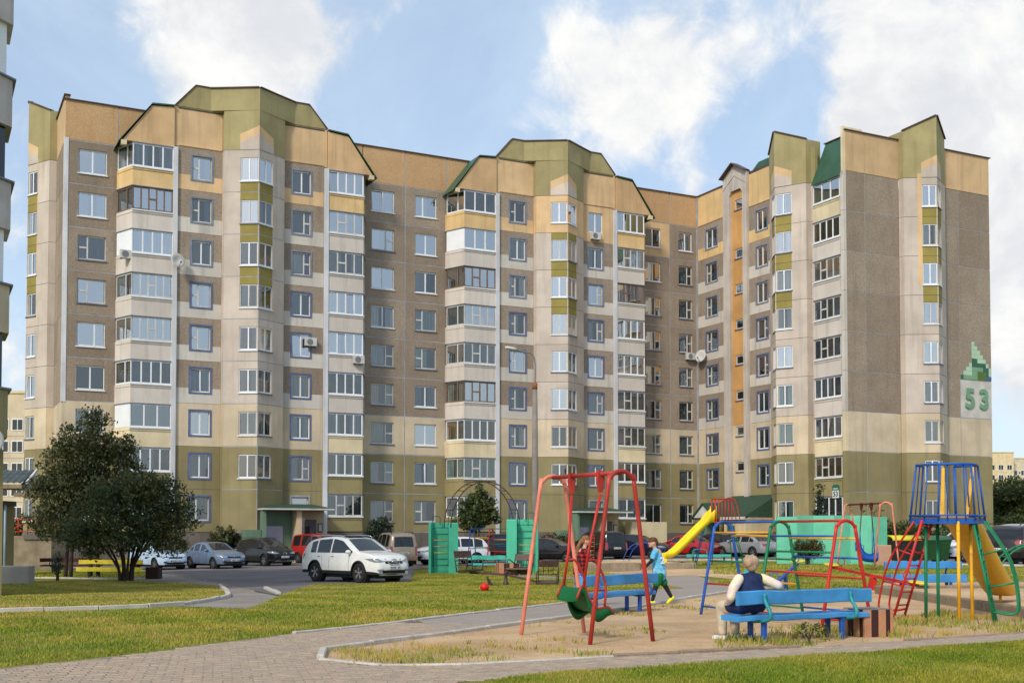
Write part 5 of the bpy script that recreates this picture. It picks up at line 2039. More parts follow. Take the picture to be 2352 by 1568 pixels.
tube_obj('kick_rail', [(x * 1.02, y * 1.02, PH + 0.05) for x, y in hexo + hexo[:1]], 0.018, P_blue, t)


def tower_ladder(t, top, foot, w, m, n, bow):
    """ladder with bowed handrails"""
    top, foot = Vector(top), Vector(foot)
    ax = Vector((foot.x - top.x, foot.y - top.y, 0)).normalized()
    sd_ = Vector((-ax.y, ax.x, 0))
    for q in (-1, 1):
        tube_obj('ladder_rail', [foot + sd_ * (q * w / 2), top + sd_ * (q * w / 2)], 0.024, m, t)
        hp = [top + sd_ * (q * w / 2) + Vector((0, 0, 0.10)) - ax * 0.28 * 0 + ax * 0.0]
        hp = smooth_pts([top + sd_ * (q * w / 2) + ax * (bow * 0.42) + Vector((0, 0, -0.02)), top.lerp(foot, 0.45) + sd_ * (q * w / 2) + ax * bow + Vector((0, 0, 0.12)),
                         top.lerp(foot, 0.78) + sd_ * (q * w / 2) + ax * bow + Vector((0, 0, 0.05)), top.lerp(foot, 0.86) + sd_ * (q * w / 2) + ax * (bow * 0.75), top.lerp(foot, 0.84) + sd_ * (q * w / 2)], 4)
        tube_obj('handrail', hp, 0.018, m, t)
        for f in (0.32, 0.62):
            tube_obj('stay', [top.lerp(foot, f) + sd_ * (q * w / 2), top.lerp(foot, f) + sd_ * (q * w / 2) + ax * bow * (0.75 if f < 0.5 else 1.0) + Vector((0, 0, 0.08))], 0.014, m, t, 6)
    for i in range(n):
        f = (i + 0.4) / n
        tube_obj('ladder_rung', [top.lerp(foot, f) - sd_ * w / 2, top.lerp(foot, f) + sd_ * w / 2], 0.014, m, t, 6)


tower_ladder(t, (-0.42, -0.18, PH - 0.03), (-0.82, 0.28, -0.1), 0.34, P_red, 8, 0.36)
tower_ladder(t, (0.36, -0.22, PH - 0.03), (0.66, -0.38, -0.1), 0.34, P_green, 9, 0.42)
slide_chute(t, [(0.24, 0.36, PH + 0.05), (0.46, 0.66, PH - 0.08), (0.98, 1.36, 1.20), (1.55, 2.12, 0.66), (1.98, 2.72, 0.36), (2.3, 3.2, 0.31)], 0.46, 0.20, slide_shade, up=0.72)
tube_obj('slide_leg', [(2.1, 2.95, -0.05), (2.1, 2.95, 0.34)], 0.03, P_yel, t)


# ---- seesaws
def seesaw(label, hi, lo, piv, mat, handle):
    c = Vector(piv)
    t = thing('seesaw', label, 'seesaw', (c.x, c.y, gz(c.x, c.y)))
    L = lambda v: Vector(v) - Vector((c.x, c.y, gz(c.x, c.y)))
    h, l = L(hi), L(lo)
    b = MB()
    b.bar(h, l, 0.075, 0.075)
    b.obj('beam', mat, t)
    ax = (l - h).normalized()
    for e, s in ((h, 1), (l, -1)):
        rot = Matrix.Rotation(math.atan2(ax.y, ax.x), 4, 'Z') @ Matrix.Rotation(-math.asin(ax.z), 4, 'Y')
        b = MB()
        ring = []
        for i in range(16):
            a = 2 * PI * i / 16
            ring.append((0.26 * math.cos(a) * (1 - 0.12 * math.cos(a) * s), 0.20 * math.sin(a), 0))
        b.loft([[(x, y, -0.02) for x, y, _ in ring], [(x * 1.04, y * 1.04, 0.0) for x, y, _ in ring], [(x, y, 0.025) for x, y, _ in ring], [(x * 0.8, y * 0.8, 0.02) for x, y, _ in ring]], 0, True)
        b.obj('seat', plast_yel, t, T(*(e + Vector((0, 0, 0.07)))) @ rot)
        q = e + ax * (0.42 * s)
        sd_ = Vector((-ax.y, ax.x, 0)).normalized()
        lp = [q + sd_ * (0.11 * math.cos(a)) + Vector((0, 0, 0.20 + 0.10 * math.sin(a))) for a in [(-PI / 2 + 2 * PI * i / 12) for i in range(13)]]
        tube_obj('handle', [q] + lp, 0.014, handle, t, 6)
    MB().prism([(-0.22, -0.05), (-0.06, 0.34), (0.06, 0.34), (0.22, -0.05)], -0.05, 0.05).obj('pivot', mat, t, Matrix.Rotation(math.atan2(ax.y, ax.x), 4, 'Z'))
    return t


hi, lo = at(1912, 1302, 33), at(2108, 1343, 29.6)
seesaw('red seesaw with yellow seats behind the climbing arches', hi, lo, (hi + lo) / 2, P_red, P_red)
hi, lo = at(1832, 1294, 34), at(1772, 1347, 30.2)
seesaw('blue seesaw with yellow seats half hidden by the seated woman', hi, lo, (hi + lo) / 2, P_blue, P_blue)

# ---- long teal wall behind the pink swing
screen_m = M_worn('screen_mint', srgb(104, 190, 158), srgb(150, 204, 182), 0.05, 0.7, 3, 0.07)
p0, p1 = G(1812, 1297), G(2018, 1297)
t = thing('teal_screen', 'long folded teal concrete wall screening the bins', 'wall', tuple((p0 + p1) / 2))
Lw = (p1 - p0).length
n = 6
for i in range(n):
    x0, x1 = -Lw / 2 + Lw * i / n, -Lw / 2 + Lw * (i + 1) / n
    y0, y1 = (0.0, 0.35) if i % 2 else (0.35, 0.0)
    MB().prism([(x0, y0), (x1, y1), (x1, y1 + 0.14), (x0, y0 + 0.14)], -0.2, 2.05 - (0.05 if i in (0, 5) else 0), axis='z').obj('wall_panel', screen_m, t)
# ---- wheeled refuse containers
def container(label, px, Z, body, lid, w=1.36, h=1.28):
    p = at(px, 1300, Z)
    t = thing('refuse_container', label, 'bin', (p.x, Z, gz(p.x, Z)), R(8))
    rg = [[(sx_ * w / 2 * f, sy_ * 0.5 * f, z) for sx_, sy_ in ((-1, -1), (1, -1), (1, 1), (-1, 1))] for z, f in ((0.16, 0.80), (0.9, 0.96), (1.0, 1.0), (1.08, 1.0))]
    MB().loft(rg, 0, False).obj('body', body, t)
    for i in range(4):
        x = -w * 0.36 + i * w * 0.24
        MB().bar((x * 0.85, -0.42, 0.2), (x, -0.5, 0.95), 0.05, 0.03).obj('rib', body, t)
    rg = []
    for i in range(9):
        a = PI * i / 8
        rg.append([(-w / 2 - 0.03, -0.54 * math.cos(a), 1.08 + 0.24 * math.sin(a)), (w / 2 + 0.03, -0.54 * math.cos(a), 1.08 + 0.24 * math.sin(a)), (w / 2 + 0.03, -0.50 * math.cos(a), 1.06 + 0.2 * math.sin(a)), (-w / 2 - 0.03, -0.50 * math.cos(a), 1.06 + 0.2 * math.sin(a))])
    MB().loft(rg, 0, True).obj('lid', lid, t)
    for s in (-1, 1):
        MB().tube([(s * (w / 2 + 0.0), 0, 1.02), (s * (w / 2 + 0.10), 0, 1.02)], 0.03).obj('trunnion', metal_d, t)
        for y in (-0.3, 0.3):
            MB().tube([(s * w * 0.33 - 0.03, y, 0.09), (s * w * 0.33 + 0.03, y, 0.09)], 0.09, 12).obj('wheel', metal_d, t)
    return t


container('black refuse container with a yellow lid', 2073, 55, M('bin_black', srgb(46, 46, 48), rough=0.5), M('lid_yellow', srgb(214, 206, 40), rough=0.45))
container('green refuse container with a green lid', 2143, 56, M('bin_green', srgb(42, 84, 46), rough=0.5), M('lid_green', srgb(70, 108, 76), rough=0.5))
p = G(2030, 1299)
o = MB().rbox(-0.32, 0.32, -0.06, 0.06, -0.1, 0.85, 0.03).obj('board', M('board_pink', srgb(196, 152, 128), var=0.12, streak=0.2), None, T(*p) @ Matrix.Rotation(R(6), 4, 'Z'))
tag(o, 'pinkish board standing beside the black refuse container', 'board')
p = at(1903, 1212, 60)
t = thing('dumpster', 'dark grey container lid showing above the teal wall', 'bin', (p.x, 61, gz(p.x, 61)))
MB().box(-0.65, 0.65, -0.4, 0.4, -0.1, 1.6).obj('body', metal_d, t)
MB().prism([(-0.72, 1.6), (0.72, 1.6), (0.74, 1.72), (0.55, 1.82), (-0.55, 1.82), (-0.74, 1.72)], -0.5, 0.5).obj('lid', M('lid_grey', srgb(58, 62, 68), rough=0.5), t)

# ---- lamp post
p = at(1229, 1300, 52)
gzp = gz(p.x, 52)
t = thing('lamp_post', 'tall tapering concrete lamp post with a single arm', 'lamp post', (p.x, 52, gzp))
post_m = M('post_concrete', srgb(142, 134, 126), var=0.18, scale=1.5, streak=0.35, grain=0.2, gscale=20)
MB().lathe([(0.165, -0.2), (0.15, 3), (0.105, 8.3), (0.0, 8.32)], 12).obj('column', post_m, t)
steel = M('steel_grey', srgb(132, 132, 134), rough=0.5, metal=0.4)
MB().lathe([(0.112, 8.0), (0.112, 8.3)], 12).obj('collar', M('rust', srgb(150, 96, 60), var=0.3), t)
arm = smooth_pts([(0, 0, 8.2), (0.0, 0, 9.2), (-0.15, -0.03, 9.58), (-0.5, -0.1, 9.66), (-0.9, -0.2, 9.75)], 5)
tube_obj('arm', arm, 0.035, steel, t)
b = MB()
b.loft([[(x, y * w_ - 0.2 + x * 0.0, z + dz) for y, dz in ((-1, 0), (-0.7, 0.06), (0.7, 0.06), (1, 0), (0.6, -0.05), (-0.6, -0.05))] for x, w_, z in ((-0.82, 0.05, 9.74), (-0.95, 0.11, 9.77), (-1.2, 0.13, 9.81), (-1.32, 0.07, 9.82))], 0, True)
b.obj('lamp_head', M('lamp_head', srgb(206, 206, 200), rough=0.4), t)
# ================================================================== cars
tyre_m = M('tyre', (0.022, 0.021, 0.021), rough=0.85, var=0.1)
rim_m = M('rim_alloy', srgb(150, 150, 154), rough=0.3, metal=0.7, var=0.05)
rim_s = M('rim_steel', srgb(110, 112, 116), rough=0.4, metal=0.5)
blackp = M('plastic_black', (0.02, 0.02, 0.022), rough=0.6)
chrome = M('chrome', srgb(200, 202, 206), rough=0.12, metal=1.0, var=0.02, grain=0, bump=0)
car_glass = NT('car_glass')
car_glass.b.inputs['Base Color'].default_value = (0.012, 0.014, 0.016, 1)
car_glass.b.inputs['Roughness'].default_value = 0.03
car_glass.b.inputs['Specular IOR Level'].default_value = 0.55
car_glass.b.inputs['Coat Weight'].default_value = 0.15
cg = car_glass.m
lamp_clear = M('lamp_clear', srgb(150, 156, 164), rough=0.15, spec=0.6, var=0.5, scale=14, grain=0.35, gscale=24, coat=0.6)
lamp_red = M('lamp_red', srgb(150, 16, 18), rough=0.2, spec=0.7, var=0.2, scale=8, coat=1.0)
plate_m = M('plate_white', srgb(214, 214, 210), rough=0.5, var=0.05)
plate_k = M('plate_ink', srgb(60, 60, 66), rough=0.5)
OUT = {
    'suv': dict(o=[(.012, .20), (.0, .27), (-.002, .36), (.004, .46), (.010, .55), (.022, .62), (.055, .75), (.095, .865), (.125, .91), (.18, .95), (.27, .982), (.38, 1.0), (.46, .995), (.53, .968), (.565, .94), (.735, .68), (.77, .66), (.86, .635), (.925, .595), (.96, .55), (.985, .48), (.998, .38), (1.0, .30), (.99, .20)],
                belt=.625, win=[(.135, .215), (.23, .405), (.42, .70)], ws=(.565, .74), rw=(.022, .10), wb=.583, fa=.205),
    'sedan': dict(o=[(.012, .22), (.0, .32), (-.002, .44), (.006, .56), (.018, .63), (.035, .655), (.12, .67), (.165, .69), (.23, .83), (.295, .945), (.34, .98), (.43, 1.0), (.50, .985), (.545, .955), (.715, .69), (.75, .665), (.86, .625), (.93, .57), (.968, .51), (.990, .43), (1.0, .34), (.99, .20)],
                  belt=.645, win=[(.215, .30), (.315, .455), (.475, .69)], ws=(.545, .72), rw=(.165, .295), wb=.585, fa=.19),
    'hatch': dict(o=[(.012, .22), (.0, .32), (-.002, .42), (.006, .54), (.016, .62), (.05, .76), (.095, .90), (.13, .95), (.22, .985), (.36, 1.0), (.47, .985), (.53, .955), (.715, .69), (.75, .665), (.86, .625), (.93, .57), (.968, .51), (.990, .43), (1.0, .34), (.99, .20)],
                  belt=.62, win=[(.12, .24), (.26, .43), (.45, .68)], ws=(.53, .72), rw=(.018, .09), wb=.60, fa=.19),
    'van': dict(o=[(.012, .18), (.0, .26), (-.002, .36), (.002, .50), (.008, .57), (.028, .78), (.045, .91), (.07, .955), (.13, .978), (.25, .992), (.42, 1.0), (.56, .985), (.61, .955), (.80, .62), (.835, .595), (.91, .55), (.955, .49), (.98, .42), (.998, .34), (1.0, .26), (.99, .18)],
                belt=.575, win=[(.07, .24), (.265, .47), (.495, .74)], ws=(.61, .80), rw=(.008, .04), wb=.60, fa=.20),
}
WHEELS = {}


def wheel_meshes(r, w, alloy):
    key = (r, w, alloy)
    if key in WHEELS:
        return WHEELS[key]
    b = MB()
    prof = [(r * 0.62, -w / 2), (r * 0.93, -w / 2), (r, -w * 0.32), (r, w * 0.32), (r * 0.93, w / 2), (r * 0.66, w / 2), (r * 0.64, w * 0.35)]
    b.lathe(prof, 24, 0, axis='y')
    ty = b.mesh('wheel', tyre_m)
    b = MB()
    b.lathe([(r * 0.64, w * 0.30), (r * 0.66, w * 0.44), (r * 0.60, w * 0.46), (r * 0.57, w * 0.2), (0.02, w * 0.12)], 24, 0, axis='y')
    n = 5 if alloy else 8
    for i in range(n):
        a = 2 * PI * i / n
        for da in ((-0.14, 0.14) if alloy else (0,)):
            p0 = (r * 0.12 * math.cos(a), w * 0.36, r * 0.12 * math.sin(a))
            p1 = (r * 0.61 * math.cos(a + da), w * 0.40, r * 0.61 * math.sin(a + da))
            b.bar(p0, p1, 0.035, 0.03, 1, up=(0, 1, 0))
    b.lathe([(r * 0.15, w * 0.30), (r * 0.15, w * 0.42), (r * 0.05, w * 0.45)], 12, 1, axis='y')
    rm = b.mesh('rim', [blackp, rim_m if alloy else rim_s])
    WHEELS[key] = (ty, rm)
    return WHEELS[key]


def car(name, label, kind, L, W, H, paint, loc, rz, alloy=True, rails=False, cladding=False, front='std', wr=0.32, plate=True, group='cars parked in front of the block'):
    sp = OUT[kind]
    t = thing(name, label, 'car', (loc[0], loc[1], gz(loc[0], loc[1]) + 0.02), rz, group)
    # dense outline
    O = [(x * L - L / 2, z * H) for x, z in sp['o']]
    D = []
    for i in range(len(O) - 1):
        a, c = O[i], O[i + 1]
        n = max(1, int(math.hypot(c[0] - a[0], c[1] - a[1]) / 0.07))
        for j in range(n):
            D.append((a[0] + (c[0] - a[0]) * j / n, a[1] + (c[1] - a[1]) * j / n))
    D.append(O[-1])
    hw0 = W / 2
    xf, xr = L / 2 - sp['fa'] * L, L / 2 - sp['fa'] * L - sp['wb'] * L
    AR = wr + 0.055

    def plan_w(x):
        e = 1.0
        f = (x - (L / 2 - 0.75)) / 0.75
        if f > 0:
            e -= 0.24 * f ** 2.2
        f = (-L / 2 + 0.5 - x) / 0.5
        if f > 0:
            e -= 0.13 * f ** 2.2
        return hw0 * e

    belt = sp['belt'] * H

    def hw(x, z):
        w = plan_w(x)
        if z < belt:
            f = (z - 0.20 * H) / (belt - 0.20 * H)
            return w * (0.955 + 0.045 * math.sin(PI * min(max(f, 0), 1) ** 0.8) - 0.015 * max(f, 0))
        f = (z - belt) / (H - belt)
        return w * (0.94 - 0.20 * f ** 1.15)

    def zlow(x):
        z = 0.195 * H if not cladding else 0.19 * H
        for xc in (xf, xr):
            q = AR * AR - (x - xc) ** 2
            if q > 0:
                z = max(z, wr + math.sqrt(q))
        return z
    parts = {}

    def P(tagname):
        return parts.setdefault(tagname, MB())
    cols = []
    for (x, zt) in D:
        zl = min(zlow(x), zt - 0.01)
        zb = min(belt, zt - 0.004)
        lv = [zl + (zb - zl) * f for f in (0, 0.16, 0.34, 0.55, 0.78, 1.0)]
        up = max(zt - zb, 0.004)
        g0 = min(0.035, up * 0.2)
        g1 = min(0.075, up * 0.35)
        lv += [zb + g0, zb + up * 0.5, zt - g1, zt]
        row = []
        for z in lv:
            row.append((x, hw(x, z), z))
        cols.append((x, zt, row))
    nr = 10
    for i in range(len(cols) - 1):
        xa, za, ra = cols[i]
        xb, zb_, rb = cols[i + 1]
        xm, zm = (xa + xb) / 2, (za + zb_) / 2
        fx = (xm + L / 2) / L
        for s in (1, -1):
            for r_ in range(nr - 1):
                q = [ra[r_], rb[r_], rb[r_ + 1], ra[r_ + 1]]
                q = [(a, s * c, d_) for a, c, d_ in q]
                if s < 0:
                    q = q[::-1]
                tg = 'body'
                if 6 <= r_ <= 7 and zm > belt + 0.14:
                    for k, (w0, w1) in enumerate(sp['win']):
                        if w0 < fx < w1:
                            tg = 'side_window%d%s' % (k, 'l' if s > 0 else 'r')
                if cladding and r_ == 0:
                    tg = 'cladding'
                P(tg).add(q, [(0, 1, 2, 3)], 0, True)
        # strip across the car
        m = 8
        for j in range(m):
            f0, f1 = -1 + 2 * j / m, -1 + 2 * (j + 1) / m
            vs = []
            for (row, f) in ((ra, f0), (rb, f0), (rb, f1), (ra, f1)):
                x, y, z = row[-1]
                crown = 0.035 * (1 - f * f) * (1 if z > 0.5 * H else 0.3)
                bow = 0.0
                if x > L / 2 - 0.4 or x < -L / 2 + 0.3:
                    bow = (1 - f * f) * 0.07 * (1 if x > 0 else -1)
                vs.append((x + bow, y * f, z + crown))
            tg = 'body'
            inner = abs((f0 + f1) / 2) < 0.86
            if sp['ws'][0] < fx < sp['ws'][1] and inner:
                tg = 'windshield'
            if sp['rw'][0] < fx < sp['rw'][1] and zm > belt and inner:
                tg = 'rear_window'
            P(tg).add(vs, [(3, 2, 1, 0)], 0, True)
    # underside
    ub = P('underbody')
    ub.box(-L / 2 + 0.25, L / 2 - 0.25, -hw0 * 0.72, hw0 * 0.72, 0.17, 0.5 * H)
    for k, mb in parts.items():
        if k == 'body':
            bo = mb.obj('body', paint, t)
        elif k == 'cladding':
            mb.obj('cladding', blackp, t)
        elif k == 'underbody':
            mb.obj('underbody', blackp, t)
        else:
            mb.obj('windshield' if k == 'windshield' else ('rear_window' if k == 'rear_window' else 'side_window'), cg, t)
    # door gaps and handles
    for s in (1, -1):
        for q in (sp['win'][1][0] - 0.012, sp['win'][2][0] - 0.012, sp['win'][2][1] - 0.03):
            x = q * L - L / 2
            if abs(x - xr) < AR + 0.02 and q < 0.4:
                x = xr + AR + 0.02
            zs_ = [max(zlow(x) + 0.05, 0.24 * H) + (belt - 0.24 * H - 0.02) * f for f in (0, 0.3, 0.6, 0.9)]
            MB().tube([(x, s * (hw(x, z) + 0.001), z) for z in zs_], 0.006, 4).obj('door_gap', blackp, t)
        for q in (sp['win'][1][0] + 0.035, sp['win'][2][0] + 0.03):
            x = q * L - L / 2
            z = belt - 0.10
            MB().rbox(x - 0.09, x + 0.09, s * hw(x, z) - 0.02, s * hw(x, z) + 0.025, z - 0.018, z + 0.018, 0.008).obj('door_handle', paint if front != 'vgrille' else chrome, t)
        # mirrors
        x = (sp['ws'][1] - 0.055) * L - L / 2
        MB().ell((x, s * (hw(x, belt) + 0.10), belt + 0.08), (0.08, 0.12, 0.075), 0, 10, 7).obj('mirror', paint, t)
        # arch linings and wheels
        for xc in (xf, xr):
            arch = []
            for i in range(15):
                a = PI * (0.0 + 1.0 * i / 14)
                xx, zz = xc + AR * math.cos(a), wr + AR * math.sin(a)
                arch.append((xx, s * (hw(xx, zz) + 0.004), max(zz, 0.2)))
            MB().tube(arch, 0.022 if cladding else 0.010, 5).obj('arch_trim', blackp, t)
            MB().lathe([(AR, -0.12), (AR, 0.10), (0.01, 0.10)] if s < 0 else [(0.01, -0.10), (AR, -0.10), (AR, 0.12)], 20, 0, (xc, s * (hw0 - 0.2), wr), False, 'y').obj('wheel_well', blackp, t)
            ty, rm = wheel_meshes(wr, 0.215, alloy)
            w = link('wheel', ty, t, T(xc, s * (hw0 - 0.125), wr) @ (Matrix.Rotation(PI, 4, 'Z') if s < 0 else Matrix()) @ Matrix.Rotation(random.random() * 2, 4, 'Y'))
            link('rim', rm, w)
        if rails:
            rp = [(x, s * (hw(x, 0.98 * H) * 0.93), z) for x, z in ((-0.42 * L, 0.965 * H), (-0.38 * L, H + 0.025), (-0.1 * L, H + 0.055), (0.02 * L, H + 0.035), (0.05 * L, 0.985 * H))]
            MB().tube(smooth_pts(rp, 3), 0.02, 6).obj('roof_rail', chrome if front == 'vgrille' else blackp, t)
    # lamps: patches lying on the skin at the corners
    fz = sorted([(z, x) for x, z in D if x > 0.30 * L and z < 0.66 * H])
    rz_ = sorted([(z, x) for x, z in D if x < -0.36 * L])
    xF = lambda z: float(np.interp(z, [q[0] for q in fz], [q[1] for q in fz]))
    xR = lambda z: float(np.interp(z, [q[0] for q in rz_], [q[1] for q in rz_]))

    def patch(name, mat, rows, end, off=0.010):
        """rows: (z, f0, back): from fraction f0 of the end face round the corner and back along the flank"""
        for s in (1, -1):
            grid = []
            for z, f0, back in rows:
                x0 = xF(z) if end > 0 else xR(z)
                row = []
                for i in range(5):
                    f = f0 + (1 - f0) * i / 4
                    row.append((x0 + end * ((1 - f * f) * 0.07 + off), s * (hw(x0, z) * f + off * f), z))
                for i in range(1, 6):
                    x = x0 - end * back * i / 5
                    row.append((x + end * off * (1 - i / 5), s * (hw(x, z) + off), z))
                grid.append(row)
            n_ = len(grid[0])
            vs = [v for r_ in grid for v in r_]
            MB().add(vs, [(j * n_ + i, j * n_ + i + 1, (j + 1) * n_ + i + 1, (j + 1) * n_ + i) for j in range(len(grid) - 1) for i in range(n_ - 1)], 0, True).obj(name, mat, t)
    if kind == 'van':
        patch('headlight', lamp_clear, [(0.37 * H, 0.82, 0.16), (0.41 * H, 0.66, 0.26), (0.46 * H, 0.66, 0.34), (0.485 * H, 0.80, 0.42)], 1)
        patch('taillight', lamp_red, [(0.33 * H, 0.84, 0.05), (0.45 * H, 0.82, 0.06), (0.60 * H, 0.86, 0.06)], -1)
    elif kind == 'sedan':
        patch('headlight', lamp_clear, [(0.435 * H, 0.74, 0.12), (0.47 * H, 0.58, 0.22), (0.51 * H, 0.58, 0.32), (0.535 * H, 0.70, 0.36)], 1)
        patch('taillight', lamp_red, [(0.48 * H, 0.62, 0.14), (0.54 * H, 0.55, 0.20), (0.615 * H, 0.60, 0.22)], -1)
    else:
        patch('headlight', lamp_clear, [(0.455 * H, 0.80, 0.10), (0.475 * H, 0.50, 0.24), (0.515 * H, 0.50, 0.38), (0.535 * H, 0.66, 0.46)], 1)
        patch('taillight', lamp_red, [(0.50 * H, 0.74, 0.14), (0.56 * H, 0.66, 0.20), (0.625 * H, 0.76, 0.20)], -1)
    patch('fog_light', blackp if front != 'vgrille' else lamp_clear, [(0.26 * H, 0.74, 0.02), (0.305 * H, 0.70, 0.04)], 1)
    # grille, lower intake, plates
    gx = L / 2 + 0.07

    def face(name, mat, y, z0, z1, d=0.012, m=6):
        vs = []
        for z in (z0, (z0 + z1) / 2, z1):
            x0 = xF(z)
            w_ = hw(x0, z)
            vs += [(x0 + (1 - (q / w_) ** 2) * 0.07 + d, q, z) for q in [-y + 2 * y * i / m for i in range(m + 1)]]
        k = m + 1
        return MB().add(vs, [(j * k + i, j * k + i + 1, (j + 1) * k + i + 1, (j + 1) * k + i) for j in range(2) for i in range(m)], 0, True).obj(name, mat, t)
    face('grille', blackp, 0.40, 0.425 * H, 0.515 * H)
    face('intake', blackp, 0.52, 0.215 * H, 0.285 * H)
    if front == 'vgrille':
        MB().tube([(xF(0.52 * H) + 0.045, -0.36, 0.525 * H), (xF(0.41 * H) + 0.075, -0.19, 0.405 * H), (xF(0.41 * H) + 0.075, 0.19, 0.405 * H), (xF(0.52 * H) + 0.045, 0.36, 0.525 * H)], 0.03, 8).obj('grille_trim', chrome, t)
        MB().tube([(xF(0.465 * H) + 0.085, 0.115 * math.cos(a), 0.465 * H + 0.10 * math.sin(a)) for a in [2 * PI * i / 16 for i in range(16)]], 0.016, 6, closed=True).obj('emblem_ring', chrome, t)
        MB().box(xF(0.465 * H) + 0.07, xF(0.465 * H) + 0.10, -0.145, 0.145, 0.45 * H, 0.48 * H).obj('emblem_bar', chrome, t)
        MB().rbox(gx - 0.16, gx - 0.005, -0.62, 0.62, 0.165 * H, 0.195 * H, 0.012).obj('skid_plate', chrome, t)
        MB().box(-0.1 * L, 0.045 * L, -0.45, 0.45, H * 0.985 + 0.035, H + 0.038).obj('sunroof', cg, t)
    elif front == 'slash':
        MB().tube([(xF(0.46 * H) + 0.085, 0.11 * math.cos(a), 0.46 * H + 0.07 * math.sin(a)) for a in [2 * PI * i / 16 for i in range(16)]], 0.014, 6, closed=True).obj('emblem_ring', chrome, t)
        MB().bar((xF(0.46 * H) + 0.085, -0.05, 0.43 * H), (xF(0.46 * H) + 0.085, 0.05, 0.49 * H), 0.02, 0.02).obj('emblem_bar', chrome, t)
        MB().rbox(gx - 0.14, gx + 0.0, -0.62, 0.62, 0.17 * H, 0.21 * H, 0.012).obj('skid_plate', chrome, t)
    else:
        MB().rbox(xF(0.46 * H) + 0.06, xF(0.46 * H) + 0.092, -0.30, 0.30, 0.462 * H, 0.475 * H, 0.004).obj('grille_trim', chrome, t)
        MB().ell((xF(0.46 * H) + 0.09, 0, 0.468 * H), (0.012, 0.06, 0.04), 0, 10, 6).obj('emblem', chrome, t)
    if plate:
        for x, z, f in ((xF(0.34 * H) + 0.085, 0.34 * H, 1), (xR((0.40 if kind != 'sedan' else 0.50) * H) - 0.085, (0.40 if kind != 'sedan' else 0.50) * H, -1)):
            po = MB().rbox(x - 0.008, x + 0.008, -0.26, 0.26, z - 0.056, z + 0.056, 0.004).obj('number_plate', plate_m, t)
            for i in range(7):
                if i == 4:
                    continue
                y = -0.19 + i * 0.063
                MB().box(x + f * 0.008 - 0.002, x + f * 0.010 + 0.002, y, y + 0.032, z - 0.03, z + 0.03).obj('plate_mark', plate_k, po)
    return t


pt = lambda n, c, **k: M_paint('paint_' + n, srgb(*c), **k)
car('parked_suv', 'pearl white SUV with dark wheel arches standing across the asphalt', 'suv', 4.58, 1.80, 1.66, pt('pearl', (226, 226, 220)), (-5.88, 44.2), R(-45), True, True, True, 'vgrille', 0.36)
car('parked_hatchback', 'light blue hatchback half hidden behind the dark tree', 'hatch', 4.3, 1.75, 1.48, pt('ice_blue', (178, 200, 222)), (-19.8, 66.0), R(-47), True)
car('parked_sedan', 'steel blue sedan parked between the tree and the black crossover', 'sedan', 4.5, 1.73, 1.45, pt('steel_blue', (112, 129, 154), metal=0.3), (-16.75, 66.4), R(-47), True, False, False, 'std', 0.31)
car('parked_suv', 'black crossover with a silver front bumper beside the blue sedan', 'suv', 4.4, 1.8, 1.62, pt('black', (22, 20, 22)), (-14.85, 71.0), R(-47), True, True, True, 'slash', 0.34)
car('parked_van', 'red high roofed van behind the white SUV', 'van', 4.2, 1.75, 1.85, pt('red_van', (160, 30, 26)), (-12.3, 76.0), R(-40), False, False, False)
car('parked_van', 'beige minivan seen from behind next to the white SUV', 'van', 4.3, 1.75, 1.84, pt('beige', (168, 148, 126), metal=0.3), (-6.6, 66.2), R(110), False, True, False)
car('parked_hatchback', 'white hatchback behind the left teal climbing wall', 'hatch', 4.2, 1.78, 1.55, pt('white', (220, 222, 226)), (-3.5, 68.5), R(205), True)
car('parked_suv', 'black SUV behind the small climbing arches', 'suv', 4.5, 1.85, 1.68, pt('black_b', (20, 20, 22)), (-1.0, 70.0), R(200), True)
car('parked_sedan', 'black sedan with a long bonnet right of the teal climbing wall', 'sedan', 4.6, 1.78, 1.38, pt('black_c', (18, 17, 18)), (2.3, 69.0), R(-28), True)
car('parked_van', 'black people carrier seen from behind past the plaid shirted girl', 'van', 4.6, 1.82, 1.78, pt('black_d', (24, 26, 30)), (5.6, 76.5), R(116), False)
car('parked_hatchback', 'dark navy hatchback behind the running boy', 'hatch', 4.2, 1.74, 1.52, pt('navy', (24, 26, 52)), (8.3, 77.0), R(-32), True)
car('parked_sedan', 'red sedan showing its tail behind the yellow slide', 'sedan', 4.5, 1.74, 1.44, pt('red', (166, 30, 34)), (11.4, 78.0), R(140), False)
car('parked_hatchback', 'black hatchback between the red and the silver sedan', 'hatch', 4.2, 1.76, 1.52, pt('black_e', (26, 28, 30)), (13.6, 79.5), R(118), False)
car('parked_sedan', 'silver sedan seen from behind through the climbing arches', 'sedan', 4.6, 1.78, 1.44, pt('silver', (166, 168, 172), metal=0.5), (15.2, 76.3), R(125), True)
car('parked_hatchback', 'dark grey hatchback beside the silver sedan', 'hatch', 4.3, 1.78, 1.5, pt('graphite', (62, 62, 66), metal=0.3), (17.3, 78.5), R(-40), True)
car('parked_hatchback', 'white car mostly hidden behind the green refuse container', 'hatch', 4.1, 1.74, 1.5, pt('white_b', (222, 226, 230)), (22.2, 58.0), R(215), True)
car('parked_suv', 'dark brown SUV cut by the right edge with a red tail lamp', 'suv', 4.65, 1.88, 1.76, pt('dark_brown', (44, 38, 40), metal=0.3), (22.3, 51.8), R(48), True, True, False, 'std', 0.36)
# ================================================================== people
skin_m = M('skin', srgb(214, 164, 136), rough=0.55, var=0.06, grain=0.0, bump=0.0)
SKN = skin_m


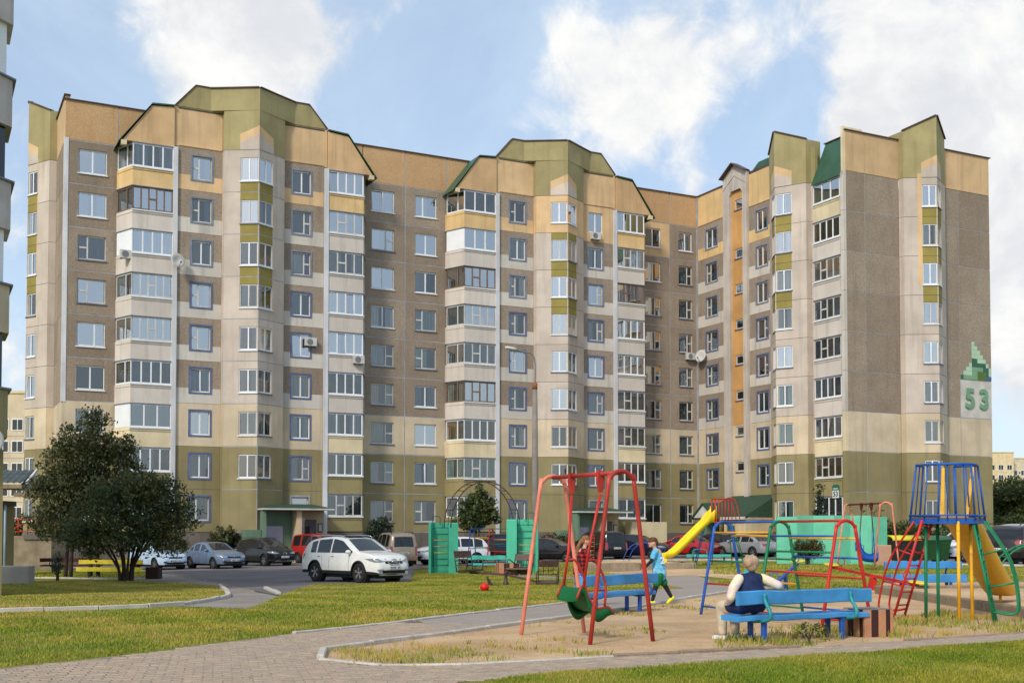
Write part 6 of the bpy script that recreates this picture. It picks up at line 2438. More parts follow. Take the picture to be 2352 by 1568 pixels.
def capsule(b, p, q, r1, r2, n=12, k=5):
    """tapered limb with rounded ends"""
    p, q = Vector(p), Vector(q)
    d = (q - p)
    l = d.length
    d.normalize() if l > 1e-6 else None
    a = Vector((0, 0, 1)) if abs(d.z) < 0.9 else Vector((1, 0, 0))
    u = d.cross(a).normalized()
    w = d.cross(u)
    rings = []
    for i in range(k + 1):
        t = PI / 2 * (1 - i / k) * 0.98
        rings.append((p - d * (r1 * math.sin(t)), r1 * math.cos(t)))
    for i in range(k + 1):
        t = PI / 2 * (i / k) * 0.98
        rings.append((q + d * (r2 * math.sin(t)), r2 * math.cos(t)))
    b.loft([[c + (u * math.cos(2 * PI * j / n) + w * math.sin(2 * PI * j / n)) * r_ for j in range(n)] for c, r_ in rings], 0, True)


def flesh(name, limbs, mat, parent, voxel=0.016, ells=(), smooth=4):
    """limbs and ellipsoids merged into one continuous surface"""
    b = MB()
    for p, q, r1, r2 in limbs:
        capsule(b, p, q, r1, r2)
    for c, r_, rot in ells:
        b.ell(c, r_, 0, 16, 10, rot)
    o = b.obj(name, mat, parent)
    m = o.modifiers.new('remesh', 'REMESH')
    m.mode = 'VOXEL'
    m.voxel_size = voxel
    m.use_smooth_shade = True
    s = o.modifiers.new('smooth', 'SMOOTH')
    s.factor = 0.5
    s.iterations = smooth
    return o


RX = lambda a: Matrix.Rotation(a, 3, 'X')
RY = lambda a: Matrix.Rotation(a, 3, 'Y')
RZ = lambda a: Matrix.Rotation(a, 3, 'Z')


def hand(limbs, wrist, dr, pal, s=1.0):
    """palm, four fingers and a thumb, a little curled; dr along the hand, pal across it"""
    w, d, a = Vector(wrist), Vector(dr).normalized(), Vector(pal).normalized()
    n = d.cross(a).normalized()
    c = w + d * 0.045 * s
    for i in range(4):
        k = w + d * 0.075 * s + a * ((i - 1.5) * 0.018 * s)
        limbs.append((w + a * ((i - 1.5) * 0.012 * s), k, 0.013 * s, 0.011 * s))
        l = (0.030, 0.036, 0.034, 0.026)[i] * s
        m_ = k + d * l + n * 0.008 * s
        limbs.append((k, m_, 0.0095 * s, 0.0085 * s))
        limbs.append((m_, m_ + d * l * 0.7 + n * 0.016 * s, 0.0085 * s, 0.007 * s))
    th = w + d * 0.02 * s + a * 0.024 * s
    limbs.append((th, th + d * 0.03 * s + a * 0.024 * s, 0.012 * s, 0.010 * s))
    limbs.append((th + d * 0.03 * s + a * 0.024 * s, th + d * 0.056 * s + a * 0.026 * s + n * 0.008 * s, 0.010 * s, 0.008 * s))


def face(parent, c, fwd, s, eye_m):
    """eyes, brows and mouth on a head of half-height s looking along fwd"""
    f = Vector(fwd).normalized()
    side = f.cross(Vector((0, 0, 1))).normalized()
    for q in (-1, 1):
        e = Vector(c) + f * (s * 0.86) + side * (q * s * 0.33) + Vector((0, 0, 0.02 * s))
        MB().ell(e, (s * 0.10, s * 0.10, s * 0.07), 0, 8, 6).obj('eye', eye_m, parent)
    MB().ell(Vector(c) + f * (s * 0.86) + Vector((0, 0, -s * 0.52)), (s * 0.2, s * 0.2, s * 0.05), 0, 8, 6).obj('mouth', M('lips', srgb(170, 96, 88)), parent)


eye_m = M('eye_dark', srgb(40, 30, 26), rough=0.3)

# ---- woman on the front bench, seen from behind (local frame of the bench: y away from the camera)
wx, wy = -0.78, 0.02
t = thing('person', 'person with short fair hair in a navy vest seated on the front blue bench', 'person',
          (BX + wx * math.cos(BA) - wy * math.sin(BA), BY + wx * math.sin(BA) + wy * math.cos(BA), 0.0), BA)
SH = 0.385
navy = M('cloth_navy', srgb(34, 46, 84), rough=0.9, var=0.25, scale=9, grain=0.1, gscale=16, bump=0.9)
tn = NT('cloth_pale')
n1 = tn.noise(5, 3)
n2 = tn.noise(8, 3, vec=None)
cc = tn.mix(tn.ramp(n1, 0.4, 0.6), srgb(226, 214, 190), srgb(222, 196, 206))
cc = tn.mix(tn.ramp(n2, 0.5, 0.65), cc, srgb(232, 222, 160))
tn.col(cc)
tn.b.inputs['Roughness'].default_value = 0.9
tn.bump(tn.noise(16, 3), 0.8, 0.012)
pale = tn.m
beige_t = M('cloth_beige', srgb(198, 184, 160), rough=0.9, var=0.15, scale=9, gscale=16, bump=0.9)
teal_c = M('cloth_teal', srgb(60, 150, 158), rough=0.9)
hairf = M('hair_fair', srgb(186, 156, 126), rough=0.7, var=0.3, scale=14, grain=0.35, gscale=60, bump=0.5)
hc = Vector((0.02, 0.05, 1.085))
limbs = [((0, 0.02, SH + 0.17), (0, 0.02, SH + 0.45), 0.16, 0.13), ((0, 0.03, SH + 0.50), (0.01, 0.045, hc.z - 0.06), 0.055, 0.05),
         ((-0.09, 0.0, SH + 0.06), (-0.20, 0.40, SH + 0.06), 0.10, 0.075), ((-0.20, 0.40, SH + 0.06), (-0.22, 0.36, 0.08), 0.065, 0.045),
         ((0.08, 0.0, SH + 0.06), (0.02, 0.42, SH + 0.06), 0.10, 0.075), ((0.02, 0.42, SH + 0.06), (0.02, 0.38, 0.08), 0.065, 0.045),
         ((-0.19, 0.02, SH + 0.49), (-0.31, 0.02, SH + 0.25), 0.05, 0.045), ((-0.31, 0.02, SH + 0.25), (-0.22, 0.26, SH + 0.14), 0.042, 0.03),
         ((0.19, 0.02, SH + 0.49), (0.35, -0.13, SH + 0.39), 0.05, 0.045), ((0.35, -0.13, SH + 0.39), (0.22, 0.06, SH + 0.36), 0.042, 0.03)]
hand(limbs, (-0.22, 0.27, SH + 0.14), (0.1, 1, 0), (1, 0, 0), 0.95)
hand(limbs, (0.22, 0.07, SH + 0.36), (-0.7, 0.7, -0.2), (0, 0, 1), 0.95)
flesh('body', limbs, SKN, t, 0.012, [(hc, (0.078, 0.092, 0.105), None), (hc + Vector((0, 0.085, -0.01)), (0.014, 0.02, 0.022), None), (hc + Vector((0.078, 0.01, -0.01)), (0.012, 0.02, 0.03), None), (hc + Vector((-0.078, 0.01, -0.01)), (0.012, 0.02, 0.03), None)], 3)
face(t, hc, (0, 1, 0), 0.10, eye_m)
flesh('hair', [((-0.03, -0.02, hc.z + 0.02), (0.03, -0.02, hc.z + 0.02), 0.088, 0.088), ((0, -0.035, hc.z - 0.045), (0, -0.03, hc.z - 0.03), 0.072, 0.08)], hairf, t, 0.012, [((hc.x, hc.y - 0.015, hc.z + 0.028), (0.098, 0.10, 0.092), None)] + [((hc.x + 0.085 * math.cos(q * 2.4) * math.sin(0.5 + q * 0.09), hc.y - 0.02 + 0.085 * math.sin(q * 2.4) * math.sin(0.5 + q * 0.09), hc.z + 0.03 + 0.085 * math.cos(0.5 + q * 0.09)), (0.026, 0.026, 0.03), None) for q in range(20)], 1)
flesh('collar', [((-0.04, 0.03, SH + 0.57), (0.04, 0.03, SH + 0.57), 0.052, 0.052), ((-0.08, 0.02, SH + 0.53), (0.08, 0.02, SH + 0.53), 0.05, 0.05)], teal_c, t, 0.014)
flesh('vest', [((0, -0.01, SH + 0.20), (0, 0.0, SH + 0.26), 0.205, 0.20), ((0, 0.0, SH + 0.24), (0, 0.01, SH + 0.42), 0.20, 0.175), ((-0.13, 0.01, SH + 0.49), (0.13, 0.01, SH + 0.49), 0.08, 0.08), ((-0.12, 0.0, SH + 0.13), (-0.19, 0.18, SH + 0.11), 0.14, 0.10), ((0.10, 0.0, SH + 0.13), (0.12, 0.12, SH + 0.11), 0.135, 0.10)], navy, t, 0.018)
flesh('sleeve', [((-0.20, 0.0, SH + 0.49), (-0.30, 0.0, SH + 0.36), 0.074, 0.072), ((-0.30, 0.0, SH + 0.36), (-0.33, 0.0, SH + 0.25), 0.068, 0.07), ((-0.33, 0.0, SH + 0.25), (-0.24, 0.22, SH + 0.14), 0.068, 0.05)], pale, t)
flesh('sleeve', [((0.20, 0.0, SH + 0.49), (0.29, -0.09, SH + 0.44), 0.074, 0.07), ((0.29, -0.09, SH + 0.44), (0.36, -0.14, SH + 0.40), 0.066, 0.066), ((0.36, -0.14, SH + 0.40), (0.25, 0.03, SH + 0.37), 0.062, 0.05)], pale, t)
flesh('trousers', [((-0.09, 0.0, SH + 0.12), (-0.20, 0.40, SH + 0.09), 0.125, 0.09), ((-0.20, 0.40, SH + 0.09), (-0.22, 0.36, 0.12), 0.085, 0.062), ((0.08, 0.0, SH + 0.12), (0.02, 0.42, SH + 0.09), 0.125, 0.09), ((0.02, 0.42, SH + 0.09), (0.02, 0.38, 0.12), 0.085, 0.062)], beige_t, t)
for x in (-0.22, 0.02):
    flesh('shoe', [((x, 0.34, 0.045), (x - 0.03, 0.51, 0.035), 0.045, 0.038)], M('shoe_white', srgb(226, 224, 222), rough=0.6), t, 0.012)

# ---- boy running to the left
p = G(1515, 1388)
t = thing('person', 'person in a sky blue football shirt green shorts and yellow shoes running left', 'person', (p.x, p.y, 0.0), R(0))
tn = NT('shirt_sky')
cc = tn.mix(tn.ramp(tn.noise(7, 5, 0.65), 0.45, 0.7), srgb(86, 176, 214), srgb(182, 220, 232))
cc = tn.mix(tn.ramp(tn.noise(11, 4, 0.6), 0.55, 0.7, 0, 0.7), cc, srgb(46, 140, 196))
tn.col(cc)
tn.b.inputs['Roughness'].default_value = 0.8
tn.bump(tn.noise(18, 3), 0.9, 0.012)
shirt = tn.m
blackc = M('cloth_black', (0.014, 0.014, 0.016), rough=0.8)
greenc = M('cloth_green', srgb(14, 112, 70), rough=0.8, var=0.15, scale=8)
yell = M('shoe_yellow', srgb(232, 226, 20), rough=0.5)
hairb = M('hair_brown', srgb(104, 66, 42), rough=0.7, var=0.3, scale=14, grain=0.35, gscale=60, bump=0.5)
hc = Vector((-0.135, -0.01, 1.31))
S1, S2 = Vector((-0.10, -0.13, 1.13)), Vector((-0.03, 0.13, 1.12))
hip = Vector((0.0, 0, 0.66))
k1, a1 = Vector((-0.09, -0.07, 0.37)), Vector((-0.16, -0.08, 0.09))
k2, a2 = Vector((0.13, 0.07, 0.39)), Vector((0.27, 0.08, 0.14))
e1, w1 = Vector((-0.20, -0.20, 0.92)), Vector((-0.36, -0.22, 0.76))
e2, w2 = Vector((0.08, 0.20, 0.90)), Vector((0.12, 0.20, 0.70))
limbs = [(hip, (-0.06, 0, 1.08), 0.11, 0.11), ((-0.07, 0, 1.12), hc + Vector((0.02, 0, -0.07)), 0.045, 0.042),
         (hip + Vector((0, -0.06, 0)), k1, 0.075, 0.052), (k1, a1, 0.05, 0.032), (hip + Vector((0, 0.06, 0)), k2, 0.075, 0.052), (k2, a2, 0.05, 0.032),
         (S1, e1, 0.042, 0.034), (e1, w1, 0.033, 0.022), (S2, e2, 0.042, 0.034), (e2, w2, 0.033, 0.022)]
hand(limbs, w1, (w1 - e1), (0, 0.3, -1), 0.8)
hand(limbs, w2, (w2 - e2), (-1, 0, 0), 0.8)
flesh('body', limbs, SKN, t, 0.011, [(hc, (0.088, 0.074, 0.105), None), (hc + Vector((-0.088, 0, -0.012)), (0.02, 0.013, 0.018), None), (hc + Vector((0.01, -0.074, -0.01)), (0.02, 0.012, 0.028), None), (hc + Vector((0.01, 0.074, -0.01)), (0.02, 0.012, 0.028), None), (hc + Vector((-0.06, 0, -0.07)), (0.035, 0.035, 0.03), None)], 3)
face(t, hc, (-1, -0.12, 0), 0.098, eye_m)
flesh('hair', [((0.02 + hc.x, 0, hc.z + 0.035), (0.045 + hc.x, 0, hc.z + 0.0), 0.085, 0.075)], hairb, t, 0.011, [(hc + Vector((-0.005, 0, 0.045)), (0.095, 0.084, 0.075), None)], 2)
flesh('shirt', [((0.0, 0, 0.64), (-0.02, 0, 0.80), 0.155, 0.145), ((-0.02, 0, 0.80), (-0.06, 0, 1.03), 0.14, 0.125), (S1 + Vector((0.01, 0.03, -0.01)), S2 + Vector((0, -0.03, -0.01)), 0.068, 0.068), (S1, S1.lerp(e1, 0.62), 0.064, 0.062), (S2, S2.lerp(e2, 0.62), 0.064, 0.062)], shirt, t, 0.014)
flesh('shorts', [(hip + Vector((0, 0, 0.0)), hip + Vector((0, 0, -0.04)), 0.135, 0.13), (hip + Vector((0, -0.07, -0.04)), hip.lerp(k1, 0.72) + Vector((0, -0.01, 0)), 0.10, 0.088), (hip + Vector((0, 0.07, -0.04)), hip.lerp(k2, 0.72), 0.10, 0.088)], greenc, t, 0.014)
flesh('leggings', [(hip.lerp(k1, 0.6), k1, 0.062, 0.058), (k1, a1, 0.056, 0.038)], blackc, t, 0.012)
flesh('leggings', [(hip.lerp(k2, 0.6), k2, 0.062, 0.058), (k2, a2, 0.056, 0.038)], blackc, t, 0.012)
flesh('sleeve', [(S1.lerp(e1, 0.5), e1, 0.046, 0.04), (e1, w1, 0.039, 0.027)], blackc, t, 0.011)
flesh('sleeve', [(S2.lerp(e2, 0.5), e2, 0.046, 0.04), (e2, w2, 0.039, 0.027)], blackc, t, 0.011)
flesh('shoe', [(a1 + Vector((0.03, 0, -0.04)), a1 + Vector((-0.11, 0, -0.055)), 0.042, 0.034)], yell, t, 0.011)
flesh('shoe', [(a2 + Vector((0.02, 0, -0.0)), a2 + Vector((-0.085, 0, -0.10)), 0.042, 0.034)], yell, t, 0.011)
numw = M('print_white', srgb(226, 234, 238), rough=0.7)
me = text_mesh('2', 0.20, 0.006, 0.004, numw)
link('shirt_number', me, t, T(0.045, -0.148, 0.93) @ Matrix.Rotation(R(18), 4, 'Z') @ Matrix.Rotation(R(84), 4, 'X'))

# ---- girl in a plaid shirt behind the swing
p = ground_pt(1.50, 24.2)
t = thing('person', 'person with a ponytail in a red plaid shirt standing behind the swing', 'person', (p.x, p.y, p.z), 0)
tn = NT('plaid')
tcn = tn.node('ShaderNodeTexCoord')
sepx = tn.node('ShaderNodeSeparateXYZ')
tn.l.new(tcn.outputs['Object'], sepx.inputs[0])


def bands(o_, f):
    m1 = tn.node('ShaderNodeMath', operation='MULTIPLY')
    m1.inputs[1].default_value = f
    tn.l.new(o_, m1.inputs[0])
    m2 = tn.node('ShaderNodeMath', operation='SINE')
    tn.l.new(m1.outputs[0], m2.inputs[0])
    return tn.ramp(m2.outputs[0], -0.1, 0.1)


adx = tn.node('ShaderNodeMath', operation='ADD')
tn.l.new(sepx.outputs[0], adx.inputs[0])
tn.l.new(sepx.outputs[1], adx.inputs[1])
b1 = bands(adx.outputs[0], 75)
b2 = bands(sepx.outputs[2], 75)
c1 = tn.mix(b1, srgb(190, 26, 34), srgb(90, 14, 20))
c2 = tn.mix(b1, srgb(90, 14, 20), srgb(20, 10, 12))
tn.col(tn.mix(b2, c1, c2))
tn.b.inputs['Roughness'].default_value = 0.9
tn.bump(tn.noise(18, 3), 0.9, 0.012)
plaid = tn.m
tn = NT('jeans_print')
tn.col(tn.mix(tn.ramp(tn.noise(16, 3), 0.55, 0.62), srgb(62, 84, 150), srgb(206, 214, 230)))
jeans = tn.m
hairl = M('hair_light_brown', srgb(150, 104, 66), rough=0.7, var=0.3, scale=14, grain=0.35, gscale=60, bump=0.5)
hc = Vector((0.02, 0, 1.36))
hip = Vector((-0.12, 0, 0.70))
S1, S2 = Vector((-0.03, -0.12, 1.15)), Vector((-0.05, 0.12, 1.15))
e1, w1 = Vector((0.12, -0.16, 0.98)), Vector((0.26, -0.10, 0.92))
e2, w2 = Vector((-0.16, 0.19, 0.95)), Vector((-0.20, 0.18, 0.74))
limbs = [(hip, (-0.05, 0, 1.10), 0.105, 0.105), ((-0.03, 0, 1.15), hc + Vector((-0.02, 0, -0.08)), 0.042, 0.04),
         (hip + Vector((0, -0.06, 0)), (-0.10, -0.07, 0.38), 0.07, 0.05), ((-0.10, -0.07, 0.38), (-0.14, -0.07, 0.06), 0.048, 0.032),
         (hip + Vector((0, 0.06, 0)), (-0.16, 0.07, 0.38), 0.07, 0.05), ((-0.16, 0.07, 0.38), (-0.2, 0.07, 0.06), 0.048, 0.032),
         (S1, e1, 0.04, 0.032), (e1, w1, 0.031, 0.022), (S2, e2, 0.04, 0.032), (e2, w2, 0.031, 0.022)]
hand(limbs, w1, (w1 - e1), (0, 1, 0.2), 0.8)
hand(limbs, w2, (w2 - e2), (1, 0, 0), 0.8)
flesh('body', limbs, SKN, t, 0.011, [(hc, (0.084, 0.072, 0.102), None), (hc + Vector((0.084, 0, -0.012)), (0.018, 0.013, 0.018), None), (hc + Vector((-0.01, -0.072, -0.01)), (0.02, 0.012, 0.028), None), (hc + Vector((-0.01, 0.072, -0.01)), (0.02, 0.012, 0.028), None)], 3)
face(t, hc, (1, -0.2, 0), 0.095, eye_m)
flesh('hair', [((hc.x - 0.02, 0, hc.z + 0.03), (hc.x - 0.04, 0, hc.z), 0.084, 0.075), ((hc.x - 0.09, 0, hc.z + 0.02), (hc.x - 0.17, 0, hc.z - 0.13), 0.04, 0.038), ((hc.x - 0.17, 0, hc.z - 0.13), (hc.x - 0.19, 0, hc.z - 0.30), 0.038, 0.02)], hairl, t, 0.011, [(hc + Vector((-0.008, 0, 0.035)), (0.09, 0.082, 0.078), None)], 2)
flesh('shirt', [(hip + Vector((0, 0, 0.02)), (-0.08, 0, 0.92), 0.135, 0.13), ((-0.08, 0, 0.92), (-0.05, 0, 1.08), 0.13, 0.115), (S1, S2, 0.062, 0.062), (S1, e1, 0.058, 0.05), (e1, w1, 0.05, 0.038), (S2, e2, 0.058, 0.05), (e2, w2, 0.05, 0.038)], plaid, t, 0.013)
flesh('jeans', [(hip, hip + Vector((0, 0, -0.05)), 0.12, 0.115), (hip + Vector((0, -0.06, -0.04)), (-0.10, -0.07, 0.38), 0.088, 0.065), ((-0.10, -0.07, 0.38), (-0.14, -0.07, 0.10), 0.062, 0.048), (hip + Vector((0, 0.06, -0.04)), (-0.16, 0.07, 0.38), 0.088, 0.065), ((-0.16, 0.07, 0.38), (-0.2, 0.07, 0.10), 0.062, 0.048)], jeans, t, 0.013)
for x, y in ((-0.14, -0.07), (-0.2, 0.07)):
    flesh('shoe', [((x - 0.02, y, 0.04), (x + 0.12, y, 0.035), 0.04, 0.034)], M('shoe_white', (0.7, 0.7, 0.7)), t, 0.011)
# ================================================================== trees and shrubs
def leaf_mat(name, c, c2, tr=0.3):
    t = NT(name)
    cc = t.mix(t.ramp(t.noise(1.3, 4, 0.6), 0.35, 0.7), c, c2)
    t.col(cc)
    t.b.inputs['Roughness'].default_value = 0.5
    t.b.inputs['Specular IOR Level'].default_value = 0.35
    tl = t.node('ShaderNodeBsdfTranslucent')
    t.l.new(cc, tl.inputs[0])
    mx = t.node('ShaderNodeMixShader')
    mx.inputs[0].default_value = tr
    t.l.new(t.b.outputs[0], mx.inputs[1])
    t.l.new(tl.outputs[0], mx.inputs[2])
    t.l.new(mx.outputs[0], t.out.inputs[0])
    return t.m


LM_dark = [leaf_mat('leaf_dark', (0.075, 0.088, 0.030), (0.10, 0.112, 0.042)), leaf_mat('leaf_deep', (0.038, 0.046, 0.018), (0.055, 0.064, 0.024)), leaf_mat('leaf_mid', (0.14, 0.15, 0.055), (0.17, 0.18, 0.07)), leaf_mat('leaf_turning', (0.075, 0.080, 0.018), (0.10, 0.085, 0.02))]
LM_mid = [leaf_mat('leaf_green', (0.075, 0.105, 0.032), (0.095, 0.125, 0.04)), leaf_mat('leaf_green_deep', (0.04, 0.06, 0.02), (0.055, 0.075, 0.025)), leaf_mat('leaf_light', (0.13, 0.165, 0.05), (0.16, 0.185, 0.06)), leaf_mat('leaf_yellowing', (0.14, 0.12, 0.03), (0.16, 0.13, 0.035))]
LM_juni = [leaf_mat('needle', (0.035, 0.055, 0.04), (0.05, 0.07, 0.05)), leaf_mat('needle_deep', (0.02, 0.032, 0.022), (0.026, 0.04, 0.028)), leaf_mat('needle_light', (0.06, 0.08, 0.055), (0.07, 0.09, 0.06)), LM_mid[0]]
LM_red = [leaf_mat('leaf_olive', (0.07, 0.075, 0.02), (0.085, 0.085, 0.025)), leaf_mat('leaf_olive_deep', (0.03, 0.035, 0.012), (0.035, 0.04, 0.014)), leaf_mat('leaf_gold', (0.16, 0.12, 0.03), (0.18, 0.13, 0.03)), leaf_mat('leaf_rust', (0.16, 0.06, 0.02), (0.2, 0.08, 0.025))]  # darker leaves are scattered at random
LM_bush = [leaf_mat('leaf_bush', (0.075, 0.105, 0.040), (0.10, 0.13, 0.05)), leaf_mat('leaf_bush_deep', (0.05, 0.065, 0.022), (0.07, 0.085, 0.03)), leaf_mat('leaf_bush_light', (0.16, 0.19, 0.08), (0.20, 0.22, 0.09)), leaf_mat('leaf_bush_turning', (0.22, 0.19, 0.03), (0.26, 0.16, 0.03))]
bark_m = M('bark', srgb(70, 58, 50), rough=0.95, var=0.3, scale=5, grain=0.3, gscale=25, bump=0.6)


def leaves(blobs, n, size, mats, parent, name='crown', w=(0.42, 0.34, 0.19, 0.05), clump=0.5, ratio=0.5, up=0.3):
    """leaf-sized faces gathered in twigs through the blobs"""
    vol = np.array([b_[3] * b_[4] * b_[5] for b_ in blobs]) ** 0.8
    cnt = (vol / vol.sum() * n).astype(int)
    C = []
    for b_, k in zip(blobs, cnt):
        tw = max(1, k // 14)
        d_ = RNG.normal(size=(tw, 3))
        d_ /= np.linalg.norm(d_, axis=1, keepdims=True)
        r_ = RNG.random(tw) ** 0.42
        r_ = r_ * (1 + 0.16 * np.sin(d_[:, 0] * 5 + b_[0]) * np.cos(d_[:, 2] * 4 + b_[1]))
        c = d_ * r_[:, None] * np.array(b_[3:6]) + np.array(b_[0:3])
        tc_ = np.repeat(c, 14, axis=0)
        tc_ = tc_ + RNG.normal(size=tc_.shape) * clump * np.array([1, 1, 0.8]) * 0.36
        C.append(tc_)
    C = np.concatenate(C)
    m = len(C)
    a = RNG.normal(size=(m, 3)) + np.array([0, 0, -0.2])
    a /= np.linalg.norm(a, axis=1, keepdims=True)
    nn = RNG.normal(size=(m, 3)) + np.array([0, 0, up * 3])
    bb = np.cross(nn, a)
    bb /= np.linalg.norm(bb, axis=1, keepdims=True) + 1e-9
    s = size * RNG.uniform(0.6, 1.35, m)[:, None]
    V = np.empty((m, 4, 3))
    V[:, 0] = C - a * s
    V[:, 1] = C + bb * s * ratio - a * s * 0.1
    V[:, 2] = C + a * s
    V[:, 3] = C - bb * s * ratio - a * s * 0.1
    me = bpy.data.meshes.new(name)
    me.vertices.add(4 * m)
    me.vertices.foreach_set('co', V.reshape(-1))
    me.loops.add(4 * m)
    me.loops.foreach_set('vertex_index', np.arange(4 * m, dtype=np.int32))
    me.polygons.add(m)
    me.polygons.foreach_set('loop_start', np.arange(0, 4 * m, 4, dtype=np.int32))
    me.polygons.foreach_set('loop_total', np.full(m, 4, dtype=np.int32))
    for q in mats:
        me.materials.append(q)
    nz = np.sin(C[:, 0] * 2.1) * np.cos(C[:, 2] * 1.9 + C[:, 1]) * 0.22
    r_ = np.clip(RNG.random(m) + nz, 0, 0.999)
    edges = np.cumsum(w)
    me.polygons.foreach_set('material_index', np.searchsorted(edges / edges[-1], r_).clip(0, 3).astype(np.int32))
    me.update()
    me.validate()
    return link(name, me, parent)


def limb(parent, pts, r0, r1, name='branch'):
    P = smooth_pts(pts, 4)
    k = len(P)
    return MB().tube(P, [r0 + (r1 - r0) * i / (k - 1) for i in range(k)], 7).obj(name, bark_m, parent)


# big dark multi-stemmed shrub in front, taller tree behind it
p = G(290, 1335)
t = thing('rowan_tree', 'low spreading dark tree with many stems from one base in front of the bench', 'tree', tuple(p))
rt = random.Random(5)
for i in range(11):
    a = 2 * PI * i / 11 + rt.uniform(-.2, .2)
    rr_ = rt.uniform(0.5, 1.5)
    h_ = rt.uniform(1.6, 3.0)
    limb(t, [(0.22 * math.cos(a), 0.22 * math.sin(a), -0.1), (0.3 * rr_ * math.cos(a), 0.3 * rr_ * math.sin(a), h_ * 0.35), (rr_ * math.cos(a), rr_ * math.sin(a), h_)], 0.075, 0.025, 'trunk' if i < 6 else 'branch')
leaves([(0.0, 0, 2.6, 1.9, 1.7, 1.5), (1.35, 0.1, 2.3, 1.25, 1.2, 1.25), (-1.45, -0.2, 2.1, 1.3, 1.2, 1.15), (0.4, 0.2, 3.7, 1.25, 1.2, 0.85), (1.6, 0, 3.4, 1.0, 0.9, 0.8), (2.2, 0, 2.7, 0.75, 0.8, 0.9), (1.0, 0, 3.9, 1.0, 0.9, 0.55), (-0.7, 0, 3.4, 1.2, 1.1, 0.85), (1.7, -0.2, 1.6, 0.95, 0.9, 0.55), (-1.7, 0, 1.7, 0.85, 0.9, 0.6), (0.2, -0.6, 1.7, 1.4, 1.0, 0.5)], 22000, 0.070, LM_bush, t, w=(0.44, 0.26, 0.22, 0.08), clump=0.32)
p = at(200, 1320, 54)
t = thing('rowan_tree', 'taller dark tree behind the low spreading one at the left', 'tree', (p.x, 54, gz(p.x, 54)))
for q, (dx, dy) in enumerate(((-1.1, 0.3), (-0.75, 0.0), (0.1, 0.2), (0.55, -0.1))):
    limb(t, [(dx, dy, -0.1), (dx * 0.9, dy, 1.5), (dx * 0.6 + 0.1, dy, 3.2), (0.2 + dx * 0.3, 0, 5.8)], 0.10, 0.03, 'trunk')
for i in range(8):
    a = 2 * PI * i / 8
    limb(t, [(0.1, 0, 2.6 + i * 0.3), (0.8 * math.cos(a), 0.8 * math.sin(a), 3.3 + i * 0.3), (1.7 * math.cos(a), 1.5 * math.sin(a), 3.9 + i * 0.35)], 0.05, 0.012)
leaves([(0.0, 0, 6.2, 1.35, 1.2, 1.25), (-0.5, 0, 5.3, 1.65, 1.4, 1.1), (1.1, 0, 5.6, 1.2, 1.2, 0.9), (-0.9, 0, 3.9, 1.7, 1.5, 1.1), (0.9, 0.2, 3.9, 1.8, 1.4, 1.2), (-1.9, 0, 4.2, 0.9, 0.8, 0.45), (1.6, 0, 6.0, 0.6, 0.6, 0.5), (-1.1, 0, 6.0, 0.6, 0.6, 0.5), (-1.5, 0, 2.6, 1.3, 1.2, 1.1), (1.8, 0, 4.7, 0.8, 0.8, 0.8), (0.3, 0, 7.2, 0.6, 0.6, 0.6)], 20000, 0.082, LM_dark, t, w=(0.42, 0.30, 0.24, 0.04), clump=0.36)
def shrub(name, label, px, py, Y, blobs, n, size, mats, stems=5, w=(0.42, 0.3, 0.22, 0.06), clump=0.25, cat='shrub', base=None, up=0.3):
    q = at(px, py, Y)
    t = thing(name, label, cat, (q.x, Y, gz(q.x, Y)))
    top = max(b_[2] for b_ in blobs)
    rs = random.Random(int(px))
    for i in range(stems):
        a = 2 * PI * i / max(stems, 1) + 0.4
        r_ = 0.25 * max(b_[3] for b_ in blobs)
        limb(t, [(0.06 * math.cos(a), 0.06 * math.sin(a), -0.1), (r_ * 0.6 * math.cos(a), r_ * 0.6 * math.sin(a), top * 0.5), (r_ * 1.8 * math.cos(a), r_ * 1.8 * math.sin(a), top * rs.uniform(0.9, 1.15))], 0.03, 0.01, 'stem')
    leaves(blobs, n, size, mats, t, 'foliage', w, clump, up=up)
    return t


shrub('shrub', 'dark leafy shrub by the wall behind the blue sedan', 508, 1260, 76.5, [(0, 0, 1.5, 0.8, 0.7, 0.9), (-0.3, 0, 1.0, 0.7, 0.6, 0.6), (0.5, 0, 2.0, 0.4, 0.4, 0.6)], 2600, 0.10, LM_dark)
shrub('shrub', 'thin young shrub left of the green porch wall', 545, 1260, 77.0, [(0, 0, 1.2, 0.45, 0.4, 0.8)], 900, 0.10, LM_dark, 3)
shrub('juniper', 'dense dark juniper bush behind the beige minivan', 872, 1260, 79.0, [(0, 0, 1.4, 1.05, 0.9, 1.3), (0.2, 0, 2.3, 0.6, 0.6, 0.7), (-0.4, 0, 1.9, 0.5, 0.5, 0.7)], 6500, 0.085, LM_juni, 5, up=0.0)
shrub('tree', 'small bushy green tree under the arched ladder', 1097, 1250, 74.0, [(0, 0, 3.4, 1.15, 1.0, 0.8), (-0.3, 0, 2.6, 1.1, 1.0, 0.7), (0.6, 0, 2.9, 0.9, 0.9, 0.6), (0.25, 0, 4.1, 0.5, 0.5, 0.7)], 6500, 0.11, LM_mid, 4, w=(0.45, 0.35, 0.17, 0.03), clump=0.3, cat='tree')
shrub('shrub', 'round yellowing shrub in front of the teal wall', 1855, 1296, 47.5, [(0, 0, 0.75, 0.62, 0.5, 0.38), (-0.25, 0, 0.6, 0.42, 0.4, 0.4), (0.3, 0, 0.62, 0.4, 0.4, 0.36)], 5200, 0.035, LM_red, 7, w=(0.4, 0.3, 0.2, 0.10), clump=0.12)
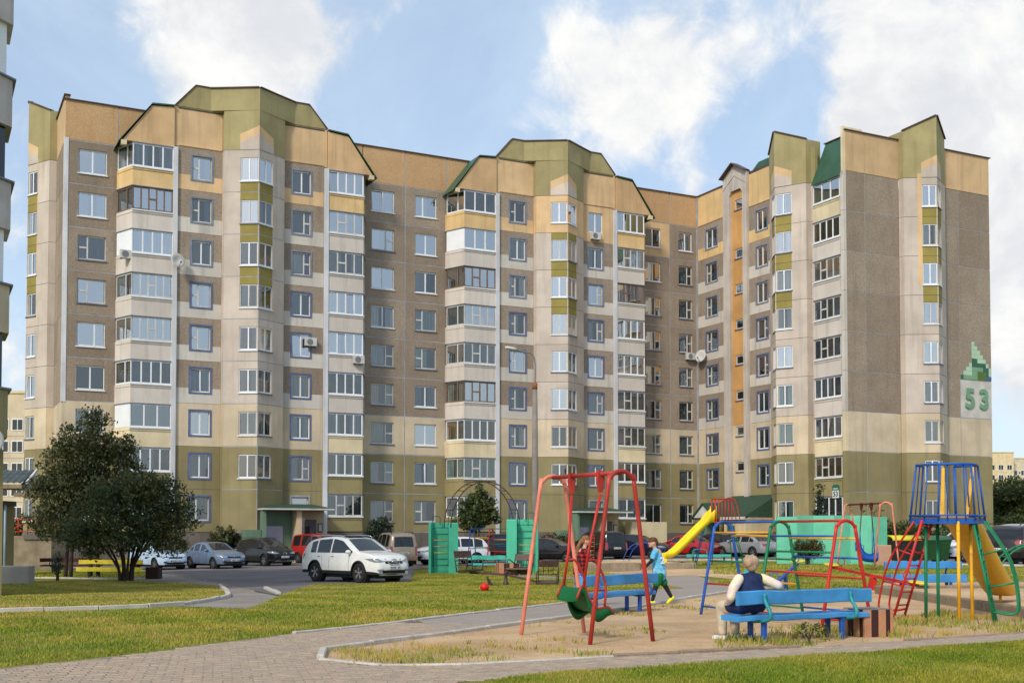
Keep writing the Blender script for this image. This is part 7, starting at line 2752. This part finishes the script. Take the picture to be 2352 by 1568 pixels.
shrub('shrub', 'green shrub behind the black refuse container', 2068, 1290, 62.0, [(0, 0, 1.4, 1.2, 0.8, 0.8), (-0.6, 0, 1.0, 0.9, 0.6, 0.7)], 3600, 0.09, LM_mid, 5)
shrub('shrub', 'wide green shrub behind the green refuse container', 2160, 1290, 64.0, [(0, 0, 1.3, 1.9, 0.8, 0.7), (1.2, 0, 1.0, 1.1, 0.7, 0.6)], 4200, 0.09, LM_mid, 5)
shrub('spruce', 'small spruce sapling under the last balcony window', 1884, 1260, 79.0, [(0, 0, 3.0, 0.5, 0.4, 1.1), (0, 0, 4.0, 0.25, 0.25, 0.8), (0, 0, 2.0, 0.7, 0.6, 0.7)], 1900, 0.09, LM_juni, 2, up=-0.1, cat='tree')
shrub('plant', 'tall dry weeds by the wall left of the second porch', 1278, 1270, 79.5, [(0, 0, 1.2, 1.3, 0.4, 0.55)], 1400, 0.07, LM_red, 6)
for i, (px, Y, h_) in enumerate(((2000, 72, 3.2), (2230, 70, 1.2), (585, 80, 1.0))):
    shrub('plant', ['thin climbing weed against the end wall behind the pink swing', 'low green plant at the foot of the end wall', 'low plant at the foot of the first porch'][i], px, 1270, Y, [(0, 0, h_ * 0.7, 0.8, 0.4, h_ * 0.4)], 420 if i == 0 else 900, 0.08, LM_mid, 4)
# trees at the right edge beyond the block
for i, (px, Y, W_, H_) in enumerate(((2305, 112, 4.0, 5.6), (2345, 120, 5.0, 6.9), (2400, 108, 5.0, 6.6), (2325, 100, 3.0, 2.6))):
    q = at(px, 1260, Y)
    t = thing('deciduous_tree', ['green tree directly right of the end wall', 'tallest green tree at the right edge', 'green tree cut by the right edge of the picture', 'low bush below the trees at the right edge'][i], 'tree', (q.x, Y, gz(q.x, Y)), 0, 'trees right of the block')
    limb(t, [(0, 0, -0.2), (0.1, 0, H_ * 0.4), (0, 0, H_ * 0.8)], 0.2, 0.05, 'trunk')
    bl = [(random.uniform(-W_ * .35, W_ * .35), random.uniform(-1, 1), H_ * random.uniform(.35, .85), W_ * .34, W_ * .3, H_ * .18) for _ in range(9)]
    leaves(bl, 8000, 0.16, LM_mid, t, w=(0.45, 0.38, 0.14, 0.03), clump=0.5)
q = at(45, 1260, 95)
t = thing('willow_tree', 'bright yellowish green tree behind the red railing at the left edge', 'tree', (q.x, 95, gz(q.x, 95)))
limb(t, [(0, 0, -0.2), (0.1, 0, 2.0), (0, 0, 3.6)], 0.12, 0.04, 'trunk')
leaves([(-0.6, 0, 2.2, 1.1, 0.9, 1.6), (0.6, 0, 2.6, 0.9, 0.9, 1.3), (0, 0, 1.2, 1.4, 0.9, 0.9)], 5200, 0.12, LM_mid[:1] + LM_mid[2:3] + LM_mid[2:3] + LM_mid[3:], t, w=(0.3, 0.3, 0.25, 0.15), clump=0.35)
# young plants near the left tree
shrub('plant', 'small pale flowering plant left of the yellow bench', 132, 1310, 49.5, [(0, 0, 0.75, 0.25, 0.25, 0.5)], 420, 0.05, LM_juni, 5)
# weeds under the front bench
for i, (px, py) in enumerate(((1858, 1478), (1893, 1470))):
    q = G(px, py)
    t = thing('weed', ['tall dark weed under the middle of the front bench', 'small weed beside the tall one under the bench'][i], 'plant', tuple(q))
    for k in range(6 if i == 0 else 3):
        a = k * 1.05
        limb(t, [(0, 0, -0.02), (0.04 * math.cos(a), 0.04 * math.sin(a), 0.14), (0.12 * math.cos(a), 0.10 * math.sin(a), 0.27 - 0.05 * i)], 0.005, 0.002, 'stem')
    leaves([(0, 0, 0.2 - 0.05 * i, 0.15, 0.12, 0.15)], 150 - 60 * i, 0.022, LM_dark, t, 'foliage', clump=0.06)

# ================================================================== entrances, balcony fittings
tan_w = M('porch_beige', srgb(206, 186, 152), streak=0.25, scale=0.6)
porch_g = M('porch_green', srgb(108, 134, 112), streak=0.25, scale=0.8)
fascia = M('fascia_white', srgb(206, 204, 200), streak=0.2)
door_l = M('door_lilac', srgb(176, 172, 190), var=0.06)
door_g = M('door_grey', srgb(108, 104, 106), var=0.1)
dark_o = M('opening_dark', (0.03, 0.03, 0.032), var=0.2)
shingle = M('shingle_green', srgb(56, 82, 66), rough=0.7, var=0.25, scale=5, grain=0.3, gscale=18)


def porch(label, c, full=True):
    """entrance porch at the foot of a projecting group; c is the group's axis along the long wing"""
    w = (FM @ Vector((c + 2.6, -4.6, 0)))
    base = gz(w.x, w.y)
    t = thing('entrance_porch', label, 'porch', (0, 0, 0), 0, 'entrance porches of the long wing')
    t.matrix_basis = FM @ T(c, -P1, 0)
    z0 = base - 0.3
    y1 = -2.9
    # roof: low hipped slab
    b = MB()
    rz0 = 3.05
    lo_ = [(0.05, y1 - 0.1), (4.85, y1 - 0.1), (4.85, -0.02), (0.05, -0.02)]
    b.loft([[(x, y, rz0) for x, y in lo_], [(x, y, rz0 + 0.10) for x, y in lo_]], 1, False)
    b.loft([[(x, y, rz0 + 0.101) for x, y in lo_], [(0.9, -0.9, rz0 + 0.40), (4.1, -0.9, rz0 + 0.40), (4.1, -0.02, rz0 + 0.45), (0.9, -0.02, rz0 + 0.45)]], 0, False)
    b.obj('roof', [shingle, fascia], t)
    MB().box(0.15, 0.35, y1 + 0.2, -1.9, z0, rz0).obj('side_wall', porch_g, t)
    MB().box(0.35, 2.4, -1.55, -1.4, z0, rz0).obj('back_wall', porch_g, t)
    MB().rbox(0.5, 1.75, -1.62, -1.56, z0, 2.0, 0.01).obj('door', door_l, t)
    MB().box(2.4, 2.75, y1 + 0.3, -0.3, z0, rz0).obj('pier', tan_w, t)
    MB().box(2.75, 4.8, -0.9, -0.02, z0, rz0).obj('front_wall', tan_w, t)
    for i in range(4):                                # stepped concrete scroll
        MB().box(2.76 + i * 0.11, 3.2 + i * 0.04, -1.0 - 0.25 * (3 - i), -0.901, rz0 - 0.75 - 0.32 * i, rz0 - 0.46 - 0.32 * i).obj('step_block', fascia, t)
    MB().rbox(3.45, 4.25, -0.96, -0.905, z0, 2.45, 0.01).obj('door', door_g, t)
    MB().rbox(3.50, 3.78, -0.98, -0.962, 1.2, 2.0, 0.01).obj('door_light', dark_o, t)
    nb = MB().rbox(4.35, 4.68, -0.95, -0.905, 1.6, 2.2, 0.01).obj('notice_board', dark_o, t)
    MB().rbox(4.40, 4.63, -0.965, -0.951, 1.66, 2.14, 0.004).obj('notice_sheet', fascia, nb)
    MB().box(-0.9, 0.12, -2.4, -1.2, z0, 1.75).obj('low_wall', porch_g, t)
    return t


porch('green and beige entrance porch behind the red van', -37.6)
porch('green and beige entrance porch behind the black sedan', -14.25)
o = MB().box(0, 3.2, -0.9, 0, -0.9, 2.4).obj('annex_wall', cream, None, FM @ T(-9.0, -3.0, 0))
tag(o, 'low cream wall block right of the second porch', 'wall')
# porch of the short wing with a steep green roof and a small gable
t = thing('entrance_porch', 'entrance porch with a steep green shingle roof and a white gable on the short wing', 'porch')
t.matrix_basis = FW @ T(5.2, 0, 0)
b = MB()
b.prism([(-3.2, 2.75), (-0.05, 4.45), (0.0, 4.45), (0.0, 2.75)], -1.0, 4.9, axis='x')
b.obj('roof', shingle, t)
gx_ = MB()
gx_.prism([(-0.9, 2.72), (0.55, 3.75), (2.0, 2.72)], -3.7, -1.6)
gx_.obj('gable', fascia, t)
gr = MB()
gr.prism([(-1.05, 2.66), (0.55, 3.86), (2.15, 2.66), (2.05, 2.60), (0.55, 3.74), (-0.95, 2.60)], -3.82, -1.4)
gr.obj('gable_roof', shingle, t)
MB().box(-0.9, 4.9, -3.3, -3.1, 2.55, 2.75).obj('fascia', fascia, t)
MB().box(2.2, 4.8, -3.0, 0.0, -0.6, 2.6).obj('front_wall', tan_w, t)
MB().box(-0.8, 0.0, -3.0, -1.8, -0.6, 2.6).obj('side_wall', porch_g, t)
MB().box(0.0, 2.2, -1.2, -1.0, -0.6, 2.6).obj('back_wall', porch_g, t)
MB().rbox(2.6, 3.5, -3.06, -3.005, -0.6, 2.1, 0.01).obj('door', door_g, t)
MB().rbox(0.5, 1.6, -1.27, -1.205, -0.6, 2.1, 0.01).obj('door', dark_o, t)
MB().prism([(-3.1, 2.55), (-0.0, 2.55), (-0.0, 4.3)], 4.78, 4.85, axis='x').obj('side_gable', tan_w, t)

# street sign with the number
t = thing('house_sign', 'green and white house number sign 53 under the end balcony', 'sign')
t.matrix_basis = FW @ T(16.55, -0.27, 4.45)
sg, sw_ = M('sign_green', srgb(44, 106, 84), var=0.05), M('sign_white', srgb(226, 230, 226), var=0.03)
MB().rbox(-0.36, 0.36, -0.03, 0.0, -0.5, 0.38, 0.01).obj('plate', sg, t)
MB().prism([(-0.3, 0.38), (0.3, 0.38), (0.22, 0.47), (-0.22, 0.47)], -0.03, 0.0).obj('crest', sg, t)
MB().box(-0.32, 0.32, -0.036, -0.031, -0.46, 0.06).obj('panel', sw_, t)
link('numeral', text_mesh('53', 0.5, 0.012, 0.004, M('sign_ink', srgb(20, 60, 46))), t, T(0, -0.042, -0.2) @ Matrix.Rotation(PI / 2, 4, 'X'))
for i in range(6):
    MB().box(-0.26 + i * 0.088, -0.20 + i * 0.088, -0.034, -0.031, 0.15, 0.22).obj('letter_mark', sw_, t)


# air conditioners and dishes
def aircon(label, fr, a, p, z):
    t = thing('air_conditioner', label, 'air conditioner', group='air conditioners on the facade')
    t.matrix_basis = fr @ T(a, -p, z)
    MB().rbox(-0.4, 0.4, -0.34, -0.04, -0.28, 0.28, 0.02).obj('case', fascia, t)
    MB().lathe([(0.0, 0.0), (0.21, 0.0), (0.21, 0.015), (0.0, 0.015)], 18, 0, (-0.08, -0.357, 0), False, 'y').obj('fan_guard', M('guard_grey', srgb(120, 122, 126)), t)
    for s in (-1, 1):
        MB().bar((s * 0.3, -0.3, -0.30), (s * 0.3, 0.0, -0.30), 0.04, 0.04).obj('bracket', metal_d, t)


aircon('air conditioner on the corner of the seventh floor left balcony', FM, -45.7, 1.5, JT(6) + 0.95)
aircon('air conditioner under a fifth floor window of the left group', FM, -33.6, 1.82, JT(5) - 2.45 + 1.4)
aircon('air conditioner on the fifth floor balcony beside the brown wall', FM, -30.2, 1.93, JT(4) + 0.75)
aircon('air conditioner under the top window of the right group', FM, -11.0, 1.82, WC(9) - 1.1)
aircon('air conditioner beside the inner corner of the block', FM, -0.9, 0.02, WC(6) - 1.1)


def dish(label, fr, a, p, z, d=0.45):
    t = thing('satellite_dish', label, 'satellite dish', group='satellite dishes on the facade')
    t.matrix_basis = fr @ T(a, -p, z) @ Matrix.Rotation(R(18), 4, 'Z')
    b = MB()
    b.lathe([(0.02, 0.0), (d * 0.5, -0.04), (d * 0.85, -0.12), (d, -0.18), (d * 0.98, -0.20), (d * 0.5, -0.07), (0.02, -0.03)], 22, 0, (0, -0.3, 0), True, 'y')
    b.obj('reflector', fascia, t, Matrix.Rotation(R(-12), 4, 'X'))
    MB().bar((0, -0.3, 0), (0, 0, 0), 0.05, 0.05).obj('mount', metal_d, t)
    MB().bar((0, -0.35, -d), (0, -0.85, -0.1), 0.025, 0.025).obj('feed_arm', metal_d, t)
    MB().rbox(-0.04, 0.04, -0.9, -0.82, -0.14, -0.04, 0.01).obj('feed_horn', metal_d, t)


dish('satellite dish beside the white pilaster of the left group', FM, -42.75, 2.0, JT(7) - 2.15, 0.5)
dish('satellite dish with a rusty smear on the inner corner', FW, 0.9, 0.05, JT(6) - 2.5, 0.52)

# ================================================================== neighbouring buildings
nb = thing('neighbour_building', 'corner of a balcony block at the left edge of the picture', 'building')
XW, YN = -13.55, 31.6
m_up, m_mid = M('nb_grey', srgb(196, 186, 182), streak=0.2), M('nb_beige', srgb(206, 188, 160), streak=0.2)
NB = frame(Vector((XW, YN)), DM)                 # turned like the long wing
MB().box(-12, -0.55, 0.3, 9, -1.0, 24).obj('wall', pink, nb, NB)
MB().box(-12, -0.08, 0.1, 1.6, -1.0, 3.75).obj('wall', olive, nb, NB)
for k in range(8):
    zt = at(0, 187, YN).z + 2.8 * (1 - k)
    zb_ = zt - 1.28
    if zb_ < 3.0:
        continue
    m = m_up if k < 3 else (m_mid if k < 4 else olive)
    MB().prism([(-12, -0.9), (-0.9, -0.9), (0.0, -0.05), (0.0, 1.4), (-12, 1.4)], zb_, zt, axis='z').obj('balcony_parapet', m, nb, NB)
    MB().prism([(-12, -0.98), (-0.9, -0.98), (0.09, -0.07), (0.09, 1.4), (-12, 1.4)], zt, zt + 0.05, axis='z').obj('ledge', sill_m, nb, NB)
    MB().prism([(-12, -0.75), (-0.98, -0.75), (-0.16, 0.0), (-0.16, 1.3), (-12, 1.3)], zt + 0.05, zt + 1.52, axis='z').obj('glazing', pvc if k % 2 else cg, nb, NB)
dish('satellite dish low on the left edge building', NB, -0.58, 0.30, at(0, 1023, YN).z, 0.34)
# tiled porch roofs, ramp and red railing behind it
t = thing('tiled_porch', 'grey green tiled porch roofs stepping down at the left edge', 'porch')
tile_m = M('tile_greygreen', srgb(72, 84, 84), rough=0.5, var=0.2, scale=3)
YT = 58.0
for (x0, x1, yt, yb) in ((-20, 79, 1080, 1112), (66, 150, 1093, 1130)):
    a, c = at(x0, yt, YT), at(x1, yb, YT)
    n = 7
    for r_ in range(3):
        for i in range(n):
            xx0 = a.x + (c.x - a.x) * i / n
            xx1 = a.x + (c.x - a.x) * (i + 1) / n
            zt = a.z + (c.z - a.z) * r_ / 3
            zn = a.z + (c.z - a.z) * (r_ + 1) / 3
            yo = YT - 0.55 * r_
            seg = [(xx0 + (xx1 - xx0) * q / 6, 0.045 * math.sin(PI * q / 6)) for q in range(7)]
            b = MB()
            b.loft([[(x, yo, zt + h_) for x, h_ in seg] + [(x, yo, zt + h_ - 0.03) for x, h_ in reversed(seg)], [(x, yo - 0.57, zn + h_ + 0.02) for x, h_ in seg] + [(x, yo - 0.57, zn + h_ - 0.02) for x, h_ in reversed(seg)]], 0, False)
            b.obj('roof_tile', tile_m, t)
    MB().box(a.x, c.x + 0.08, YT - 1.7, YT + 0.3, c.z - 0.26, c.z - 0.06).obj('eave', conc_m, t)
    MB().bar((c.x + 0.1, YT + 0.1, a.z + 0.05), (c.x + 0.35, YT - 1.8, c.z), 0.09, 0.12).obj('barge_board', fascia, t)
a = at(-30, 1150, 57)
c = at(12, 1240, 57)
MB().box(a.x, c.x, 56.5, 58, -1.2, at(0, 1162, 57).z).obj('porch_wall', olive, t)
MB().box(a.x, c.x + 0.1, 56.3, 58, at(0, 1162, 57).z, at(0, 1150, 57).z).obj('wall_cap', tile_m, t)
MB().tube([(c.x + 0.15, 56.6, -1), (c.x + 0.15, 56.6, at(0, 1160, 57).z)], 0.06).obj('downpipe', M('pipe_paleblue', srgb(150, 170, 190)), t)
t = thing('ramp', 'concrete entrance ramp with a red railing at the left edge', 'ramp')
a, c = at(6, 1228, 66), at(118, 1240, 66)
MB().box(a.x, c.x, 66, 69, -1.3, at(0, 1230, 66).z).obj('ramp_wall', conc_m, t)
MB().box(a.x + 1.2, c.x + 0.05, 65.9, 66.3, at(0, 1238, 66).z, at(0, 1226, 66).z).obj('coping', plinth_m, t)
zr = at(0, 1227, 66).z
for i in range(6):
    x = a.x + 0.3 + (c.x - a.x) * i / 5.2
    MB().tube([(x, 66.1, zr), (x, 66.1, zr + 0.85)], 0.03).obj('post', P_red, t)
MB().tube([(a.x + 0.3, 66.1, zr + 0.85), (c.x + 0.2, 66.1, zr + 0.85)], 0.035).obj('handrail', P_red, t)
MB().tube([(a.x + 0.3, 66.1, zr + 0.2), (a.x + 1.4, 66.1, zr + 0.75)], 0.03).obj('handrail', P_red, t)
MB().tube([(a.x + 0.3, 66.1, zr + 0.1), (c.x + 0.2, 66.1, zr + 0.42)], 0.025).obj('lower_rail', P_red, t)
a, c = at(84, 1160, 68), at(125, 1232, 68)
o = MB().box(a.x, c.x, 68, 69, c.z, a.z).obj('opening_shade', dark_o, None)  # dark slab in place of the shade inside an opening
tag(o, 'dark slab coloured as a shaded opening behind the red railing and the tall tree', 'wall')
a, c = at(-20, 1300, 47), at(66, 1328, 47)
o = MB().rbox(a.x, c.x, 47, 47.6, gz(-18, 47) - 0.1, at(0, 1299, 47).z, 0.03).obj('concrete_block', M('block_pale', srgb(182, 176, 170), streak=0.25), None)
tag(o, 'pale concrete block at the left edge beside the lawn', 'block')
p = at(345, 1310, 50)
t = thing('litter_bin', 'dark brown litter bin right of the yellow bench', 'bin', (p.x, 50.5, gz(p.x, 50.5)))
for i in range(4):
    MB().rbox(-0.28 + i * 0.14 + 0.006, -0.28 + (i + 1) * 0.14 - 0.006, -0.28, -0.22, -0.05, 0.52, 0.01).obj('slat', brick_dark, t)
MB().box(-0.28, 0.28, -0.215, 0.28, -0.05, 0.48).obj('liner', brick_dark, t)


# far blocks of flats
def far_block(label, x0, x1, y0, y1, zt, wallm, nfl, ncol, step, setback=None, winm=None):
    t = thing('distant_building', label, 'building')
    MB().box(x0, x1, y0, y1, -2, zt).obj('wall', wallm, t)
    MB().box(x0 - 0.15, x1 + 0.15, y0 - 0.15, y1 + 0.15, zt + 0.003, zt + 0.35).obj('cornice', cream, t)
    fh = 2.8
    wm = MB().box(-0.75, 0.75, -0.04, 0.04, -0.75, 0.75).mesh('window', pvc)
    pm = MB().box(-0.64, -0.05, -0.06, -0.042, -0.64, 0.64).box(0.05, 0.64, -0.06, -0.042, -0.64, 0.64).mesh('pane', cg)
    for k in range(nfl):
        for i in range(ncol):
            x = x0 + (i + 0.5) * (x1 - x0) / ncol
            z = zt - 4.0 - k * fh
            w = link('window', wm, t, T(x, y0 - 0.03, z))
            link('pane', pm, w)
        MB().box(x0 + 0.1, x1 - 0.1, y0 - 0.02, y0 + 0.02, zt - 5.5 - k * fh, zt - 5.42 - k * fh).obj('joint', joint_b, t)
    return t


a, c = at(-60, 900, 150), at(58, 900, 150)
far_block('pale brown block of flats in the gap at the left', a.x - 8, c.x, 150, 162, at(0, 903, 150).z, beige, 6, 8, 1)
a, c = at(2288, 1040, 330), at(2328, 1040, 330)
far_block('distant cream tower block right of the end wall', a.x - 12, c.x, 330, 345, at(0, 1040, 330).z, M('far_cream', srgb(222, 200, 160)), 9, 7, 1)
a, c = at(2320, 1050, 334), at(2420, 1050, 334)
far_block('distant cream block with white balconies at the right edge', a.x, c.x, 334, 348, at(0, 1053, 334).z, M('far_pale', srgb(214, 200, 176)), 9, 5, 1)
